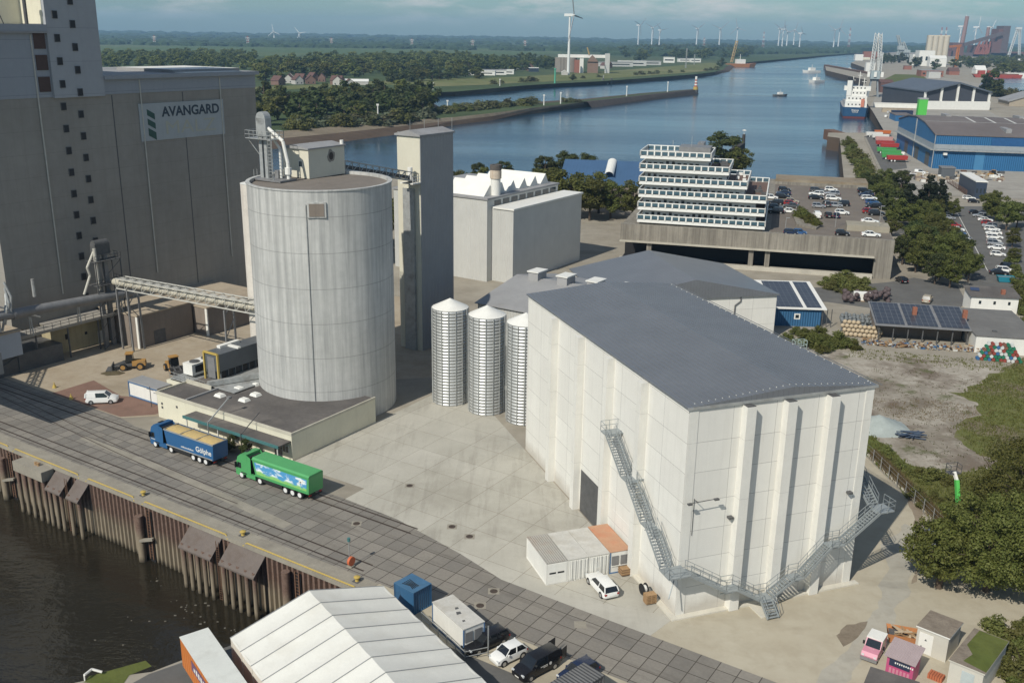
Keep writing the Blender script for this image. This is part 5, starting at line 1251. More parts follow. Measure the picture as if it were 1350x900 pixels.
# pink small lorry, facing the camera side
pf = g(1143,875); pb = g(1155,856)
PF = FP(pb, pf)
t1 = thing('pink_van', 'pink van with white roof and dark windscreen beside the pink kiosk', 'van', (*pb,0), PF.a)
m = MB(); m.extr_y([(-.6,.4),(3.4,.4),(3.5,.9),(3.2,1.35),(2.2,1.5),(1.5,2.35),(-.6,2.4)][::1], -1., 1.); m.build('body', M_pink, t1)
MB().box(-.65,1.5,-1.02,1.02,2.36,2.5).build('roof', M_white, t1)
m = MB(); m.add([(2.2,-.92,1.53),(2.2,.92,1.53),(1.55,.86,2.33),(1.55,-.86,2.33)],[(0,1,2,3)]); m.build('windscreen', M_glassc, t1)
MB().box(3.35,3.58,-1.05,1.05,.3,.72).build('bumper', M_pipe, t1)
for s_ in (-1,1):
    MB().box(1.6,1.75,s_*1.25-.12,s_*1.25+.12,1.4,1.85).build('mirror', M_black, t1)
    MB().box(3.3,3.5,s_*.75-.16,s_*.75+.16,.85,1.08).build('headlight', M_lamp, t1)
    m = MB(); m.add([(.3,s_*1.006,1.4),(1.9,s_*1.006,1.4),(1.45,s_*1.006,2.25),(.3,s_*1.006,2.25)],[(0,1,2,3)]); m.build('side_window', M_glassc, t1)
    for x_ in (.2,2.7): put('wheel', WM, t1, (x_,s_*.9,.33))
MB().box(2.35,2.42,-.45,.45,1.43,1.47).build('bonnet_lettering', M_white, t1)
t1.scale = (.74,.74,.74)
k0, k1 = g(1166,890), g(1201,904); KK = FP(k0,k1)
t1 = thing('market_kiosk', 'pink wooden kiosk with dark name board and ribbed grey roof', 'kiosk', (*k0,0), KK.a)
kw = math.dist(k0,k1)
MB().box(0,kw,0,2.0,0,2.35).build('walls', M_magenta, t1)
m = MB(); m.add([(-.2,-.35,2.36),(kw+.2,-.35,2.36),(kw+.2,2.3,2.9),(-.2,2.3,2.9),(-.2,-.35,2.28),(kw+.2,-.35,2.28),(kw+.2,2.3,2.82),(-.2,2.3,2.82)],[(0,1,2,3),(0,4,5,1),(1,5,6,2),(2,6,7,3),(3,7,4,0)]); m.build('roof', mat('kiosk_roof',(.40,.32,.32),.7,.08,.8,corr=('X',.22)), t1)
bd = MB().box(.25,kw-.3,-.06,0,1.35,2.1).build('name_board', plain('board_navy',(.03,.04,.075)), t1)
m = MB()
for k in range(9): m.box(.75+k*.19,.86+k*.19,-.075,-.061,1.68+(k%2)*.03,1.86)
m.build('lettering', M_white, bd)
m = MB()
for k in range(6): m.box(.3+k*.32,.5+k*.32,-.03,-.001,.2,1.1)
m.build('front_panel', M_pink, t1)
for k, (x_,y_) in enumerate(((1193,893),(1198,896))):
    p = g(x_,y_); e = thing('barrier_board', ('red and white striped barrier post leaning by the kiosk','second red and white barrier post nearest the lower edge')[k], 'barrier', (*p,0), .3)
    m = MB(); 
    for j in range(7): m.bar((0,.05*j,j*.26),(0,.05*(j+1),(j+1)*.26),.16,.16,j%2)
    m.build('board', [M_red, M_white], e); MB().box(-.3,.3,-.2,.2,0,.08).build('foot', M_black, e)
p0, p1 = g(1172,847), g(1200,852); SF = FP(p0,p1)
t1 = thing('waste_skip', 'orange open skip filled with planks between kiosk and hut', 'skip', (*p0,0), SF.a)
m = MB(); m.add([(0,0,.1),(2.6,0,.1),(2.6,1.5,.1),(0,1.5,.1),(-.3,-.2,1.1),(2.9,-.2,1.1),(2.9,1.7,1.1),(-.3,1.7,1.1)],[(0,1,5,4),(1,2,6,5),(2,3,7,6),(3,0,4,7),(0,3,2,1)]); m.add([(-.1,0,.75),(2.7,0,.75),(2.7,1.5,.75),(-.1,1.5,.75)],[(0,1,2,3)],1); m.build('tub', [mat('skip_orange',(.46,.20,.08),.7,.15,1.), M_dsteel], t1)
e = thing('waste_timber', 'loose heap of old planks and boards lying in the orange skip', 'timber', (*SF.p(1.3,.7),.75), SF.a)
m = MB()
for k in range(16):
    a = rnd.uniform(0,3.1); l2 = rnd.uniform(.4,1.); c_ = Vector((rnd.uniform(-.8,.8),rnd.uniform(-.4,.4),.05+rnd.uniform(0,.5))); d2 = Vector((math.cos(a)*l2,math.sin(a)*l2*.6,rnd.uniform(-.2,.3))); m.bar(c_-d2,c_+d2,.2,.05,k%2)
m.build('planks', [M_wood, mat('pale_wood',(.48,.38,.26))], e)
p0, p1 = g(1149,879,2.15), g(1190,892,2.15); F5 = FP(p0,p1)
t1 = thing('flat_roof_hut', 'dark flat topped container at the bottom edge in front of the pink vehicle', 'container', (*F5.p(0,-4.2),0), F5.a)
MB().box(0,4.,0,4.2,0,2.0).build('walls', M_hut, t1); MB().box(-.1,4.1,-.1,4.3,2.0,2.15).build('roof', M_tarroof, t1)
p = g(1222,893); e = thing('brick_stack', 'stack of orange clay tiles on the ground between the two huts', 'tiles', (*p,0), KF.a)
for k in range(6): MB().box(k*.22,k*.22+.18,0,.9,0,.5).build('tile_row', plain('clay_orange',(.42,.13,.06),.8), e)
# white pick-up, green boom lift and barriers beneath the big tree
p = g(1229,715); car('off-roader','silver','silver off-roader half hidden under the big tree beside the fence',(p[0],p[1],.02),heading(g(1232,722),g(1226,703)))
bp = g(1257,714)
t1 = thing('boom_lift', 'bright green telescopic boom lift standing at the edge of the big tree', 'boom lift', (*bp,0), R(100))
M_bgreen = plain('bright_green', (.10,.50,.10), .45)
MB().box(-1.4,1.4,-1.1,1.1,.5,1.5).build('chassis', M_bgreen, t1)
for x_ in (-1.,1.):
    for y_ in (-1.05,1.05): put('wheel', WT, t1, (x_,y_,.5))
MB().bar((-.8,0,1.6),(1.6,-.3,7.2),.4,.45).build('boom', M_bgreen, t1)
MB().bar((1.5,-.3,7.0),(2.3,-.3,7.9),.3,.34).build('jib', M_white, t1)
m = MB(); m.box(2.,2.9,-1.,.4,7.7,7.8); m.rail([(2.,-1.,7.8),(2.9,-1.,7.8),(2.9,.4,7.8),(2.,.4,7.8)],1.,.03,1.); m.build('basket', M_dsteel, t1)
# chain-link fence on the verge
FA, FBp = (50.2,127.5), (52.3,98.)
ff = FP(FA, FBp); fl = math.dist(FA,FBp)
e = thing('wire_fence', 'low wire fence with slim posts along the grass verge', 'fence', (*FA,0), ff.a)
m = MB()
for k in range(int(fl/2.5)+1): m.bar((k*2.5,0,0),(k*2.5,0,1.9),.07)
m.build('posts', M_steel, e)
m = MB()
for z_ in (.1,.7,1.3,1.85): m.bar((0,0,z_),(fl,0,z_),.018)
m.build('wires', M_steel, e)
MB().box(0,fl,.25,.5,0,.18).build('kerb', M_apron, e)
# ------------------------------------------------------------------ plants
def m_leaf(name, a, b, d=None):
    m = bpy.data.materials.new(name); t = NT(m)
    geo = t.node('ShaderNodeNewGeometry'); oi = t.node('ShaderNodeObjectInfo')
    c = t.mixc(geo.outputs['Random Per Island'], a, b)
    hs = t.node('ShaderNodeHueSaturation'); t.link(c, hs.inputs['Color'])
    t.link(t.ramp(oi.outputs['Random'], 0, 1, .47, .51), hs.inputs['Hue']); t.link(t.ramp(oi.outputs['Random'], 0, 1, .8, 1.3), hs.inputs['Value'])
    p = t.finish(hs.outputs[0], .6, spec=.25)
    tr = t.node('ShaderNodeBsdfTranslucent'); t.link(hs.outputs[0], tr.inputs[0])
    mx = t.node('ShaderNodeMixShader'); mx.inputs[0].default_value = .42
    out = [n for n in t.n if n.type == 'OUTPUT_MATERIAL'][0]
    t.link(p.outputs[0], mx.inputs[1]); t.link(tr.outputs[0], mx.inputs[2]); t.link(mx.outputs[0], out.inputs[0]); return m
LF = {'green':m_leaf('leaf_green',(.088,.108,.026),(.150,.160,.046)), 'fresh':m_leaf('leaf_fresh',(.100,.122,.028),(.170,.182,.052)), 'dark':m_leaf('leaf_dark',(.052,.075,.024),(.090,.108,.036)), 'light':m_leaf('leaf_light',(.125,.150,.040),(.180,.190,.062)),
      'needle':m_leaf('needle_dark',(.022,.034,.018),(.040,.054,.026)), 'olive':m_leaf('leaf_olive',(.100,.110,.045),(.145,.145,.070)), 'grey':m_leaf('leaf_greygreen',(.12,.145,.085),(.17,.19,.12)), 'dry':m_leaf('reed_dry',(.17,.135,.065),(.23,.185,.09))}
M_bark = mat('bark', (.10,.075,.055), .9, .25, 2.)
def crown(seed, h, r, z0, nb, nl, ls, shape='round', blob=(.28,.45)):
    """leaf faces spread over many uneven clumps"""
    q = random.Random(seed); V = []; F = []; blobs = []
    for i in range(nb):
        for _ in range(30):
            x, y, z = (q.uniform(-1,1) for _ in range(3))
            if x*x+y*y+z*z <= 1: break
        k = (x*x+y*y+z*z)**.5 or 1; s = max(k,.55)/k; x, y, z = x*s, y*s, z*s
        if shape == 'cone': w = (1-(z+1)/2)*.95+.06; x, y = x*w, y*w
        elif shape == 'low': z = abs(z)*.9
        zz = z0+(h-z0)*(z+1)/2 if shape != 'low' else z0+(h-z0)*z
        rb = r*q.uniform(*blob)*(.55 if shape == 'cone' else 1.)
        blobs.append((x*(r-rb*.5), y*(r-rb*.5), zz, rb))
    tot = sum(b_[3]**2 for b_ in blobs)
    for bx, by, bz, rb in blobs:
        for _ in range(max(4,int(nl*rb*rb/tot))):
            n = Vector((q.gauss(0,1),q.gauss(0,1),q.gauss(.15,1))).normalized()
            d = rb*(q.random()**.35)*q.uniform(.75,1.12)
            p = Vector((bx,by,bz))+Vector((n.x*d,n.y*d,n.z*d*.78))
            nn = (n+Vector((q.gauss(0,.55),q.gauss(0,.55),q.gauss(.25,.55)))).normalized()
            a = nn.cross(Vector((q.gauss(0,1),q.gauss(0,1),q.gauss(0,1)))).normalized(); b_ = nn.cross(a)
            s = ls*q.uniform(.6,1.3); o = len(V)
            V += [p-a*s, p+b_*s*.62, p+a*s, p-b_*s*.62]; F.append((o,o+1,o+2,o+3))
    return V, F
def crown_me(name, m, *a, **k):
    V, F = crown(*a, **k); me = bpy.data.meshes.new(name); me.from_pydata([tuple(v) for v in V], [], F); me.materials.append(m); me.update(); return me
def trunk_me(h, r, crown_r, seed, nlimb=5):
    q = random.Random(seed); m = MB(); m.cyl((0,0,-.3),(0,0,h*.55),r,r*.62,8); top = Vector((q.uniform(-.2,.2),q.uniform(-.2,.2),h*.85)); m.cyl((0,0,h*.55),top,r*.62,r*.2,7)
    for k in range(nlimb):
        a = k*2.4+q.random(); z = h*q.uniform(.3,.6); L2 = crown_r*q.uniform(.5,.85)
        m.cyl((0,0,z),(math.cos(a)*L2,math.sin(a)*L2,z+L2*q.uniform(.5,.9)),r*.38,r*.1,6)
    return m.mesh('trunk', M_bark)
PROTO = {}
def proto(kind, n, fn):
    PROTO[kind] = [fn(i) for i in range(n)]
proto('mid', 4, lambda i: (crown_me('crown', LF['green'], 10+i, 10., 4.4, 2.0, 38, 5200, .25, blob=(.16,.36)), trunk_me(10,.28,4,10+i)))
proto('middark', 2, lambda i: (crown_me('crown', LF['dark'], 30+i, 10., 4.1, 1.8, 36, 5200, .25, blob=(.17,.36)), trunk_me(10,.28,4,30+i)))
proto('pine', 2, lambda i: (crown_me('crown', LF['needle'], 40+i, 12., 4.2, 1.0, 46, 5200, .30, shape='cone', blob=(.3,.5)), trunk_me(12,.26,2,40+i,3)))
proto('far', 5, lambda i: (crown_me('crown', LF['green'], 50+i, 10., 4.6, 1.0, 15, 620, .72), trunk_me(10,.35,4,50+i,3)))
proto('fardark', 4, lambda i: (crown_me('crown', LF['dark'], 60+i, 10., 4.6, .8, 15, 620, .72), trunk_me(10,.35,4,60+i,3)))
proto('farlight', 3, lambda i: (crown_me('crown', LF['light'], 70+i, 10., 4.6, .8, 15, 600, .72), trunk_me(10,.35,4,70+i,3)))
proto('bush', 4, lambda i: (crown_me('foliage', LF['green'], 80+i, 2.4, 1.9, .0, 12, 1500, .17, shape='low', blob=(.3,.5)), trunk_me(1.2,.07,1.2,80+i,4)))
proto('bushlight', 3, lambda i: (crown_me('foliage', LF['light'], 90+i, 2.2, 1.9, .0, 12, 1500, .17, shape='low', blob=(.3,.5)), trunk_me(1.1,.07,1.2,90+i,4)))
proto('bushfar', 3, lambda i: (crown_me('foliage', LF['olive'], 95+i, 2.4, 2.2, .0, 9, 260, .4, shape='low', blob=(.35,.55)), trunk_me(1.2,.1,1.2,95+i,3)))
proto('greybush', 2, lambda i: (crown_me('foliage', LF['grey'], 105+i, 2.4, 2.2, .0, 9, 260, .4, shape='low', blob=(.35,.55)), trunk_me(1.2,.1,1.2,105+i,3)))
HT = {'mid':10.,'middark':10.,'pine':12.,'far':10.,'fardark':10.,'farlight':10.,'bush':2.3,'bushlight':2.1,'bushfar':2.4,'greybush':2.4}
NAMES = {'pine':'conifer_tree','bush':'bush','bushlight':'bush','bushfar':'shrub','greybush':'shrub'}
def plant(kind, p, h, label, group=None, wid=1., z=0., name=None, cat=None, seed=None):
    q = rnd if seed is None else random.Random(seed)
    cm, tm = q.choice(PROTO[kind]); s = h/HT[kind]
    nm = name or NAMES.get(kind, 'tree')
    t_ = thing(nm, label, cat or ('tree' if 'bush' not in kind else 'bush'), (p[0],p[1],z), q.uniform(0,6.28), group)
    t_.scale = (s*wid*q.uniform(.9,1.1), s*wid*q.uniform(.9,1.1), s)
    put(cm.name.split('.')[0], cm, t_, (0,0,0)); put('stem' if 'bush' in kind else 'trunk', tm, t_, (0,0,0)); return t_
def inpoly(p, poly):
    c = False; j = len(poly)-1
    for i in range(len(poly)):
        a, b_ = poly[i], poly[j]
        if (a[1] > p[1]) != (b_[1] > p[1]) and p[0] < (b_[0]-a[0])*(p[1]-a[1])/(b_[1]-a[1])+a[0]: c = not c
        j = i
    return c
def spots(poly, n, q, mind):
    xs = [p[0] for p in poly]; ys = [p[1] for p in poly]; out = []
    for _ in range(n*60):
        p = (q.uniform(min(xs),max(xs)), q.uniform(min(ys),max(ys)))
        if inpoly(p, poly) and all((p[0]-o[0])**2+(p[1]-o[1])**2 > mind*mind for o in out): out.append(p)
        if len(out) == n: break
    return out
# the big tree at the lower right
def bigtree(p, h, r, seed, label, nl=24000, ls=.145, z0=1.6):
    t_ = thing('big_tree', label, 'tree', (p[0],p[1],0))
    put('crown', crown_me('crown', LF['fresh'], seed, h, r, z0, 190, nl, ls, blob=(.10,.21)), t_, (0,0,0)); put('trunk', trunk_me(h,.4,r,seed,8), t_, (0,0,0)); return t_
bigtree((51.0,92.0), 11., 6.6, 201, 'broad dark green tree overhanging the pale transformer hut', 38000)
bigtree((59.0,101.5), 13., 7.6, 202, 'broad green tree behind the transformer hut tree at the right edge')
bigtree((57.0,88.), 8.5, 5., 203, 'lower green tree beside the mossy roofed hut at the right edge', 12000)
bigtree((67,113), 8., 5., 204, 'loose green tree at the right edge of the vacant lot', 9000)
bigtree((46.2,92.6), 7.6, 4.3, 206, 'lower leafy tree leaning left over the roof of the transformer hut', 13000)
bigtree((51.5,100.2), 5., 2.6, 205, 'small leafy tree beside the silver off-roader', 5000)
# round clipped bushes by the cream building
for k, (px, py, lab) in enumerate(((303,596,'clipped dark round bush behind the blue truck'),(327,602,'clipped dark round bush behind the green truck cab'))):
    p = g(px,py); t_ = thing('round_bush', lab, 'bush', (*p,0))
    put('foliage', crown_me('foliage', LF['dark'], 300+k, 2.5, 1.25, .2, 30, 3800, .09, blob=(.25,.35)), t_, (0,0,0)); put('stem', trunk_me(1.6,.09,.8,300+k), t_, (0,0,0))
# verge plants along the vacant lot
q = random.Random(5)
vp = [(50.6,125),(51.4,118),(52,108),(56,104),(60,120.5),(55,123.5),(53.2,134),(51.6,140),(47.5,150)]
for k, p in enumerate(spots([(50.8,126),(51.6,116),(52.3,105),(57,102),(64,112),(60,120),(55,123.5),(53,130)], 26, q, 1.5)):
    plant('bushlight', p, q.uniform(.6,1.5), 'low green bush in the rough verge between wire fence and vacant lot', 'bushes on the rough verge', 1.2)
for k, p in enumerate(spots([(84,150),(93,163),(106,166),(92,135),(78,120),(72,122),(82,139)], 22, q, 2.)):
    plant('bushlight' if k%3 else 'bush', p, q.uniform(.6,1.5), 'yellow green bush on the weedy right side of the vacant lot', 'bushes right of the vacant lot', 1.3)
m = MB()
def tufts(poly, n, h, ls, q, z=0.):
    V, F = [], []
    for p in spots(poly, n, q, .0):
        for _ in range(3):
            a = q.uniform(0,3.14); o = len(V); c_, s_ = math.cos(a)*ls, math.sin(a)*ls; hh = h*q.uniform(.4,1.1); x, y = p[0]+q.gauss(0,.2), p[1]+q.gauss(0,.2); lx, ly = q.gauss(0,.25)*hh, q.gauss(0,.25)*hh
            V += [(x-c_,y-s_,z),(x+c_,y+s_,z),(x+lx+c_*.3,y+ly+s_*.3,z+hh)]; F.append((o,o+1,o+2))
    return V, F
def tuft_obj(name, mt, parts):
    V, F = [], []
    for v, f in parts:
        o = len(V); V += v; F += [tuple(i+o for i in t_) for t_ in f]
    me = bpy.data.meshes.new(name); me.from_pydata(V, [], F); me.materials.append(mt); me.update(); o = bpy.data.objects.new(name, me); C.objects.link(o); o['kind'] = 'stuff'; return o
tuft_obj('rough_grass', LF['light'], [tufts([(50.6,127),(51.4,116),(52.2,104.5),(56,99),(75,112),(92,130),(106,166),(92,160),(88,150),(80,140),(73,128),(60,121),(55.2,124),(53.5,136),(56.5,150),(50,172),(46,160)], 9000, .45, .10, q)])
tuft_obj('dry_reeds', LF['dry'], [tufts([(50.7,127),(51.5,116),(52.6,99),(53.6,101),(52.6,117),(51.6,128)], 2600, 1.2, .05, q), tufts([(56,150),(60,142),(72,140),(78,146),(70,150)], 500, .25, .06, q)])
M_moss = LF['olive']
tuft_obj('weeds', LF['light'], [tufts([g(*p) for p in [(1262,520),(1300,500),(1350,472),(1390,480),(1390,620),(1345,610),(1290,600),(1255,560),(1300,548),(1290,530)]], 2600, .4, .10, q), tufts([g(*p) for p in [(1120,458),(1290,474),(1350,480),(1350,490),(1280,488),(1110,470)]], 380, .32, .10, q)])
tuft_obj('lot_weeds', M_moss, [tufts([(54,137),(57,150),(60,160),(66,168),(80,166),(90,160),(86,150),(78,140),(70,128),(60,122.5)], 500, .22, .08, q)])
# bushes and trees of the middle distance
def row(kind, pts, hs, label, group, wid=1., z=0., **k):
    for i, (px, py) in enumerate(pts):
        h = hs[i % len(hs)]; plant(kind, g(px,py,z), h, label, group, wid, z, **k)
for i, p in enumerate(spots([g(*a) for a in [(1025,455),(1030,440),(1060,438),(1110,444),(1130,462),(1100,466),(1060,464)]], 16, q, 1.6)):
    plant('bush', p, q.uniform(1.4,2.6), 'dense green bush in the thicket in front of the blue walled solar shed', 'thicket in front of the solar shed', 1.2)
for i, p in enumerate(spots([g(*a) for a in [(1082,378),(1092,369),(1120,366),(1138,374),(1140,384),(1110,388)]], 12, q, 2.)):
    plant('bushlight', p, q.uniform(1.6,2.6), 'low bright green bush in front of the bunker opening', 'bushes in front of the bunker', 1.4)
for i, p in enumerate(spots([g(*a) for a in [(1182,352),(1186,340),(1230,318),(1275,345),(1290,372),(1262,388),(1232,382),(1216,366)]], 22, q, 3.6)):
    plant('mid' if i%4 else 'middark', p, q.uniform(6.5,9.5), 'leafy green tree in the dense clump between bunker and car lane', 'clump of trees beside the bunker', 1.05)
for i, p in enumerate(spots([g(*a) for a in [(1226,332),(1255,300),(1262,288),(1242,276),(1222,290),(1206,300)]], 10, q, 4.)):
    plant('mid', p, q.uniform(6,9), 'green tree in the strip along the left side of the car lane', 'trees along the car lane', 1.05)
for px, py, h in ((1220,290,14.5),(1196,292,12.5),(1236,284,12)):
    plant('pine', g(px,py), h, {14.5:'tall dark conifer behind the parking deck',12.5:'dark conifer left of the tallest one behind the parking deck',12:'dark conifer right of the tallest one beside the car lane'}[h], 'conifers behind the parking deck', 1.25)
for i, (px, py, h) in enumerate(((1150,262,8.5),(1162,275,10),(1172,292,11),(1180,300,9),(1140,252,7),(1166,252,9),(1186,262,10),(1175,312,5.5))):
    plant('mid' if i%2 else 'middark', g(px,py), h, 'bushy green tree crowding the right edge of the parking deck', 'trees right of the parking deck', 1.15)
for i, (px, py, h) in enumerate(((1312,292,9.5),(1326,304,9),(1304,282,8),(1334,326,5.5),(1340,300,8),(1336,346,4))):
    plant('mid', g(px,py), h, 'yellowish green tree on the right side of the parked car row', 'trees right of the car row', 1.1)
for i in range(9):
    p = g(1334+i*2.6, 345+i*10); plant('bush', p, 2.4, 'clipped green bush in the hedge between car lane and right road', 'hedge along the right road', 1.15)
for i in range(26):
    f = i/25; p = g(1117+f*36+q.uniform(-4,4), 190+f*62+q.uniform(-2,2)); plant('bushlight' if i%2 else 'bush', p, q.uniform(2.5,4.6), 'wild green bush on the slope along the right harbour basin', 'bushes along the harbour basin', 1.35)
plant('middark', (87,418), 17.5, 'dark round tree behind the terraced office building', None, 1.35); plant('mid', (92,412), 14, 'green tree right of the dark one behind the terraced office', None, 1.2); plant('bush', (58,398), 5, 'dark bush left of the terraced office at the river', None, 1.5)
for i, (x, y, h) in enumerate(((-12,330,13),(-6,322,11),(4,318,13.5),(10,312,15),(18,310,15.5),(24,308,13),(31,312,11.5),(-20,345,10),(0,332,11),(38,312,12),(44,318,11),(28,322,13),(12,322,14))):
    plant('mid', (x,y), h, 'pale green tree in the row in front of the blue roofed shed', 'trees in front of the blue roofed shed', 1.15)
for i, (x, y, h) in enumerate(((12,388,11),(20,390,12),(28,389,11.5),(-4,386,9),(-14,384,8))):
    plant('middark', (x,y), h, 'dark tree on the river bank behind the blue roof', 'trees behind the blue roof', 1.2)
for i, (x, y, h) in enumerate(((-42,250,14),(-36,262,13),(-30,275,14),(-22,290,13),(-47,262,13),(-14,300,12),(-52,275,13))):
    plant('mid', (x,y), h, 'green tree between the slim tower and the river', 'trees behind the slim tower', 1.15)

for i, p in enumerate(spots([g(*a) for a in [(1300,838),(1350,820),(1400,840),(1400,910),(1330,910),(1312,880)]], 16, q, 1.0)):
    plant('bushlight' if i%3 else 'bush', p, q.uniform(.9,2.), 'leafy shrub right of the mossy roofed hut in the lower corner', 'shrubs in the lower right corner', 1.2)
# ------------------------------------------------------------------ scrapyard and sheds beside the vacant lot
def m_pv(name, w, h):
    m = bpy.data.materials.new(name); t = NT(m); co = t.coords()
    br = t.node('ShaderNodeTexBrick', offset=0., squash=1.); br.inputs['Scale'].default_value = 1.; br.inputs['Brick Width'].default_value = w; br.inputs['Row Height'].default_value = h; br.inputs['Mortar Size'].default_value = .03
    br.inputs['Color1'].default_value = (.040,.047,.062,1); br.inputs['Color2'].default_value = (.050,.057,.072,1); br.inputs['Mortar'].default_value = (.17,.18,.19,1); t.link(co, br.inputs['Vector'])
    t.finish(br.outputs['Color'], .3, 0., spec=.5); return m
M_pv = m_pv('solar_modules', 1.05, 1.7)
def quadroof(mb, a, b_, c_, d_, th=.12, m=0):
    V = [Vector(p) for p in (a,b_,c_,d_)]; mb.add([*V]+[v-Vector((0,0,th)) for v in V],[(0,1,2,3),(0,4,5,1),(1,5,6,2),(2,6,7,3),(3,7,4,0),(7,6,5,4)],m)
S1 = FP(g(1155,449), g(1276,457)); sw = math.dist(g(1155,449),g(1276,457)); sd_ = S1.gx(1163,398,5.2)[1]
t1 = thing('solar_shed', 'long open shed with solar panels across its whole roof beside the float stacks', 'shed', (*S1.p(0,0),0), S1.a)
zf, zb = 3.3, 5.2
MB().box(0,sw-.3,4.5,sd_-.3,0,3.6).build('back_wall', M_brownwall, t1)
m = MB()
for k in range(7): m.bar((.3+k*(sw-.6)/6,.3,0),(.3+k*(sw-.6)/6,.3,zf),.2)
m.build('posts', M_dsteel, t1)
m = MB(); quadroof(m,(-.6,-.4,zf),(sw+.2,-.4,zf),(sw+.2,sd_,zb),(-.6,sd_,zb)); rf = m.build('roof', M_pipe, t1)
def slopez(y): return zf+(zb-zf)*(y+.4)/(sd_+.4)
for x0, x1 in ((-.3,5.0),(5.5,11.1),(11.7,sw)):
    m = MB(); m.add([(x0,.3,slopez(.3)+.07),(x1,.3,slopez(.3)+.07),(x1,sd_-.4,slopez(sd_-.4)+.07),(x0,sd_-.4,slopez(sd_-.4)+.07)],[(0,1,2,3)]); m.build('solar_array', M_pv, rf)
M_redbrick = mat('red_brick', (.30,.12,.075), .85, .15, 2.)
for x_ in (7.1,sw-.4): MB().box(x_,x_+.8,5.,5.8,slopez(5)-.5,slopez(5)+1.6).build('chimney', M_redbrick, t1)
# flat extension and small white house
x0 = S1.gx(1277,470)[0]; d2 = S1.gx(1283,405,3.4)[1]
t1 = thing('flat_roof_workshop', 'white walled workshop with flat grey felt roof right of the solar shed', 'workshop', (*S1.p(sw+.3,-3.4),0), S1.a)
wl = 11.5; MB().box(0,wl,0,d2+2.5,0,3.2).build('walls', M_white, t1)
MB().box(-.15,wl+.15,-.15,d2+2.6,3.2,3.38).build('roof', mat('grey_felt', (.17,.165,.155), .9, .15, .25, dirt=(.13,.125,.12)), t1)
MB().box(3.6,4.4,3,3.7,3.38,3.55).build('roof_patch', M_dsteel, t1)
H1 = FP(g(1278,411), g(1340,414)); hwd = math.dist(g(1278,411),g(1340,414)); hdp = 5.2
t1 = thing('white_house', 'small white house with dark mono pitch roof and red chimney behind the workshop', 'house', (*H1.p(0,0),0), H1.a)
MB().extr_x([(0,0),(hdp,0),(hdp,4.3),(0,3.5)],0,hwd).build('walls', M_white, t1)
m = MB(); quadroof(m,(-.4,-.4,3.62),(hwd+.4,-.4,3.62),(hwd+.4,hdp+.4,4.55),(-.4,hdp+.4,4.55)); m.build('roof', M_tarroof, t1)
MB().box(hwd*.66,hwd*.66+.8,1.2,1.9,3.4,4.9).build('chimney', M_redbrick, t1)
for k in range(3): MB().box(1.6+k*3.,2.1+k*3.,-.05,0,1.9,2.6).build('window', M_glass, t1)
m = MB()
m.add([(.4,2.6,4.17+.06),(2.2,2.4,4.13+.06),(2.6,4.2,4.42+.06),(.7,4.4,4.46+.06)],[(0,1,2,3)]); m.build('roof_patch', plain('roof_blue',(.04,.06,.12)), t1)
# blue shed with solar roof
b0, b1 = g(1020,429), g(1081,431); S2 = FP(b0,b1); bw_ = math.dist(b0,b1); bd_ = S2.gx(1003,369,5.6)[1]; br_ = S2.gx(1094,411,4.)[0]
t1 = thing('blue_solar_shed', 'blue walled shed with white framed solar panel roof behind the white warehouse', 'shed', (*b0,0), S2.a)
M_bluew = mat('blue_wall', (.035,.12,.24), .6, .06, .4, corr=('X',.5))
MB().box(-8,bw_,0,bd_-.8,0,3.6).build('walls', M_bluew, t1)
wdw = MB().box(bw_*.42,bw_*.42+1.2,-.06,0,1.5,2.7).build('window', M_white, t1); MB().box(bw_*.42+.25,bw_*.42+.95,-.09,-.061,1.75,2.45).build('pane', M_glass, wdw)
m = MB(); quadroof(m,(-8.5,-.6,3.9),(br_,-.6,3.9),(br_,bd_,5.6),(-8.5,bd_,5.6),.18); rf = m.build('roof', M_white, t1)
sz2 = lambda y: 3.9+1.7*(y+.6)/(bd_+.6)+.05
for x0, x1 in ((-7.5,-1.6),(-.4,5.6),(6.3,br_-.9)):
    if x1 > x0: m = MB(); m.add([(x0,.1,sz2(.1)),(x1,.1,sz2(.1)),(x1,bd_-.6,sz2(bd_-.6)),(x0,bd_-.6,sz2(bd_-.6))],[(0,1,2,3)]); m.build('solar_array', M_pv, rf)
m = MB()
for k in range(3): m.bar((bw_+.3+k*.9,.1,0),(bw_+.3+k*.9,.1,3.8),.14)
m.build('posts', M_dsteel, t1)
# stacks of floats (buoys) and barrels
def ballme(r, mt, n=10):
    m = MB(); m.lathe([(r*math.sin(math.pi*k/6)+.001, -r*math.cos(math.pi*k/6)) for k in range(7)], n=n); return m, mt
M_tan = mat('tan_float', (.46,.37,.25), .6, .1, 2.); M_gfl = mat('grey_float', (.17,.185,.19), .6, .15, 2.); M_dfl = mat('brown_float', (.10,.075,.075), .7, .15, 2.)
fme = {}
for nm, r, mt in (('tan',.46,M_tan),('grey',.40,M_gfl),('brown',.55,M_dfl)):
    m, _ = ballme(r, mt); fme[nm] = m.mesh('float', mt); fme[nm].shade_smooth()
def floats(kind, label, group, pts):
    for x, y, z in pts:
        o = bpy.data.objects.new('float', fme[kind]); C.objects.link(o); o.location = (x,y,z); o.rotation_euler = (rnd.random(),rnd.random(),rnd.random()); tag(o, label, 'float', group)
q = random.Random(9); SY = FP(g(1108,443), g(1152,447))
pts = []
for j in range(4):
    for i in range(9 if j < 3 else 4): pts.append((*SY.p(.3+i*.84+(j%2)*.4, .5+j*.75), .46+j*.62))
floats('tan', 'tan round float in the stacked rows beside the solar shed', 'tan floats in stacked rows', pts)
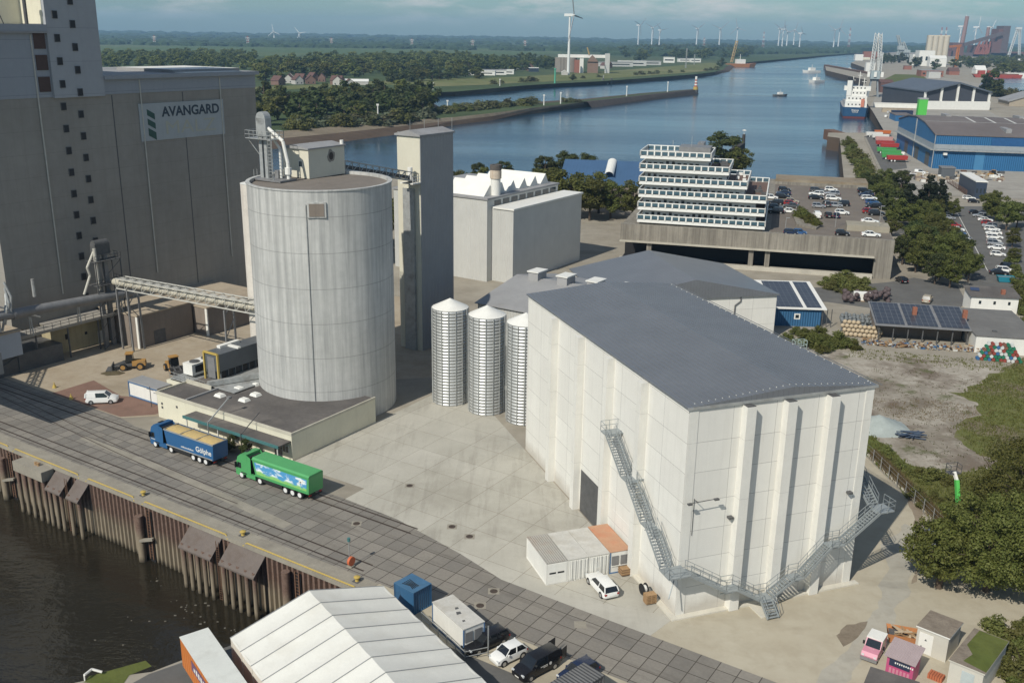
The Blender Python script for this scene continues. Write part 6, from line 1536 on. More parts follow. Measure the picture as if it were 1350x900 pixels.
pts = [(*SY.p(.4+i*.78+q.uniform(-.1,.1), 3.3+j*.78+q.uniform(-.1,.1)), .4+(.7 if (i+j)%2 else 0)+.35*q.random()+.5*(j>2)) for i in range(10) for j in range(11)]
floats('grey', 'grey round float in the heap behind the tan rows', 'grey floats in a heap', pts)
pts = [(*g(1112+60*q.random(), 388+10*q.random()+4*q.random()), q.uniform(.5,1.9)) for _ in range(60)]
floats('brown', 'dark brown round float in the heap along the road', 'dark floats along the road', pts)
M_bar = [plain('barrel_'+n, c, .5) for n, c in (('red',(.26,.055,.04)),('green',(.02,.16,.09)),('white',(.56,.58,.56)),('blue',(.04,.13,.28)),('brown',(.2,.09,.06)))]
bme = []
for mt in M_bar:
    m = MB(); m.cyl((0,-.42,0),(0,.42,0),.30,n=12); m.cyl((0,-.15,0),(0,-.1,0),.32,n=12); m.cyl((0,.1,0),(0,.15,0),.32,n=12); bme.append(m.mesh('barrel', mt))
cn = ['red','dark green','white','blue','brown']; BYF = FP(g(1287,474), g(1335,478))
for j in range(6):
    for i in range(12-j):
        k = q.choice((0,0,1,1,2,2,3,4)) ; x, y = BYF.p(.2+i*.66+j*.33, .2+j*.12)
        o = bpy.data.objects.new('barrel', bme[k]); C.objects.link(o); o.location = (x,y,.3+j*.56); o.rotation_euler.z = BYF.a+q.uniform(-.1,.1); tag(o, cn[k]+' barrel in the stacked pile in front of the workshop wall', 'barrel', 'stacked barrels at the workshop, '+cn[k])
# scrap line in front of the shed
V, F = [], []
m = MB()
for _ in range(420):
    x, y = S1.p(q.uniform(-3,sw+3), -1.2-q.random()*2.6); s = q.uniform(.12,.5); z = q.uniform(0,.9)*q.random(); a = q.uniform(0,3.1)
    d = Vector((math.cos(a)*s,math.sin(a)*s,q.uniform(-.2,.3)*s)); m.bar(Vector((x,y,z+.1))-d, Vector((x,y,z+.1))+d, q.uniform(.06,.4), q.uniform(.05,.35), q.choice((0,0,1,2,3,4,5)))
o = m.build('scrap_debris', [M_wood, M_sandroof, M_rust, M_steel, mat('scrap_white',(.5,.5,.47)), mat('scrap_blue',(.05,.13,.26))]); o['kind'] = 'stuff'
e = thing('white_container_box', 'white tarp covered box behind the dark float heap beside the road', 'box', (*g(1136,396),0), S1.a)
m = MB(); m.add([(-2.,-1,0),(2.,-1,0),(2.,1,0),(-2.,1,0),(-1.9,-.9,1.7),(1.9,-.9,1.7),(1.7,.9,1.9),(-1.8,.9,1.9)],[(0,1,5,4),(1,2,6,5),(2,3,7,6),(3,0,4,7),(4,5,6,7)]); m.build('cover', M_white, e); MB().box(-2.1,2.1,-1.05,-1.01,0,.2).build('skid', M_wood, e)
# lot: gravel heap, pipe bundle, wire cages
gp_ = g(1158,562); m = MB(); nx = 14
for i in range(nx+1):
    for j in range(nx+1):
        x, y = (i/nx-.5)*9, (j/nx-.5)*9; d = math.hypot(x,y)/4.5; m.v.append((gp_[0]+x,gp_[1]+y, max(-.05,1.9*(1-d)**1.1 if d < 1 else -.05)+(.12*noise.noise(Vector((x,y,3))) if d<.95 else 0)))
for i in range(nx):
    for j in range(nx): m.f.append([i*(nx+1)+j,(i+1)*(nx+1)+j,(i+1)*(nx+1)+j+1,i*(nx+1)+j+1]); m.m.append(0)
tag(m.build('gravel_heap', mat('blue_grey_gravel', (.36,.40,.38), .95, .12, .8, bump=.3), smooth=True), 'pale blue grey heap of gravel behind the warehouse corner', 'gravel heap')
e = thing('pipe_bundle', 'tangle of dark blue pipes lying on the vacant lot', 'pipes', (*g(1200,577),0))
for k in range(14):
    a = q.gauss(.1,.35); x, y = q.uniform(-.9,.9), q.uniform(-.6,.6); d = Vector((math.cos(a),math.sin(a),q.uniform(-.1,.1)))*1.7; MB().cyl(Vector((x,y,.2+k*.05))-d, Vector((x,y,.2+k*.05))+d, .09, n=8).build('pipe', plain('slate_blue',(.05,.075,.12)), e)
cg = g(1053,463); e = thing('wire_cage', 'pale wire cage standing behind the roof edge of the white warehouse', 'cage', (*cg,0), .2)
m = MB()
for x_ in (-1.2,0,1.2):
    for y_ in (-.6,.6): m.bar((x_,y_,0),(x_,y_,2.2),.08)
for z_ in (0.1,.75,1.4,2.2):
    for y_ in (-.6,.6): m.bar((-1.2,y_,z_),(1.2,y_,z_),.07)
    for x_ in (-1.2,0,1.2): m.bar((x_,-.6,z_),(x_,.6,z_),.07)
m.build('bars', mat('pale_green_steel',(.40,.50,.47)), e)
# cars on the road
p = g(1188,372); car('hatchback','black','black hatchback driving on the road right of the bunker',(*p,.03),R(95))
p = g(1222,398); car('off-roader','beige','pale car half hidden under the tree behind the solar shed',(*p,.03),R(60))
# loader machines in the malt yard
def wheel_loader(loc, rz, label):
    t_ = thing('wheel_loader', label, 'loader', loc, rz)
    M_oy = mat('machine_orange', (.40,.225,.07), .6, .15, 2., dirt=(.25,.19,.12))
    MB().extr_y([(-2.6,.7),(-.4,.7),(-.4,1.6),(-2.5,1.5)],-.75,.75).build('engine_body', M_oy, t_)
    MB().box(-.4,1.6,-.6,.6,.7,1.2).build('front_frame', M_dsteel, t_)
    m = MB(); m.add([(-.6,-.7,1.6),(.7,-.7,1.3),(.7,.7,1.3),(-.6,.7,1.6),(-.5,-.65,2.8),(.5,-.65,2.8),(.5,.65,2.8),(-.5,.65,2.8)],[(0,1,5,4),(1,2,6,5),(2,3,7,6),(3,0,4,7)]); cb = m.build('cab', M_glassc, t_)
    MB().box(-.65,.65,-.75,.75,2.8,2.95).build('cab_roof', M_oy, cb)
    for s_ in (-1,1): MB().bar((.9,s_*.45,1.3),(2.9,s_*.45,.6),.18,.3).build('lift_arm', M_dsteel, t_)
    m = MB(); m.extr_y([(2.8,.1),(3.9,.1),(3.9,.2),(3.1,.35),(2.95,1.1),(2.8,1.1)],-1.15,1.15); m.build('bucket', M_dsteel, t_)
    w2 = wheel_mesh(.62,.4,M_oy)
    for x_ in (-1.7,1.1):
        for s_ in (-1,1): put('wheel', w2, t_, (x_,s_*.95,.62))
    return t_
p = Q.p(-78,30.2); wheel_loader((*p,.02), math.atan2(g(140,488)[1]-g(215,484)[1], g(140,488)[0]-g(215,484)[0]), 'orange wheel loader with lowered bucket in the earth yard')
p = Q.p(-70.5,33.4); wheel_loader((*p,.02), Q.a+R(-20), 'orange loader beside the white chiller behind the site cabin')
p = Q.p(-78.5,27); m = MB(); o = MB()
vs = [(2.0*math.cos(i*.449)*(1+.2*math.sin(i*2.7)),1.2*math.sin(i*.449)*(1+.15*math.cos(i*1.9)),.0) for i in range(14)]
m.add(vs+[(x*.4,y*.4,.22) for x,y,_ in vs],[(i,(i+1)%14,14+(i+1)%14,14+i) for i in range(14)]+[tuple(range(14,28))])
tag(m.build('dark_heap', mat('spilt_malt',(.10,.08,.045),.95,.2,1.5), loc=(*p,.02)), 'low dark heap of spilt malt on the earth yard', 'heap')
for k, (px, py, lab) in enumerate(((72,511,'small yellow post base on the red paving left'),(94,526,'small yellow post base nearest the white van'))):
    e = thing('yellow_marker', lab, 'marker', (*g(px,py),.02)); MB().cyl((0,0,0),(0,0,.5),.35,.2,10).build('base', M_yellow, e); MB().cyl((0,0,.5),(0,0,.9),.08,n=8).build('post', M_yellow, e)
# ------------------------------------------------------------------ the bunker with its parking deck and the terraced office
M_bunk = mat('bunker_concrete', (.285,.262,.22), .92, .18, .10, streak=.85, dirt=(.085,.074,.062), bump=.2, sw=(.40,.74))
M_deck = mat('deck_paving', (.175,.150,.125), .9, .12, .15, dirt=(.215,.19,.16), bump=.1)
DZ = 9.3
bk = fthing('bunker', 'huge stained concrete bunker with a dark opening and cars parked on its roof', 'bunker', B, 0, 0)
m = MB(); m.box(-67,0,0,1.4,5.5,DZ+.35); m.box(-67,0,103,104.4,0,DZ+.01); m.box(-1.5,0,1.41,102.99,0,DZ+.01); m.box(-67,-1.51,1.41,102.99,8.2,DZ-.01); m.build('roof_slab', M_bunk, bk)
m = MB(); m.box(-4.2,0,-.05,1.5,0,5.49); m.build('end_pier', M_bunk, bk)
for x_ in (-30.2,-34.2,-60): m = MB(); m.box(x_,x_+1.2,-.3,1.3,0,5.49); m.build('pillar', M_bunk, bk)
m = MB(); m.box(-67,-4.3,-.9,.6,0,1.0); m.build('sill', mat('pale_sill',(.47,.44,.37),.85,.12,.4), bk)
m = MB(); m.box(-67,-4.3,-1.2,.9,5.2,5.5); m.build('ledge', mat('pale_ledge',(.45,.42,.35),.85,.15,.4), bk)
m = MB(); m.box(-67,-1.52,9,9.5,0,8.19); m.box(-67,-1.52,1.5,8.99,.0,.05,1); m.build('interior_shade', [M_black, M_black], bk)  # black wall and floor stand in for the unlit interior
m = MB(); m.sheet([(-29.4,1.41),(-.2,1.41),(-.2,91.9),(-29.4,91.9)], DZ+.02); m.build('deck_surface', M_deck, bk)
m = MB(); m.box(-29.5,-.02,92,104.2,DZ+.021,DZ+1.7); m.build('raised_slab', mat('mossy_concrete',(.245,.195,.135),.9,.2,.15,dirt=(.30,.27,.21),bump=.2), bk)
m = MB(); m.box(-29.5,-.02,91.3,91.99,DZ+.022,DZ+.9); m.build('kerb', M_bunk, bk)
r0 = B.gx(1116,304,DZ); r1 = B.gx(1166,307,DZ)
m = MB(); m.box(r0[0],-.3,r0[1]-.2,r0[1]+6.5,DZ+.03,DZ+1.5,0); m.build('ramp_cover', mat('ramp_concrete',(.33,.30,.235),.9,.12,.3,streak=.5,dirt=(.2,.175,.13)), bk)
m = MB(); b_ = [B.gx(*p,DZ) for p in ((1046,288),(1056,281),(1082,299),(1076,303),(1050,298))]; m.prism(b_, DZ+.02, DZ+.5); m.build('planter', M_bunk, bk)
for i in range(9):
    f = i/8; p = g(1054+f*22, 287+f*12, DZ); plant('bush', p, rnd.uniform(1.3,2.4), 'dark green bush in the triangular planter on the parking deck', 'bushes in the deck planter', 1.3, z=DZ+.4)
for k, (px, py, lab) in enumerate(((1101,300,'thin lamp post in the middle of the parking deck'),(1158,305,'thin lamp post at the right edge of the parking deck'),(1035,305,'short lamp post near the office on the parking deck'))):
    e = thing('street_lamp', lab, 'lamp', (*g(px,py,DZ),DZ)); MB().cyl((0,0,0),(0,0,6.5 if k<2 else 3.5),.07,n=8).build('pole', M_steel, e); MB().box(-.1,.9,-.12,.12,6.4 if k<2 else 3.4,6.55 if k<2 else 3.55).build('lamp_head', M_steel, e)
# cars: one of each kind built with its parts, then copied
def proto_car(kind):
    t_ = car(kind, 'white', 'x', (0,0,-500), 0, lights=True); return t_
PC = {k: proto_car(k) for k in KINDS}
_index()
used_first = set()
def put_car(kind, col, label, p, rz, z, group):
    if kind in used_first: return dup(PC[kind], (p[0],p[1],z), rz, label, group, mats={'paint_white':PAINT[col]})
    used_first.add(kind); o = PC[kind]; o.location = (p[0],p[1],z); o.rotation_euler.z = rz; o['label'] = label; o['group'] = group
    return o
def park(rowname, cars, z, group, base, f=lambda x,y:(x,y)):
    ords = ['nearest the river','second from the river','third from the river','fourth from the river','fifth from the river','sixth from the river','seventh from the river','eighth from the river','ninth from the river','tenth from the river','eleventh from the river','twelfth from the river','thirteenth from the river']
    for i, (kind, col, x, y, da) in enumerate(cars):
        if kind in used_first or col == 'white':
            put_car(kind, col, '%s %s %s in %s' % (col.replace('darkblue','dark blue'), kind, ords[i], rowname), g(*f(x,y),z), base+R(da), z+.03, group)
        else:
            o = dup(PC[kind], (*g(*f(x,y),z),z+.03), base+R(da), '%s %s %s in %s' % (col.replace('darkblue','dark blue'), kind, ords[i], rowname), group, mats={'paint_white':PAINT[col]})
zf_ = lambda x,y: (1000+x/7.5, 222.5+y/7.5)
G1 = 'cars on the parking deck'
park('the deck row beside the office', [('hatchback','black',255,222,0),('saloon','darkblue',245,258,180),('estate car','black',238,292,0),('hatchback','white',125,300,0),('estate car','black',165,352,180),('hatchback','grey',168,396,0),('off-roader','black',168,440,180)], DZ, G1, B.a, zf_)
park('deck row by the planter', [('hatchback','beige',330,340,0),('saloon','grey',322,385,180),('hatchback','red',318,362,0),('saloon','white',312,438,0)], DZ, G1, B.a, zf_)
park('the middle deck row', [('estate car','grey',578,228,0),('estate car','white',572,264,180),('saloon','black',566,302,0),('hatchback','silver',592,386,0),('off-roader','grey',668,372,100),('van','white',575,484,95),('saloon','black',688,478,95)], DZ, G1, B.a, zf_)
park('deck row right of middle', [('hatchback','white',715,222,0),('estate car','silver',726,262,180),('estate car','white',738,310,0),('hatchback','silver',760,380,0),('off-roader','black',822,368,180),('hatchback','white',822,452,0),('small car','darkblue',770,486,90)], DZ, G1, B.a, zf_)
park('deck row along the trees', [('off-roader','black',1046,240,10),('saloon','darkblue',1062,272,190),('estate car','white',1090,308,10),('hatchback','blue',1120,348,10),('estate car','black',1136,386,190),('hatchback','red',1095,440,10),('off-roader','black',1162,462,10),('saloon','white',1098,540,0)], DZ, G1, B.a, zf_)
park('row at the deck front parapet', [('small car','darkblue',315,652,0),('small car','blue',405,652,0),('small car','black',825,660,0),('saloon','white',1110,672,0)], DZ, G1, B.a, zf_)
l0_, l1_ = g(1262,281), g(1302,357); la = math.atan2(l1_[1]-l0_[1], l1_[0]-l0_[0]); zr2 = lambda x,y: (1210+x/6, 252+y/6)
G2 = 'cars in the lane right of the trees'
park('right row of the car lane', [('hatchback','black',452,182,0),('estate car','silver',492,206,180),('saloon','white',532,240,0),('hatchback','red',552,264,0),('off-roader','silver',565,288,180),('estate car','white',585,314,0),('saloon','white',598,344,180),('estate car','white',605,376,0),('hatchback','white',600,408,0),('off-roader','silver',606,428,0),('saloon','white',620,462,180),('hatchback','white',630,514,0)], 0, G2, la+R(90), zr2)
park('left row of the car lane', [('van','white',212,184,0),('saloon','silver',238,222,0),('hatchback','red',288,282,0),('saloon','white',306,316,0),('hatchback','blue',326,348,0),('estate car','grey',358,384,0),('van','white',382,420,0),('hatchback','black',476,560,60)], 0, G2, la+R(90), zr2)
park('trio at near lane end', [('off-roader','black',722,616,10),('estate car','white',690,640,0),('saloon','black',640,660,0)], 0, G2, la+R(90), zr2)
park('gap beside navy cabin block', [('estate car','white',402,66,0),('hatchback','black',440,92,0)], 0, G2, la+R(90), zr2)
e = thing('waste_container', 'turquoise waste container at the near end of the car lane', 'container', (*g(1325,372),0), R(-10))
m = MB(); m.add([(-1.6,-.8,.2),(1.6,-.8,.2),(1.6,.8,.2),(-1.6,.8,.2),(-2.,-1,1.5),(2,-1,1.5),(2,1,1.5),(-2,1,1.5)],[(0,1,5,4),(1,2,6,5),(2,3,7,6),(3,0,4,7)]).add([(-1.9,-.95,1.3),(1.9,-.95,1.3),(1.9,.95,1.3),(-1.9,.95,1.3)],[(0,1,2,3)],1); m.build('tub', [plain('turquoise',(.02,.22,.30)), M_pipe], e); MB().box(-1.4,1.4,-.7,.7,0,.199).build('runners', M_dsteel, e)
# terraced office
OFz = DZ+.6; py_ = 1.6
of = fthing('terraced_office', 'white stepped office building with blue glass balustrades on the bunker', 'office building', B, -46, py_)
lev = [((842,302),(1008,303)),((842,283.5),(1008,284)),((842,266.5),(1010,267.5)),((842,248.5),(985,249)),((842,230.5),(961,231)),((842,211.5),(937,213))]
xl = planeF(B,'y',py_,842,249)[0]
zs = []; xr_ = []
for a, b_ in lev: x_, z_ = planeF(B,'y',py_,*b_); zs.append(z_); xr_.append(x_)
z0 = zs[0]; dz = (zs[5]-zs[0])/5; zs = [z0+dz*i for i in range(6)]
M_bglass = glass('blue_balustrade', (.060,.115,.145), .15); M_ow = mat('office_white', (.76,.76,.72), .5, .03, .5, streak=.06); M_oroof = mat('office_roof', (.40,.39,.35), .85, .1, .3, dirt=(.3,.28,.25)); M_terr = mat('terrace_deck', (.15,.10,.08), .8, .1, 1.)
of.location = (*B.p(0,0),0)
yb = py_+34
for i in range(6):
    z, xe = zs[i], xr_[i]; ybk = yb-(i*4 if i > 2 else 0)
    m = MB(); m.box(xl,xe,py_,ybk,z,z+.75); m.build('slab', M_ow, of)
    m = MB(); m.sheet([(xl+.2,py_+.2),(xe-.2,py_+.2),(xe-.2,ybk-.2),(xl+.2,ybk-.2)], z+.76); m.build('terrace', M_terr if i < 5 else M_oroof, of)
    m = MB(); m2 = MB()
    pts = [(xl,py_),(xe,py_),(xe,ybk),(xl,ybk),(xl,py_)]
    for (ax,ay),(bx,by) in zip(pts,pts[1:]):
        a, b_ = Vector((ax,ay,z+.75)), Vector((bx,by,z+.75)); n = max(1,round((b_-a).length/1.75))
        m.bar(a+Vector((0,0,.62)), b_+Vector((0,0,.62)), .05, .8)
        for k in range(n+1):
            p_ = a.lerp(b_,k/n); m2.bar(p_, p_+Vector((0,0,1.25)), .34)
        m2.bar(a+Vector((0,0,1.22)), b_+Vector((0,0,1.22)), .2, .2)
    r_ = m.build('balustrade', M_bglass, of); m2.build('balustrade_frame', M_ow, r_)
    # storey between this slab and the next one (the top slab carries the roof plant)
    if i < 5:
        zt = zs[i+1]; xi = xr_[i+1]-.6 if i >= 2 else xe-2.4; zz = z+.77
        m = MB(); m.box(xl+1.2,xi,py_+1.8,ybk-2,zz,zt-.001); f_ = m.build('facade', M_ow, of)
        m = MB()
        for k in range(int((xi-xl-2.2)/1.5)):
            x_ = xl+1.7+k*1.5
            if rnd.random() < .7: m.box(x_+.1,x_+1.0,py_+1.74,py_+1.8,zz+1.05,zt-1.0)
            else: m.box(x_+.2,x_+.95,py_+1.74,py_+1.8,zz+.05,zt-.65)
        for k in range(int((ybk-py_-5)/1.7)): m.box(xi,xi+.06,py_+3+k*1.7,py_+4.2+k*1.7,zz+.8,zt-.7)
        m.build('glazing', M_glass, f_)
        if i >= 2:
            m = MB()
            for k in range(5): m.box(xi+1.5+rnd.random()*3,xi+2.3+rnd.random()*3,py_+5+k*4,py_+6+k*4,zz,zz+.7)
            m.build('terrace_furniture', M_ow if i == 3 else M_dsteel, of)
m = MB(); m.box(xl+.5,xr_[0]-.5,py_+1,yb-1,DZ+.02,zs[0]-.001); m.build('ground_storey', M_bunk, of)
m = MB(); zt = zs[5]+.78; m.box(xl+9,xl+17,py_+6,py_+13,zt,zt+1.9); m.box(xl+13,xr_[5]-3,py_+14,py_+20,zt,zt+2.2); m.build('roof_plant', M_pipe, of)
m = MB()
for k in range(6): m.bar((xl+4+k*2.5,py_+15,zt),(xl+4+k*2.5,py_+15,zt+(1.2,2.6,1.6)[k%3]),.1)
m.bar((xl+12,py_+8,zt+1.9),(xl+12,py_+8,zt+4.5),.08); m.build('aerials', M_steel, of)
e = thing('lock_wall', 'dark timber pile wall standing in the water behind the office', 'pile wall', (*g(968,216,-8),-8), R(70))
MB().box(0,40,0,3,-1,7.5).build('piles', mat('dark_timber',(.055,.045,.038),.9,.2,.6), e)
for k, (px, py) in enumerate(((979,200),)):
    e = thing('dolphin_pile', 'slender mooring dolphin in the water right of the dark tree', 'dolphin', (*g(px,py,-8),-8)); MB().cyl((0,0,-1),(0,0,10),1.1,.9,10).build('pile', mat('dark_timber',(.055,.045,.038)), e); MB().cyl((0,0,10),(0,0,13),.15,n=6).build('lamp_post', M_white, e); MB().box(-.9,.9,-.9,.9,12.,12.6).build('top_mark', M_white, e)
# ------------------------------------------------------------------ the port on the right
M_hblue = mat('hall_blue', (.030,.135,.295), .55, .07, .06, corr=('X',.9)); M_hroof = mat('hall_roof', (.150,.130,.125), .8, .1, .05, dirt=(.185,.165,.155))
M_ltblue = mat('hall_light_blue', (.06,.20,.37), .55, .05, .3)
hz_ = 15.; D2 = 96.; WL = 120.
h = thing('blue_hall', 'big bright blue industrial hall with a grey gallery and gates', 'hall', (*HF.p(0,0),0), HF.a)
m = MB(); m.extr_x([(0,0),(D2,0),(D2,hz_),(D2*.72,hz_+3.6),(D2*.5,hz_+4.6),(D2*.28,hz_+3.6),(0,hz_)],0,WL); m.build('walls', M_hblue, h)
m = MB(); o_ = .35; m.extr_x([(-o_,hz_+.02),(D2*.28,hz_+3.64),(D2*.5,hz_+4.64),(D2*.72,hz_+3.64),(D2+o_,hz_+.02),(D2+o_,hz_+.4),(D2*.72,hz_+4.1),(D2*.5,hz_+5.1),(D2*.28,hz_+4.1),(-o_,hz_+.4)],-.4,WL+.4); rf = m.build('roof', M_hroof, h)
def hroofz(y):
    P = [(-o_,hz_+.4),(D2*.28,hz_+4.1),(D2*.5,hz_+5.1),(D2*.72,hz_+4.1),(D2+o_,hz_+.4)]
    for a, b_ in zip(P,P[1:]):
        if a[0] <= y <= b_[0]: return a[1]+(b_[1]-a[1])*(y-a[0])/(b_[0]-a[0])
    return hz_
for k in range(10):
    x_ = 22+k*9; m = MB()
    for a, b_ in ((27,48),(48,69)): m.add([(x_,a,hroofz(a)+.06),(x_+1.1,a,hroofz(a)+.06),(x_+1.1,b_,hroofz(b_)+.06),(x_,b_,hroofz(b_)+.06)],[(0,1,2,3)])
    m.build('rooflight_strip', mat('strip_white',(.52,.52,.49)), rf)
for k in range(5):
    x_ = 14+k*17; m = MB(); m.box(x_,x_+2.4,6 if k%2 else 50,18 if k%2 else 62,hroofz(12 if k%2 else 56)-.8,hroofz(12 if k%2 else 56)+1.1); m.build('ridge_vent', M_roofgrey, rf)
m = MB(); m.add([(0,26.9,hroofz(26.9)+.07),(WL,26.9,hroofz(26.9)+.07),(WL,27.6,hroofz(27.6)+.07),(0,27.6,hroofz(27.6)+.07)],[(0,1,2,3)]); m.build('roof_walkway', mat('strip_white',(.52,.52,.49)), rf)
m = MB(); m.box(0,WL,-1.6,-.01,8.2,8.5); m.box(-1.6,-.01,0,D2,8.2,8.5); m.build('gallery', M_steel, h)
m = MB(); m.rail([(0,-1.6,8.5),(WL,-1.6,8.5)],2.0,.06,6,2); m.box(0,WL,-.12,-.005,8.5,11,0); m.box(-.1,-.005,0,D2,8.5,11.); m.build('gallery_railing', mat('gallery_grey',(.30,.33,.35)), h)
for x0, x1, z0, z1, mt, nm in ((24,38,11.2,14.6,mat('hall_dark_blue',(.02,.09,.23)),'wall_panel'),(18,22,0,8,M_ltblue,'wall_panel'),(46,52,6.4,8.1,mat('hall_dark_blue',(.02,.09,.23)),'wall_panel'),(40,47,0,6.,mat('gate_grey',(.33,.34,.33)),'gate'),(47.6,54.5,0,5.8,M_black,'gate'),(58,66,0,6.,M_ltblue,'gate')):  # the black gate panel paints the darkness of an open doorway
    m = MB(); m.box(x0,x1,-.08,-.004,z0,z1); m.build(nm, mt, h)
for x_ in (4,42.5,50,64): m = MB(); m.box(x_,x_+1.6,-1.6,-.1,6.3,7.3); m.build('lamp_box', M_white, h)
for y_ in (8,34,62): m = MB(); m.box(-.1,-.004,y_,y_+9,0,6); m.build('gate', M_dsteel, h)
m = MB(); m.box(-.3,0.,-.3,0.,0,hz_+.5); m.bar((-.2,46,0),(-.2,46,hz_+4),.5); m.build('downpipe', M_steel, h)
e = thing('green_conveyor_tower', 'bright green conveyor tower behind the blue hall roof', 'tower', (*g(1213,160),0), R(-10))
zt = ht(1213,131,g(1213,160)); MB().box(-3,3,-3,3,0,zt).build('tower', plain('port_green',(.09,.48,.07)), e); MB().box(-3.2,3.2,-3.2,3.2,zt,zt+1).build('cap', M_steel, e)
# dark gabled hall with white columns
DF = FP(g(1217,144), g(1301,145)); dw = math.dist(g(1217,144), g(1301,145)); eb = g(1217,144); ez = ht(1217,121,eb); gz = ez+ht(1253,111,g(1258,144))-ht(1253,121,g(1258,144))+1
t1 = thing('dark_gabled_hall', 'dark gabled hall with white columns behind the blue hall', 'hall', (*eb,0), DF.a)
MB().extr_y([(0,0),(dw,0),(dw,ez),(dw*.5,gz),(0,ez)],0,90).build('walls', mat('dark_hall_panel',(.055,.06,.075),.5,.1,.1), t1)
m = MB(); m.extr_y([(-1,ez-.3),(dw*.5,gz-.3),(dw+1,ez-.3),(dw+1,ez+.8),(dw*.5,gz+1.),(-1,ez+.8)],-3,92); m.build('roof', mat('dark_blue_roof',(.10,.12,.15),.6,.08,.05), t1)
for k in range(5): m = MB(); x_ = k*dw/4; zz = ez-.3 if k in (0,4) else ez+(gz-ez)*(1-abs(k-2)/2)-.4; m.box(x_-.9,x_+.9,-1.2,0,0,zz); m.build('column', M_white, t1)
MB().box(-1,dw+1,-2.4,-1.21,0,7).build('plinth_wall', M_white, t1)
def blockhouse(name, label, cat, a, b_, depth, ztop, wm_, rm_, gable=0., nwin=0, group=None, zb=0.):
    p0, p1 = g(*a,zb), g(b_[0],a[1],zb); F = Frame(p0, math.degrees(HF.a)); w = math.dist(p0,p1); zt = ztop if ztop < 900 else ht(a[0], ztop-1000, p0)
    t_ = thing(name, label, cat, (*p0,zb), F.a, group); zt -= zb
    MB().box(0,w,0,depth,0,zt).build('walls', wm_, t_)
    m = MB()
    if gable: m.extr_x([(-.3,zt),(depth+.3,zt),(depth/2,zt+gable)],-.3,w+.3)
    else: m.box(-.2,w+.2,-.2,depth+.2,zt,zt+.4)
    m.build('roof', rm_, t_)
    for k in range(nwin):
        x_ = w*(k+.3)/nwin; m = MB(); m.box(x_,x_+w/nwin*.42,-.08,-.005,zt*.35,zt*.62); m.build('window', M_glass, t_)
    return t_
M_redroof = mat('red_roof', (.125,.07,.06), .85, .12, .4); M_brickw = mat('brick_wall', (.27,.115,.08), .85, .1, .3)
blockhouse('blue_store','small bright blue store left of the dark gabled hall','store',(1196,125),(1217,124),60,1117,M_hblue,mat('dark_blue_roof',(.10,.12,.15)))
blockhouse('cabin_block','two storey navy cabin block with flat white roof beside the car lane trees','cabins',(1284,262),(1297,264),26,6.2,plain('navy_cladding',(.03,.045,.075)),M_white,0,3)
for k in range(6):
    pass
blockhouse('low_white_wall','long low white retaining wall on the quay in front of the dark hall','wall',(1152,141.5),(1214,139),3,1136,M_white,M_white)
for k, (px, lab) in enumerate(((1176,'left one of the navy shipping containers on the port quay'),(1189,'right one of the navy shipping containers on the port quay'))):
    blockhouse('navy_container',lab,'container',(px,156),(px+12,155),7,5.2,plain('navy_paint',(.02,.035,.075)),plain('navy_paint',(.02,.035,.075)),group='navy containers on the port quay')
blockhouse('flat_shed','flat dark shed roof between quay road and blue hall','shed',(1180,160),(1199,158.5),26,4.2,M_hblue,M_hroof)
blockhouse('sandy_store','sandy coloured low storage wall beside the ship','storage bay',(1163,148),(1197,146),4,3.,M_sandroof,M_sandroof)
for k, (px, py) in enumerate(((1192,190),(1191,183),(1193,176))): blockhouse('site_trailer',('white site trailer nearest the blue hall corner','middle white site trailer beside the blue hall','farthest white site trailer beside the blue hall')[k],'trailer',(px,py),(px+8,py-.5),5,3.2,M_white,M_white)
# machinery lines on the quay
def farm_wagon(label, p, rz, mt, s=1.):
    e = thing('farm_wagon', label, 'wagon', (*p,.03), rz, 'machinery lined up on the port lane'); e.scale = (s,s,s)
    m = MB(); m.add([(-3.6,-1.1,.9),(3.6,-1.1,.9),(3.6,1.1,.9),(-3.6,1.1,.9),(-3.8,-1.3,2.4),(3.8,-1.3,2.4),(3.8,1.3,2.4),(-3.8,1.3,2.4)],[(0,1,5,4),(1,2,6,5),(2,3,7,6),(3,0,4,7),(4,5,6,7)]); m.build('body', mt, e)
    m = MB(); m.bar((3.6,0,.8),(5.2,0,.6),.15); m.box(-3,3,-.6,.6,.6,.9); m.build('drawbar', M_dsteel, e)
    for x_ in (-2.2,-1.): 
        for s_ in (-1,1): put('wheel', WT, e, (x_,s_*1.,.5))
cm_ = {'red':plain('farm_red',(.42,.05,.045)),'green':plain('farm_green',(.07,.34,.09)),'white':M_white,'orange':plain('farm_orange',(.55,.15,.04)),'pink':plain('farm_pale',(.55,.30,.27))}
for c_, px, py, lab in (('white',1152,181,'farthest white machine on the port lane'),('orange',1163,178.5,'orange machine on the port lane near the ship'),('white',1160,184,'white machine in front of the orange one on the port lane'),('pink',1165,187.5,'pale red wagon behind the two red ones'),('red',1166,193,'longer red wagon behind the green ones'),('red',1172,196.5,'red wagon between pale red and green ones'),('green',1168,202.5,'farthest green wagon on the port lane'),('green',1174,206,'middle green wagon on the port lane'),('green',1175,210.5,'nearest green wagon on the port lane'),('red',1182,213.5,'single small red wagon nearest on the port lane')):
    farm_wagon(lab, g(px,py), HF.a+rnd.uniform(-.1,.1), cm_[c_], 1.25)
p = g(1190,205); put_car('van','white','lone white van standing beside the green wagons',p,R(70),.04,G2)
p = g(1168,155); put_car('van','white','white van on the quay road behind the ship stern',p,R(60),.04,G2); p = g(1171,149); put_car('off-roader','black','dark off-roader on the quay road behind the ship stern',p,R(60),.04,G2)
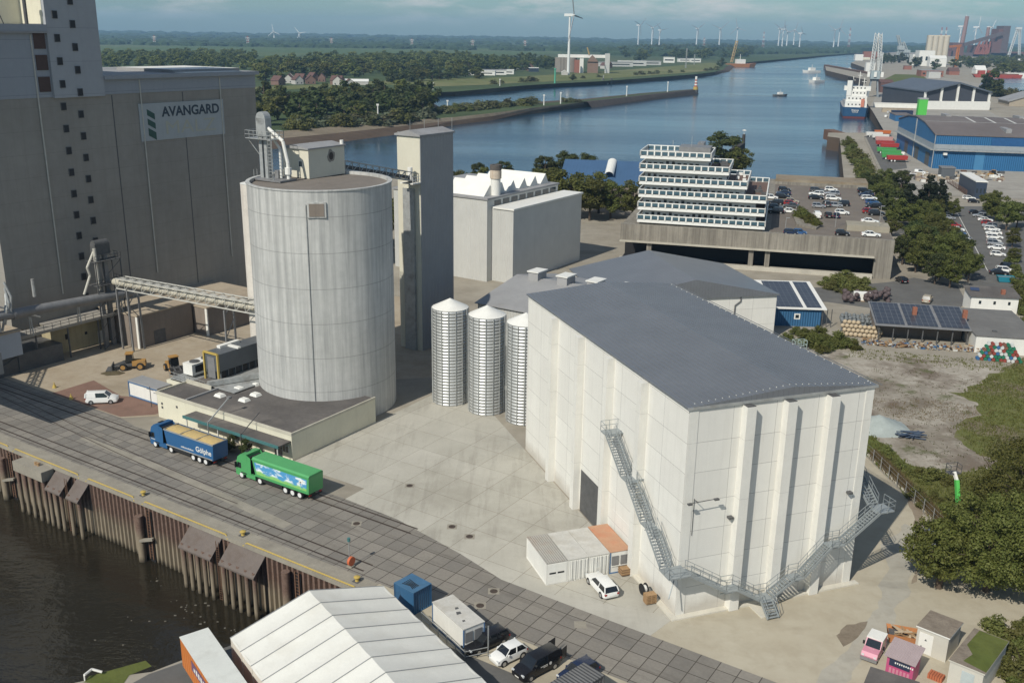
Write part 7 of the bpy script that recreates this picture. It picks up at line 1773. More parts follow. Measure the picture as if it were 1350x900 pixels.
# building site items in front of the blue hall
qb = random.Random(21); m = MB()
for _ in range(160):
    p = g(qb.uniform(1190,1320), qb.uniform(228,240)); s = qb.uniform(.3,1.3); m.box(p[0]-s,p[0]+s,p[1]-s*.7,p[1]+s*.7,0,qb.uniform(.2,1.2),qb.choice((0,0,1,2,3)))
o = m.build('building_rubble', [M_sandroof, M_white, M_dsteel, M_rust]); o['kind'] = 'stuff'
p = g(1309,233); wheel_loader((*p,0), R(20), 'yellow digger on the building site in front of the blue hall')
blockhouse('dark_site_cabin','dark site cabin in front of the blue hall','cabin',(1240,234),(1256,233),6,4,M_dplant,M_pipe)
p = g(1213,229); put_car('van','white','white van on the building site left of the dark cabin',p,R(-30),.02,G2)
for k in range(1): 
    e = thing('site_fence','brown mesh fence running down to the cabin block','fence',(*g(1247,240),0)); a, b_ = g(1247,240), g(1274,258); m = MB(); m.rail([(0,0,0),(b_[0]-a[0],b_[1]-a[1],0)],2.,.07,3,3); m.build('panels', M_rust, e)
# cargo ship at its berth, seen from astern
st0 = g(1126.5,156,-8); qa = heading(g(1170,171), g(1146,141)); beam = 21.5; LS = 118.
sh = thing('cargo_ship', 'blue hulled cargo ship with white bridge moored stern on at the right quay', 'ship', (*st0,-8), qa)
def hull(m, z0, z1, mi, fl0=.9, fl1=1.):
    st = [(0,.84),(3,.97),(20,1.),(85,1.),(105,.7),(LS,.06)]; V = []
    for x, k in st:
        for z, f in ((z0,fl0),(z1,fl1)): V += [(x+(0 if z==z1 or x>0 else 1.2),-beam/2*k*f,z),(x+(0 if z==z1 or x>0 else 1.2),beam/2*k*f,z)]
    F = []
    for i in range(len(st)-1):
        a, b_ = i*4, i*4+4; F += [(a,b_,b_+2,a+2),(a+1,a+3,b_+3,b_+1)]
    F += [(0,2,3,1)]; m.add(V,F,mi); return V
m = MB(); V = hull(m,-.5,1.3,0,.86,.93); hb = m.build('boot_top', plain('antifouling_red',(.38,.10,.08),.6), sh)
m = MB(); V = hull(m,1.3,9.,0,.93,1.); m.add([V[i] for i in (2,6,10,14,18,22,23,19,15,11,7,3)],[tuple(range(12))],1); m.build('hull', [mat('hull_blue',(.025,.085,.18),.5,.08,.2), M_roofgrey], sh)
for j, (x0,x1,w_,z0,z1) in enumerate(((2,21,.82,9,14),(3,20,.78,14.01,18.5),(4,19,.70,18.51,22.5),(6,17,1.0,22.51,26))):
    m = MB(); m.box(x0,x1,-beam/2*w_,beam/2*w_,z0,z1); m.build('superstructure_deck', M_white, sh)
    m = MB()
    for k in range(5): m.box(x0-.08,x0-.01,-beam*.3+k*beam*.14,-beam*.3+k*beam*.14+1,z0+1.6,z0+2.8)
    m.build('window_row', M_black, sh)
m = MB(); m.box(3.,9,beam*.22,beam*.40,18,31); fu = m.build('funnel', M_white, sh); MB().box(2.9,9.1,beam*.215,beam*.405,31.,33.5).build('funnel_top', M_black, fu)
for y_, z1 in ((-1,38),(4,34),(-5,33)): m = MB(); m.bar((10,y_,26),(10,y_,z1),.5); m.bar((10,y_-2,z1-3),(10,y_+2,z1-3),.3); m.build('mast', M_white, sh)
MB().box(.5,1.6,-6.5,-3.8,9.5,16).build('lifeboat', plain('lifeboat_orange',(.55,.20,.13)), sh)
marks('lettering', sh, face_m(.2,0,6.7,-1,0), 6., 1.1, 6, M_white); marks('port_lettering', sh, face_m(.4,0,5.1,-1,0), 5., .8, 7, M_white)
m = MB()
for x0 in (28,48,68): m.box(x0,x0+17,-beam*.4,beam*.4,9.01,11.2)
m.build('hatch_covers', M_roofgrey, sh)
# harbour crane beside it
cp_ = g(1150,128); zb_ = 0
cr = thing('harbour_crane', 'grey luffing harbour crane with twin lattice booms beside the ship', 'crane', (*cp_,0), qa)
m = MB()
for x_ in (-6,6):
    for y_ in (-5,5): m.bar((x_,y_,0),(x_*.6,y_*.6,16),1.4)
m.box(-4.5,4.5,-4,4,16,18); m.build('portal', mat('crane_grey',(.20,.23,.25),.6,.1,.3), cr)
MB().box(-7,5,-4.5,4.5,18.01,26).build('machine_house', mat('crane_house',(.30,.36,.38),.6,.08,.3), cr)
ztip = ht(1162,63,g3(1162,120)[:2]); m = MB(); tipw = g(1161,118); 
for s_ in (-4,4): lattice(m,(3,s_,24),(22,s_*.4,62),3.2,14,.45); lattice(m,(-4,s_,26),(1,s_,44),2.6,7,.4); m.bar((1,s_,44),(20,s_*.4,60),.3)
m.build('boom', mat('crane_boom',(.45,.47,.46),.6,.1,.3), cr)
for y_ in (-6.5,0,6.5): MB().box(-8.2,-7.01,y_-1.3,y_+1.3,20,25).build('floodlight', M_white, cr)
blockhouse('white_hopper','white round edged hopper beside the crane boom','hopper',(1141,95),(1150,94),18,1083,M_white,M_white)
blockhouse('red_brown_stockpile','dark red brown ore shed beside the crane','shed',(1160,122),(1174,121),30,1109,mat('ore_brown',(.13,.07,.06)),mat('ore_brown',(.13,.07,.06)),3)
blockhouse('ore_wagon','rust red hopper wagon behind the sandy wall','hopper',(1170,131),(1178,130.5),9,1124,M_rust,M_rust)
for k,(a,b_,top,mt,lab) in enumerate(((1127,1134,72,M_white,'white cube shaped house on the far pier'),(1136,1143,76,M_cream,'cream house on the far pier next to the white cube'),(1138,1150,68,M_brickw,'dark red shed on the far pier'),(1150,1156,73,M_brickw,'dark red block beside the crane boom tip'))):
    blockhouse('pier_building',lab,'building',(a,80-k*1.2),(b_,80-k*1.2),30,1000+top,mt,M_redroof if mt is M_brickw else M_white)
e = thing('pier_wall','long rusty pier wall reaching into the river beyond the ship','pier',(*g(1088,91,-8),-8)); a, b_ = g(1088,91,-8), g(1147,103,-8); m = MB(); m.bar((0,0,5.),(b_[0]-a[0],b_[1]-a[1],5.),8,8.6); m.build('wall', M_rust, e)
e = thing('jetty_head','rusty timber jetty head at the mouth of the harbour basin','jetty',(*g(1092,192,-8),-8)); a, b_ = g(1092,192,-8), g(1113,192,-8); m = MB(); m.box(3,b_[0]-a[0]-1,0,22,2,8.2); 
for k in range(7): m.bar((k*2.2+.5,.3,-1),(k*2.2+.5,.3,2),.7)
m.build('piles', M_rust, e)
# grain silo and white mill
gs = g(1233,86); zt = ht(1233,48,gs); gf = thing('grain_silo_block','tall beige grain silo block of joined round cells','silo building',(*gs,0),R(-15))
wpx = abs(g(1223,86)[0]-g(1244,86)[0])
for k in range(4):
    m = MB(); m.cyl((-wpx/2+wpx*(k+.5)/4,0,0),(-wpx/2+wpx*(k+.5)/4,0,zt),wpx/8*1.08,n=16); m.build('cell', M_creamcl if False else mat('beige_concrete',(.52,.47,.38),.85,.06,.02), gf, smooth=False)
MB().box(-wpx/2,wpx/2,2,wpx*.5,0,zt+2).build('rear_block', mat('beige_concrete',(.52,.47,.38)), gf); MB().box(-wpx/2,wpx/2,-2,2,zt+.02,zt+2.5).build('headhouse', mat('beige_concrete',(.52,.47,.38)), gf)
blockhouse('white_mill','white mill building left of the beige grain silo','mill',(1210,87),(1224,87),50,1067,M_white,M_white,0,3)
blockhouse('white_mill_annex','lower white annex left of the white mill','mill',(1202,86),(1210,86),40,1072,M_white,M_white)
blockhouse('white_store','white store with two vaulted roofs in front of the grain silo','store',(1225,88),(1240,88),30,1077,M_white,M_white,6)
blockhouse('brick_depot','brick building with pale flat annex on the rail yard','depot',(1214,101),(1236,101),40,1093,M_brickw,M_roofgrey,0,4)
blockhouse('pale_annex','pale concrete annex beside the brick depot','annex',(1224,103),(1236,102.5),20,1095,M_lgrey,M_roofgrey)
blockhouse('red_kiosk','small brick red house on the grassy rail yard','house',(1192,92),(1199,92),15,1087,M_brickw,M_redroof)
blockhouse('white_gable_house','white gabled store in front of the port trees','store',(1286,97),(1296,96),30,1092,M_white,M_white,7)
blockhouse('red_gable_house','red brick house left of the white gabled store','house',(1251,99),(1261,98.5),25,1094,M_brickw,M_redroof,6)
blockhouse('white_depot','long white depot at the right edge behind the dock','depot',(1342,82),(1360,82),25,1078,M_white,M_white)
for k,(px,lab) in enumerate(((1309,'left red barge moored in the dock'),(1321,'right red barge moored in the dock'))):
    e = thing('barge',lab,'barge',(*g(px,102.6),0),R(-8),'red barges in the dock'); m = MB(); m.add([(-28,-5,0),(28,-5,0),(28,5,0),(-28,5,0),(-32,-5,5),(30,-5,5),(30,5,5),(-32,5,5)],[(0,1,5,4),(1,2,6,5),(2,3,7,6),(3,0,4,7),(4,5,6,7)]); m.build('hull', plain('barge_red',(.34,.06,.045)), e); MB().box(-24,-14,-4,4,5.01,11).build('wheelhouse', plain('barge_red',(.34,.06,.045)), e); MB().box(-10,24,-4,4,5.01,6.5).build('hatch', M_rust, e)
e = thing('white_ferry','white passenger boat moored at the right end of the dock','ferry',(*g(1342,103),0),R(-8)); MB().box(-26,30,-5,5,0,4).build('hull', M_white, e); MB().box(-20,22,-4,4,4.01,8).build('cabin', M_white, e)
# steel works on the horizon
M_ore = mat('works_red', (.15,.075,.065), .85, .1, .01); M_ore2 = mat('works_brown', (.115,.085,.085), .85, .1, .01)
def far(px, py, Y):   # a spot at distance Y whose bearing is px
    d = ray(px, py); k = Y/d[1]; return (d[0]*k, Y)
YS = 3900.
sw_ = thing('steel_works','red brown steel works with inclined conveyor and tall block on the horizon','steel works',(*far(1300,72,YS),0),0)
bx = far(1300,72,YS)[0]
def wz(y_, px=1300): return ht(px, y_, far(px,72,YS))
def wx(px): return far(px,72,YS)[0]-bx
for nm, a, b_, top, mt in (('tall_block',1318,1327,34,M_ore2),('tall_block',1312,1318,38,M_ore),('stock_house',1306,1312,55,M_ore),('sinter_plant',1254,1270,57,M_ore),('low_works',1243,1256,68,M_ore),('furnace',1283,1296,60,M_ore),('low_works',1270,1345,70,M_ore2),('low_works',1328,1352,68,M_ore)):
    m = MB(); m.box(wx(a),wx(b_),0,60,0,wz(top)); m.build(nm, mt, sw_)
m = MB(); m.bar((wx(1268),-5,wz(60)),(wx(1316),-5,wz(44)),10,12); m.build('inclined_conveyor', M_ore2, sw_)
for nm,px,top,w_ in (('chimney',1271,22,7),('chimney',1301,36,6)):
    m = MB(); m.cyl((wx(px-2.5 if top<30 else px),20,0),(wx(px),20,wz(top)),w_*1.2,w_,12); m.build(nm, mat('works_chimney',(.28,.17,.15)), sw_)
m = MB()
for k in range(10): m.bar((wx(1283+k*2),-10,wz(72)),(wx(1288+k*1.5),-10,wz(55+(k%3)*4)),5)
m.build('furnace_frame', mat('works_orange',(.30,.10,.07)), sw_)
e = thing('orange_tower_crane','slim orange tower crane in front of the steel works','crane',(*far(1261,80,2300),0)); zt = ht(1261,62,far(1261,80,2300)); m = MB(); lattice(m,(0,0,0),(0,0,zt),4,14,.8); lattice(m,(-20,0,zt),(6,0,zt+3),3,8,.6); m.build('mast', plain('crane_orange',(.5,.17,.04)), e); MB().box(-14,14,-6,6,8,13).build('base_platform', M_cream, e)
for k,(px,tp,lab) in enumerate(((1187,47,'pale grey dock crane with raised jib left of the grain silo'),(1195,56,'small pale dock crane beside the taller dock crane'))):
    b0 = far(px,70,3000); e = thing('dock_crane',lab,'crane',(*b0,0)); z_ = ht(px,tp,b0); m = MB()
    for s_ in (-1,1): lattice(m,(s_*8,0,0),(s_*3,0,z_*.5),5,6,1.2)
    lattice(m,(0,0,z_*.5),(-14,0,z_),6,8,1.2); m.box(-9,9,-6,6,z_*.42,z_*.58); m.build('frame', mat('dock_crane_grey',(.38,.42,.42)), e)
e = thing('gantry_crane','pale tall gantry crane at the right edge of the horizon','crane',(*far(1334,72,3300),0)); b0 = far(1334,72,3300); z_ = ht(1334,36,b0); m = MB(); lattice(m,(-12,0,0),(6,0,z_),5,14,.9); lattice(m,(26,0,0),(12,0,z_),5,14,.9); m.box(0,18,-4,4,z_*.93,z_); m.build('frame', mat('gantry_pale',(.55,.58,.58)), e)
# port trees
qp = random.Random(33)
for i, p in enumerate(spots([g(*a) for a in [(1244,88),(1258,80),(1285,80),(1350,78),(1360,92),(1352,100),(1322,100),(1300,96),(1270,93)]], 70, qp, 22)):
    plant(qp.choice(('far','far','fardark')), p, qp.uniform(13,20), 'green tree in the port woodland in front of the steel works', 'trees in front of the steel works', 1.5)
for i, (px, py) in enumerate(((1160,82),(1164,84),(1169,83),(1175,84),(1180,82),(1172,79),(1186,83),(1190,80),(1205,90),(1208,88),(1232,92),(1198,84),(1166,80))):
    plant('fardark', g(px,py), qp.uniform(16,24), 'dark tree between the crane boom and the grain silo', 'trees left of the grain silo', 1.4)
plant('fardark', g(1302,126), 26, 'very dark broad tree beside the dock right of the dark hall', None, 1.2); plant('fardark', g(1312,128), 17, 'dark lower tree right of the very dark one at the dock', None, 1.3); plant('pine', g(1298,127), 24, 'dark pointed conifer left of the very dark tree at the dock', None, 1.2)
for i in range(8): plant('bushfar', g(1316+i*5,127+qp.uniform(-1,2)), qp.uniform(4,9), 'dark shrub along the near edge of the dock', 'shrubs at the dock', 1.3)
struct('rail_grass', MB().sheet([g(*a) for a in [(1163,106),(1180,98),(1215,99),(1222,104),(1196,112),(1184,122),(1176,124)]], .05), M_grass)
e = thing('grey_gable_store','low store with pale brown gable at the right edge behind the blue hall','store',(*g(1330,140),0),R(-12)); MB().extr_y([(0,0),(40,0),(40,4),(20,11),(0,4)],0,40).build('walls', mat('sandy_wall',(.36,.31,.24)), e); m = MB(); m.extr_y([(-1,3.7),(20,10.8),(41,3.7),(41,4.6),(20,11.8),(-1,4.6)],-1,41); m.build('roof', M_roofgrey, e)
# ------------------------------------------------------------------ the far bank
qf = random.Random(77); ZF = -3.
def area(px): return [g(a,b,ZF) for a,b in px]
MASS_V, MASS_F, MASS_M = [], [], []
def mass(px, n, mind, kinds, hs, wid=1.4):
    for p in spots(area(px), n, qf, mind):
        k = qf.choice(kinds); cm, tm = qf.choice(PROTO[k]); s_ = qf.uniform(*hs)/HT[k]; a = qf.uniform(0,6.28); ca, sa = math.cos(a)*s_*wid, math.sin(a)*s_*wid; o = len(MASS_V)
        MASS_V.extend([(p[0]+v.co.x*ca-v.co.y*sa, p[1]+v.co.x*sa+v.co.y*ca, ZF+v.co.z*s_) for v in cm.vertices])
        MASS_F.extend([tuple(i+o for i in f.vertices) for f in cm.polygons]); MASS_M.extend([{'far':0,'fardark':1,'farlight':2}[k]]*len(cm.polygons))
def wood(px, n, mind, kinds, hs, label, group, wid=1.35):
    for p in spots(area(px), n, qf, mind): plant(qf.choice(kinds), p, qf.uniform(*hs), label, group, wid, ZF)
wood([(330,171),(380,168),(440,165),(500,160),(560,153),(577,147),(570,139),(545,131),(490,134),(440,136),(330,138)], 62, 11, ('fardark','fardark','far'), (13,19), 'dark green tree in the dense belt on the far river bank', 'trees in the belt on the far bank')
for i in range(26):
    f = i/25; plant(qf.choice(('bushfar','greybush','greybush','bushlight')), g(386+f*172+qf.uniform(-4,4), 170-f*13+qf.uniform(-2,1.5), ZF), qf.uniform(4,8), 'grey green willow shrub at the water edge of the far belt', 'willow shrubs on the far bank', 1.5, ZF)
for i in range(30):
    f = i/29; plant(qf.choice(('bushfar','bushlight','bushfar')), g(578+f*122, 149.5-f*11.5+qf.uniform(-1.5,1.5), ZF), qf.uniform(3.5,7), 'olive shrub on the narrow river spit', 'shrubs on the spit', 1.5, ZF)
for px in (745,750,758,763): plant('bushfar', g(px,135,ZF), 4.5 if px < 755 else 3, 'lone dark shrub on the breakwater', 'shrubs on the breakwater', 1.4, ZF)
mass([(335,97),(345,86),(420,80),(520,77),(620,77),(640,84),(620,92),(560,95),(500,93),(430,94),(400,97),(338,100)], 230, 12, ('far','far','fardark','farlight'), (13,21))
wood([(335,108),(345,101),(420,95),(520,94),(620,93),(640,96),(620,100),(560,103),(500,104),(430,104),(400,105),(338,112)], 62, 13, ('far','far','fardark','farlight'), (14,21), 'green tree in the village wood beyond the dike', 'trees in the village wood', 1.5)
wood([(505,107),(560,104),(625,100),(640,104),(560,108),(515,111)], 22, 12, ('fardark','far'), (9,15), 'dark tree in the row behind the far dike', 'trees behind the dike', 1.5)
mass([(600,92),(640,82),(700,80),(735,84),(738,92),(690,95),(640,96)], 90, 13, ('fardark','fardark','far'), (12,19))
mass([(800,82),(820,70),(880,64),(960,62),(1000,65),(985,76),(930,79),(870,80)], 170, 18, ('fardark','fardark','far'), (18,27), 1.6)
mass([(120,92),(135,77),(260,73),(335,75),(335,92),(240,93)], 150, 14, ('far','far','farlight','fardark'), (13,20))
for i, px in enumerate((651,662,690,700,706,755,768,790,838,845,858,866,884,900,930,937,945)):
    yy = 111-(px-650)*.063; plant('bushfar', g(px,yy,ZF), qf.uniform(3.5,7), 'dark shrub at the foot of the far dike', 'shrubs along the far dike', 1.5, ZF)
plant('fardark', g(755,106,ZF), 8, 'round dark tree standing alone on the dike meadow', None, 1.3, ZF)
plant('fardark', g(950,88,ZF), 18, 'dark tree at the tip of the dike', None, 1.4, ZF)
# woods so far off that they read as one mass
V, F = [], []
def tuft3(x, y, z, r, h):
    o = len(V); n = 6
    for k in range(n): a = 6.283*k/n+qf.random(); V.append((x+r*math.cos(a)*qf.uniform(.8,1.2), y+r*math.sin(a)*.8, z-1))
    for k in range(n): a = 6.283*k/n+qf.random()*.6; V.append((x+r*.85*math.cos(a), y+r*.7*math.sin(a), z+h*qf.uniform(.55,.75)))
    V.append((x+qf.uniform(-.3,.3)*r, y, z+h))
    for k in range(n): F.append((o+k,o+(k+1)%n,o+n+(k+1)%n,o+n+k)); F.append((o+n+k,o+n+(k+1)%n,o+2*n))
def band(x0, x1, y0, y1, n, h, r):
    for _ in range(n): tuft3(qf.uniform(x0,x1), qf.uniform(y0,y1), -3, r*qf.uniform(.7,1.5), h*qf.uniform(.6,1.2))
band(-6500,9500,9800,11200,900,38,95); band(-5500,6000,7600,8400,620,26,60); band(-4500,2500,5900,6500,430,20,40); band(-3500,900,4600,5100,330,17,30)
band(-3000,400,3850,4150,260,15,24)
for k in range(26):
    cx, cy = qf.uniform(-3500,2200), qf.uniform(4000,7200)
    for j in range(qf.randint(6,22)): tuft3(cx+j*qf.uniform(14,26), cy+qf.uniform(-30,30), -3, 16, qf.uniform(9,16))
for k in range(380):
    px = qf.uniform(985,1125); p = g(px, 62+qf.uniform(0,9.5)-(px-985)*.012+.6, ZF)
    if p[1] < 9000: tuft3(p[0], p[1], -3, 24*qf.uniform(.7,1.3), 15*qf.uniform(.8,1.2))
for k in range(240):
    px = qf.uniform(1120,1360); p = far(px, 60, qf.uniform(5200,7500)); tuft3(p[0], p[1], -1, 55*qf.uniform(.7,1.3), 24*qf.uniform(.7,1.2))
for k in range(150):
    px = qf.uniform(800,985); p = far(px, 60, qf.uniform(3200,4600)); tuft3(p[0], p[1], -3, 26*qf.uniform(.7,1.3), 19*qf.uniform(.7,1.2))
me = bpy.data.meshes.new('far_woods'); me.from_pydata(V, [], F); me.materials.append(mat('far_foliage', (.035,.062,.026), .9, .35, .02)); me.update(); o = bpy.data.objects.new('far_woods', me); C.objects.link(o); o['kind'] = 'stuff'
me = bpy.data.meshes.new('woodland'); me.from_pydata(MASS_V, [], MASS_F)
for k in ('green','dark','light'): me.materials.append(LF[k])
me.polygons.foreach_set('material_index', MASS_M); me.update(); o = bpy.data.objects.new('woodland', me); C.objects.link(o); o['kind'] = 'stuff'
# houses and sheds
M_hw = mat('house_white', (.48,.465,.43), .8, .06, .4); M_hb = mat('house_brick', (.20,.125,.10), .85, .1, .4)
def house(px, py, w, d, hw_, roofh, wm_, rm_, label, rz=0., group=None, cat='house'):
    e = thing('house' if cat == 'house' else cat.replace(' ','_'), label, cat, (*g(px,py,ZF),ZF), rz, group)
    MB().extr_y([(-w/2,0),(w/2,0),(w/2,hw_),(0,hw_+roofh*.97),(-w/2,hw_)],0,d).build('walls', wm_, e)
    m = MB(); o_ = .5; m.extr_y([(-w/2-o_,hw_-.2),(0,hw_+roofh),(w/2+o_,hw_-.2),(w/2+o_,hw_+.15),(0,hw_+roofh+.4),(-w/2-o_,hw_+.15)],-.4,d+.4); m.build('roof', rm_, e)
    for k in range(2): m = MB(); m.box(-w/4+k*w/2-.6,-w/4+k*w/2+.6,-.08,-.005,1.,2.4); m.build('window', M_glass, e)
hl_ = [(372,112.5,1.0,M_hb,'brick house with red roof at the left end of the village'),(380,110,0,M_hw,'white house with red roof second from the left in the village'),(383,107.5,.2,M_hw,'white gabled house behind the second village house'),(395,111.5,.6,M_hw,'pale house with dark red roof left of the parked village cars'),(402,109,1.2,M_hb,'brick house with wide red roof in the middle of the village'),(410,111,.3,M_hb,'brick house in front of the wide red roof'),(416,107,.8,M_hb,'red roofed house behind the middle of the village'),(424,108,.1,M_hb,'dark red roofed house right of the village middle'),(445,112.5,0,M_hw,'white gabled house at the right end of the village'),(452,112,1.3,M_hb,'brown roofed house beside the white gabled one'),(348,86.5,.5,M_hb,'red roofed house in the trees above the silo'),(355,87,1.2,M_hw,'white house with red roof in the trees above the silo'),(363,85.5,.2,M_hb,'small red roofed house in the trees right of the white one')]
for k, (px, py, rz_, wm_, lab) in enumerate(hl_): house(px, py, qf.uniform(9,12), qf.uniform(10,14), 5, 5, wm_, M_redroof, lab, rz_, 'village houses beyond the dike')
house(486,112,13,34,4.,2.2,M_hw,M_white,'long low white farm shed behind the far dike',R(96),None,'farm shed'); house(462,113,8,9,4,3,M_hw,M_redroof,'small pale house left of the long farm shed',.4)
for k, (px, py, w, d, hh, lab) in enumerate(((635,99.5,40,16,6,'long white works hall at the left of the turbine village'),(652,99,36,14,7,'white works hall with low wing left of the turbine'),(668,98,22,14,6,'small white works block left of the turbine'),(683,92.5,20,14,8,'white two storey block among trees left of the turbine'),(704,95,16,14,6,'dark blue works block left of the turbine'),(812,88,70,18,8,'long pale works hall right of the factory'),(833,87,60,18,9,'second pale works hall right of the factory'),(855,86,55,18,8,'third pale works hall right of the factory'),(882,83,26,16,12,'white cube building on the dike crest'),(905,82,40,16,8,'white boatyard shed near the dike tip'),(917,82.5,26,14,8,'white boatyard shed with red door near the dike tip'))):
    wm_ = plain('navy_cladding',(.03,.045,.075)) if 'dark blue' in lab else (M_white if 'white' in lab else M_lgrey)
    e = thing('works_hall', lab, 'hall', (*g(px,py,ZF),ZF), R(qf.uniform(-6,6))); MB().box(-w/2,w/2,0,d,0,hh).build('walls', wm_, e); MB().box(-w/2-.4,w/2+.4,-.4,d+.4,hh,hh+.8).build('roof', M_roofgrey if k%2 else M_white, e); MB().box(-w*.4,w*.4,-.1,-.01,hh*.4,hh*.65).build('glazing', M_glass, e)
for k, (px, py, lab) in enumerate(((693,92,'red roofed house left of the turbine'),(700,93.5,'second red roofed house left of the turbine'),(800,91,'white fronted red roofed house right of the factory'),(805,90,'brick house right of the white fronted one'))): house(px, py, 11, 12, 6, 5, M_hb if k != 2 else M_hw, M_redroof, lab, qf.uniform(0,1.4))
# riverside factory around the big turbine
fc = g(776,97,ZF); e = thing('riverside_factory', 'riverside factory with long white roof bridge, silos and a brick stack', 'factory', (*fc,ZF), R(-4)); kx = lambda px: (g(px,97,ZF)[0]-fc[0]); kz = lambda y: ht(776,y,fc)-ZF
m = MB(); m.box(kx(735),kx(797),30,46,kz(77),kz(73)); m.build('roof_bridge', M_white, e)
m = MB()
for px in (738,742,747,753): m.cyl((kx(px),38,0),(kx(px),38,kz(77.2)),9,n=14)
m.build('round_silos', mat('far_concrete',(.24,.215,.185)), e)
m = MB(); m.box(kx(757),kx(768),20,44,0,kz(80)); m.build('brick_hall', M_brickw, e)
m = MB(); m.box(kx(764),kx(769),12,30,0,kz(78)); m.build('white_tower', M_white, e)
m = MB(); m.box(kx(761.2),kx(763),0,4,0,kz(81)); m.build('brick_stack', M_brickw, e)
m = MB(); m.extr_y([(kx(774),kz(82)),(kx(788),kz(82)),(kx(785),kz(78)),(kx(780),kz(73)),(kx(776),kz(78))],20,40); m.box(kx(774),kx(788),22,40,0,kz(82)); m.build('brown_dome_hall', mat('far_brown',(.22,.145,.11)), e)
m = MB(); m.box(kx(796.5),kx(802.5),22,46,0,kz(71)); m.build('pale_silo_block', M_lgrey, e)
m = MB(); m.bar((kx(776),30,kz(73)),(kx(773),30,kz(63)),2.); m.build('crane_jib', mat('crane_ochre',(.38,.27,.12)), e)
# wind turbines
M_wt = plain('turbine_white', (.70,.71,.69), .45)
def turbine(base, hub, blade, rot, yaw, label, r=2.1, group=None, mt=None):
    e = thing('wind_turbine', label, 'wind turbine', (*base,ZF), yaw, group); hub -= ZF; mt = mt or M_wt
    MB().cyl((0,0,0),(0,0,hub),r,r*.55,16).build('tower', mt, e, smooth=True)
    MB().extr_y([(-1.8*r/2,hub-1.6*r/2),(1.8*r/2,hub-1.6*r/2),(1.8*r/2,hub+1.7*r/2),(-1.8*r/2,hub+1.7*r/2)],-2.2*r,3.5*r).build('nacelle', mt, e)
    for k in range(3):
        a = rot+k*2.0944; d = Vector((math.sin(a),0,math.cos(a))); s_ = Vector((math.cos(a),0,-math.sin(a))); o_ = Vector((0,-2.8*r,hub)); m = MB(); w1, w2 = r*.75, r*.16
        P = [o_+d*r*.4-s_*w1*.4,o_+d*r*.4+s_*w1*.4,o_+d*blade*.22+s_*w1*.75,o_+d*blade+s_*w2,o_+d*blade-s_*w2,o_+d*blade*.22-s_*w1*.45]
        m.add([p+Vector((0,-.22*r,0)) for p in P]+[p+Vector((0,.22*r,0)) for p in P],[(0,1,2,3,4,5)[::-1],(6,7,8,9,10,11)]+[(i,(i+1)%6,6+(i+1)%6,6+i) for i in range(6)]); m.build('blade', mt if 'big' not in label else mat('blade_grey',(.33,.34,.35)), e)
    MB().cyl((0,-2.2*r,hub),(0,-3.4*r,hub),r*.9,r*.4,12).build('hub', mt, e)
    return e
bb = g(749,99,ZF); turbine(bb, ht(747.5,20,bb), 47, R(-25), R(70), 'big white wind turbine on the far dike meadow', 2.4)
mw = MB(); e = thing('turbine_base_house', 'small white house at the foot of the big wind turbine', 'house', (bb[0]-6,bb[1]-4,ZF)); MB().extr_y([(-5,0),(5,0),(5,4),(0,7),(-5,4)],-8,0).build('walls', M_hw, e); MB().extr_y([(-5.5,3.9),(0,7.1),(5.5,3.9),(5.5,4.3),(0,7.6),(-5.5,4.3)],-8.3,.3).build('roof', M_white, e)
tl_ = [(362,42,9),(396,44,9),(841,33.5,13),(859,37,12),(869,40,11),(918,38,11),(948,38,13),(971,37,12),(1026,38,11),(1031,39,11),(1037,42,10),(1046,40,10),(1054,44,8),(1099,40,11),(1105,38,12),(1264,35,14),(1284,36,13),(1302,36,11)]
for k, (px, hy, bl) in enumerate(tl_):
    Yt = 6200. if px < 1200 else 5200.
    b0 = far(px, 60, Yt); hub = ht(px, hy, b0); pxm = Yt/1290.
    lab = ('leftmost small far wind turbine above the silo roof','second small far wind turbine right of the leftmost') [k] if k < 2 else ('far wind turbine, number %s counting right from the big near one' % ['one','two','three','four','five','six','seven','eight','nine','ten','eleven','twelve','thirteen'][k-2] if k < 15 else ('wind turbine left of the red brown works chimney','wind turbine right of the red brown works chimney','wind turbine above the inclined works conveyor')[k-15])
    turbine(b0, hub, bl*pxm, qf.uniform(0,2), qf.uniform(-.5,.9), lab, 4.4, 'far wind turbines on the horizon')
M_rw = [M_white, plain('mast_red',(.38,.08,.06))]
def pylon(px, top, Yt, label, w=6.):
    b0 = far(px, 60, Yt); h_ = ht(px, top, b0)-ZF; e = thing('lattice_mast', label, 'mast', (*b0,ZF), 0, 'lattice masts on the horizon'); m = MB(); n = 8
    for k in range(n):
        z0_, z1_ = h_*k/n, h_*(k+1)/n; w0, w1 = w*(1-.75*k/n), w*(1-.75*(k+1)/n)
        for sx_ in (-1,1): m.bar((sx_*w0,0,z0_),(sx_*w1,0,z1_),1.1,1.1,k%2); m.bar((sx_*w0,0,z0_),(-sx_*w1,0,z1_),.6,.6,k%2)
    for f_ in (.7,.86): m.bar((-w*1.6,0,h_*f_),(w*1.6,0,h_*f_),1.)
    m.build('lattice', M_rw, e)
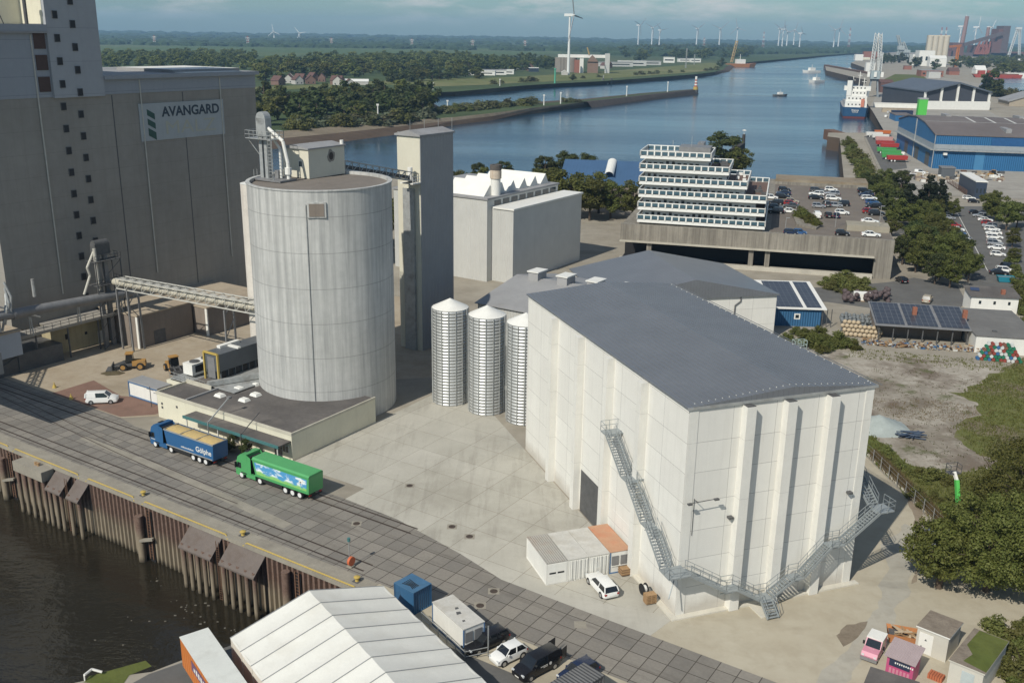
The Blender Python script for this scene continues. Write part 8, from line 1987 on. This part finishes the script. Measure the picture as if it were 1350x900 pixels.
for px, top, Yt, lab in ((127,50,4200,'red and white lattice mast right behind the stair tower'),(204,47,4200,'red and white lattice mast above the silo roof'),(327,48,4200,'lattice mast left of the two small turbines'),(437,50,4600,'lattice mast above the village wood'),(543,51,4600,'lattice mast left of the middle of the horizon'),(623,52,4600,'lattice mast left of the big turbine'),(692,53,4600,'lattice mast nearest the big turbine'),(928,50,5200,'lattice mast among the middle far turbines'),(1006,42,5800,'thin lattice mast left of the turbine group'),(1119,37,5600,'tall red and white lattice mast right of the far turbines'),(1239,36,4800,'left one of two red and white masts at the grain silo'),(1245,36,4800,'right one of two red and white masts at the grain silo')): pylon(px, top, Yt, lab)
# breakwater with its beacon
pA, pB = g(772,134,-2.6), g(916,118,-2.6); e = thing('breakwater', 'dark long breakwater wall reaching out into the river', 'breakwater', (*pA,-3), heading(pA,pB)); LB = math.dist(pA,pB)
MB().add([(0,-2,.3),(LB,-2,.3),(LB,2.5,.3),(0,2.5,.3),(0,-7,-5.6),(LB+2,-5,-5.6),(LB+2,5,-5.6),(0,7,-5.6)],[(0,1,2,3),(4,5,1,0),(5,6,2,1),(6,7,3,2)]).build('wall', mat('dark_stone',(.075,.062,.055),.9,.2,.2,bump=.3), e)
lb = g(917,118.3,-2.7); e = thing('harbour_beacon', 'red and white banded beacon tower with yellow base on the breakwater tip', 'beacon', (*lb,-2.7)); zt = ht(917,101,lb)+2.7
m = MB()
for k in range(6): m.cyl((0,0,zt*(.22+.11*k)),(0,0,zt*(.22+.11*(k+1))),1.9-.12*k,1.78-.12*k,14,(k+1)%2)
m.build('tower', M_rw, e); MB().cyl((0,0,0),(0,0,zt*.22),2.8,2.8,14).build('base', M_yellow, e); MB().cyl((0,0,zt*.88),(0,0,zt),1.4,1.2,12).build('lantern', M_white, e); MB().cyl((0,0,-5.3),(0,0,0),3.2,3.2,14).build('foundation', M_dsteel, e)
for k, (px, py, hh, lab) in enumerate(((717,139,8,'left white signal post on the spit'),(739,137,9,'second white signal post on the spit'),(826,127,9,'white signal post left on the breakwater'),(880,121.5,10,'white signal post near the breakwater beacon'),(498.5,161,11,'white signal post below the dark tree belt'),(590,146,7,'small white post among the spit shrubs'),(571,118,6,'white post on the far dike left'),(659,113.5,7,'thin white post on the dike bank'))):
    e = thing('signal_post', lab, 'post', (*g(px,py,ZF),ZF)); MB().cyl((0,0,0),(0,0,hh),.55,.4,8).build('pole', M_white, e); MB().box(-.8,.8,-.5,.5,hh,hh+1.2).build('head', M_white, e)
e = thing('green_beacon', 'tall green beacon pillar on the far bank near the big turbine', 'beacon', (*g(731.5,110,ZF),ZF)); MB().cyl((0,0,0),(0,0,17),1.1,.9,10).build('pillar', plain('beacon_green',(.09,.40,.26)), e); MB().cyl((0,0,17),(0,0,18.5),1.6,n=10).build('head', plain('beacon_green',(.09,.40,.26)), e)
e = thing('landing_stage', 'white floating landing stage with mast by the far bank', 'pontoon', (*g(787,110,-7.5),-8)); m = MB(); m.box(-22,16,-2,2,0,1.6); m.build('pontoon', M_white, e); MB().bar((8,0,1.6),(9,0,12),.9).bar((4,0,2),(9,0,9),.4).build('mast', M_steel, e)
for px, lab in ((795,'left dark mooring pile at the landing stage'),(806,'right dark mooring pile at the landing stage')): e = thing('mooring_dolphin', lab, 'pile', (*g(px,111,-8),-8)); MB().cyl((0,0,-1),(0,0,8),1.2,n=8).build('pile', M_dsteel, e)
for k, (px, py, tp) in enumerate(((904,90,64),(915,86,72))):
    e = thing('slender_mast', ('tall slender mast on the dike crest','shorter slender mast behind the boatyard')[k], 'mast', (*g(px,py,ZF),ZF)); m = MB(); h_ = ht(px,tp,g(px,py,ZF))-ZF; lattice(m,(0,0,0),(0,0,h_),1.6,12,.35); m.build('lattice', M_steel, e)
# boats
def boat(px, py, Lb, label, mt, rz, big=False):
    e = thing('launch' if not big else 'dredger', label, 'boat' if not big else 'dredger', (*g(px,py,WZ),WZ), rz); k = Lb/12
    m = MB(); m.add([(-6,-1.8,-.3),(4,-1.8,-.3),(7,0,-.3),(4,1.8,-.3),(-6,1.8,-.3),(-6.2,-2.1,1.4),(4.2,-2.1,1.5),(7.8,0,1.9),(4.2,2.1,1.5),(-6.2,2.1,1.4)],[(i,(i+1)%5,5+(i+1)%5,5+i) for i in range(5)]+[(5,6,7,8,9)]); e.scale = (k,k,k)
    m.build('hull', mt, e); MB().box(-2,2.2,-1.4,1.4,1.5,3.4).build('cabin', M_white, e); MB().bar((0,0,3.4),(0,0,5.6),.18).build('mast', M_white, e); return e
boat(1070,96,34,'farther white motor launch in the middle of the river',M_white,R(200)); boat(1076,109,28,'nearer white motor launch in the middle of the river',M_white,R(215)); boat(1028,127,16,'small dark boat drawing a curved wake on the river',M_dsteel,R(20))
boat(1120,93,18,'white launch moored at the rusty pier',M_white,R(100))
dr = boat(975,88.5,60,'orange dredger with raised crane boom off the dike tip',plain('dredger_orange',(.42,.17,.06)),R(5),True)
m = MB(); lattice(m,(-4,0,2),(-2.2,0,11.5),.8,8,.12); m.build('crane_boom', plain('boom_ochre',(.42,.30,.14)), dr)
# wake: foam ribbon riding on the water
m = MB(); pr = None
for k in range(41):
    t_ = k/40; px = 1027-t_*72; py = 127.2-1.2*math.sin(t_*2.2)*1.0-(0 if t_ < .75 else (t_-.75)*14); a = g(px,py,WZ+.03); b_ = g(px,py+.35*(1-.5*t_),WZ+.03)
    if pr: m.add([pr[0]+(WZ+.03,),a+(WZ+.03,),b_+(WZ+.03,),pr[1]+(WZ+.03,)],[(0,1,2,3)])
    pr = (a,b_)
o = m.build('wake_foam', mat('wake_grey',(.16,.20,.23),.5)); o['kind'] = 'stuff'

# ------------------------------------------------------------------ small things of the yards
for k, (px, py) in enumerate(((596,694),(619,707),(651,779),(765,823),(633,798),(540,640),(470,690),(860,770))):
    e = thing('manhole_cover', ('dark manhole cover in the pale yard left','dark manhole cover in the pale yard right of the first','round manhole cover on the slab paving near the containers','pale manhole cover on the slab paving in front of the black van','manhole cover on the slab paving behind the white office container','manhole cover in the yard by the green truck','manhole cover on the paving right of the green truck','manhole cover on the forecourt beside the pallets')[k], 'manhole cover', (*g(px,py),.014))
    MB().cyl((0,0,0),(0,0,.02),.42,n=16).build('lid', M_rail if k != 3 else M_qcap, e); MB().box(-.6,.6,-.6,.6,-.004,.006).build('frame', M_qcap, e)
for k_, o_ in PC.items():
    if k_ not in used_first:
        for c_ in kids(o_): bpy.data.objects.remove(c_)
        bpy.data.objects.remove(o_)
q3 = random.Random(3); m = MB()
for _ in range(14):
    if q3.random() < .5: p = g(q3.uniform(120,300), q3.uniform(800,850), WZ)
    else: p = g(q3.gauss(225,40), q3.gauss(810,14), WZ)
    s_ = q3.uniform(.04,.16); m.box(p[0]-s_,p[0]+s_,p[1]-s_*.6,p[1]+s_*.6,WZ-.02,WZ+.05)
for _ in range(36):
    t_ = q3.random(); p = Q.p(-30+t_*28, -3.2-2.2*math.sin(t_*3.3)+q3.gauss(0,.35)); s_ = q3.uniform(.03,.13); m.box(p[0]-s_,p[0]+s_,p[1]-s_,p[1]+s_,WZ-.02,WZ+.04)
o = m.build('floating_debris', mat('foam_grey',(.16,.15,.125),.8)); o['kind'] = 'stuff'
# pieces that stand apart become parts of their own
def islands(me):
    par = list(range(len(me.vertices)))
    def f(i):
        while par[i] != i: par[i] = par[par[i]]; i = par[i]
        return i
    for p in me.polygons:
        v = p.vertices; r = f(v[0])
        for j in v[1:]: par[f(j)] = r
    d = {}
    for p in me.polygons: d.setdefault(f(p.vertices[0]), []).append(p)
    return list(d.values())
for o in list(bpy.data.objects):
    st = o.name.split('.')[0]
    if o.type == 'MESH' and o.parent and st in ('legs','posts','brackets','frame_posts','downpipe','post','aerials','leg'):
        isl = islands(o.data)
        if len(isl) < 2: continue
        nm = {'legs':'leg','posts':'post','brackets':'bracket','frame_posts':'frame_post','aerials':'aerial'}.get(st, st)
        for ps in isl:
            ids = sorted({i for p in ps for i in p.vertices}); mp = {j:i for i, j in enumerate(ids)}
            me = bpy.data.meshes.new(nm); me.from_pydata([tuple(o.data.vertices[i].co) for i in ids], [], [tuple(mp[i] for i in p.vertices) for p in ps])
            for mt in o.data.materials: me.materials.append(mt)
            me.polygons.foreach_set('material_index', [p.material_index for p in ps]); me.update()
            c = bpy.data.objects.new(nm, me); C.objects.link(c); c.parent = o.parent; c.matrix_local = o.matrix_basis.copy()
        bpy.data.objects.remove(o)
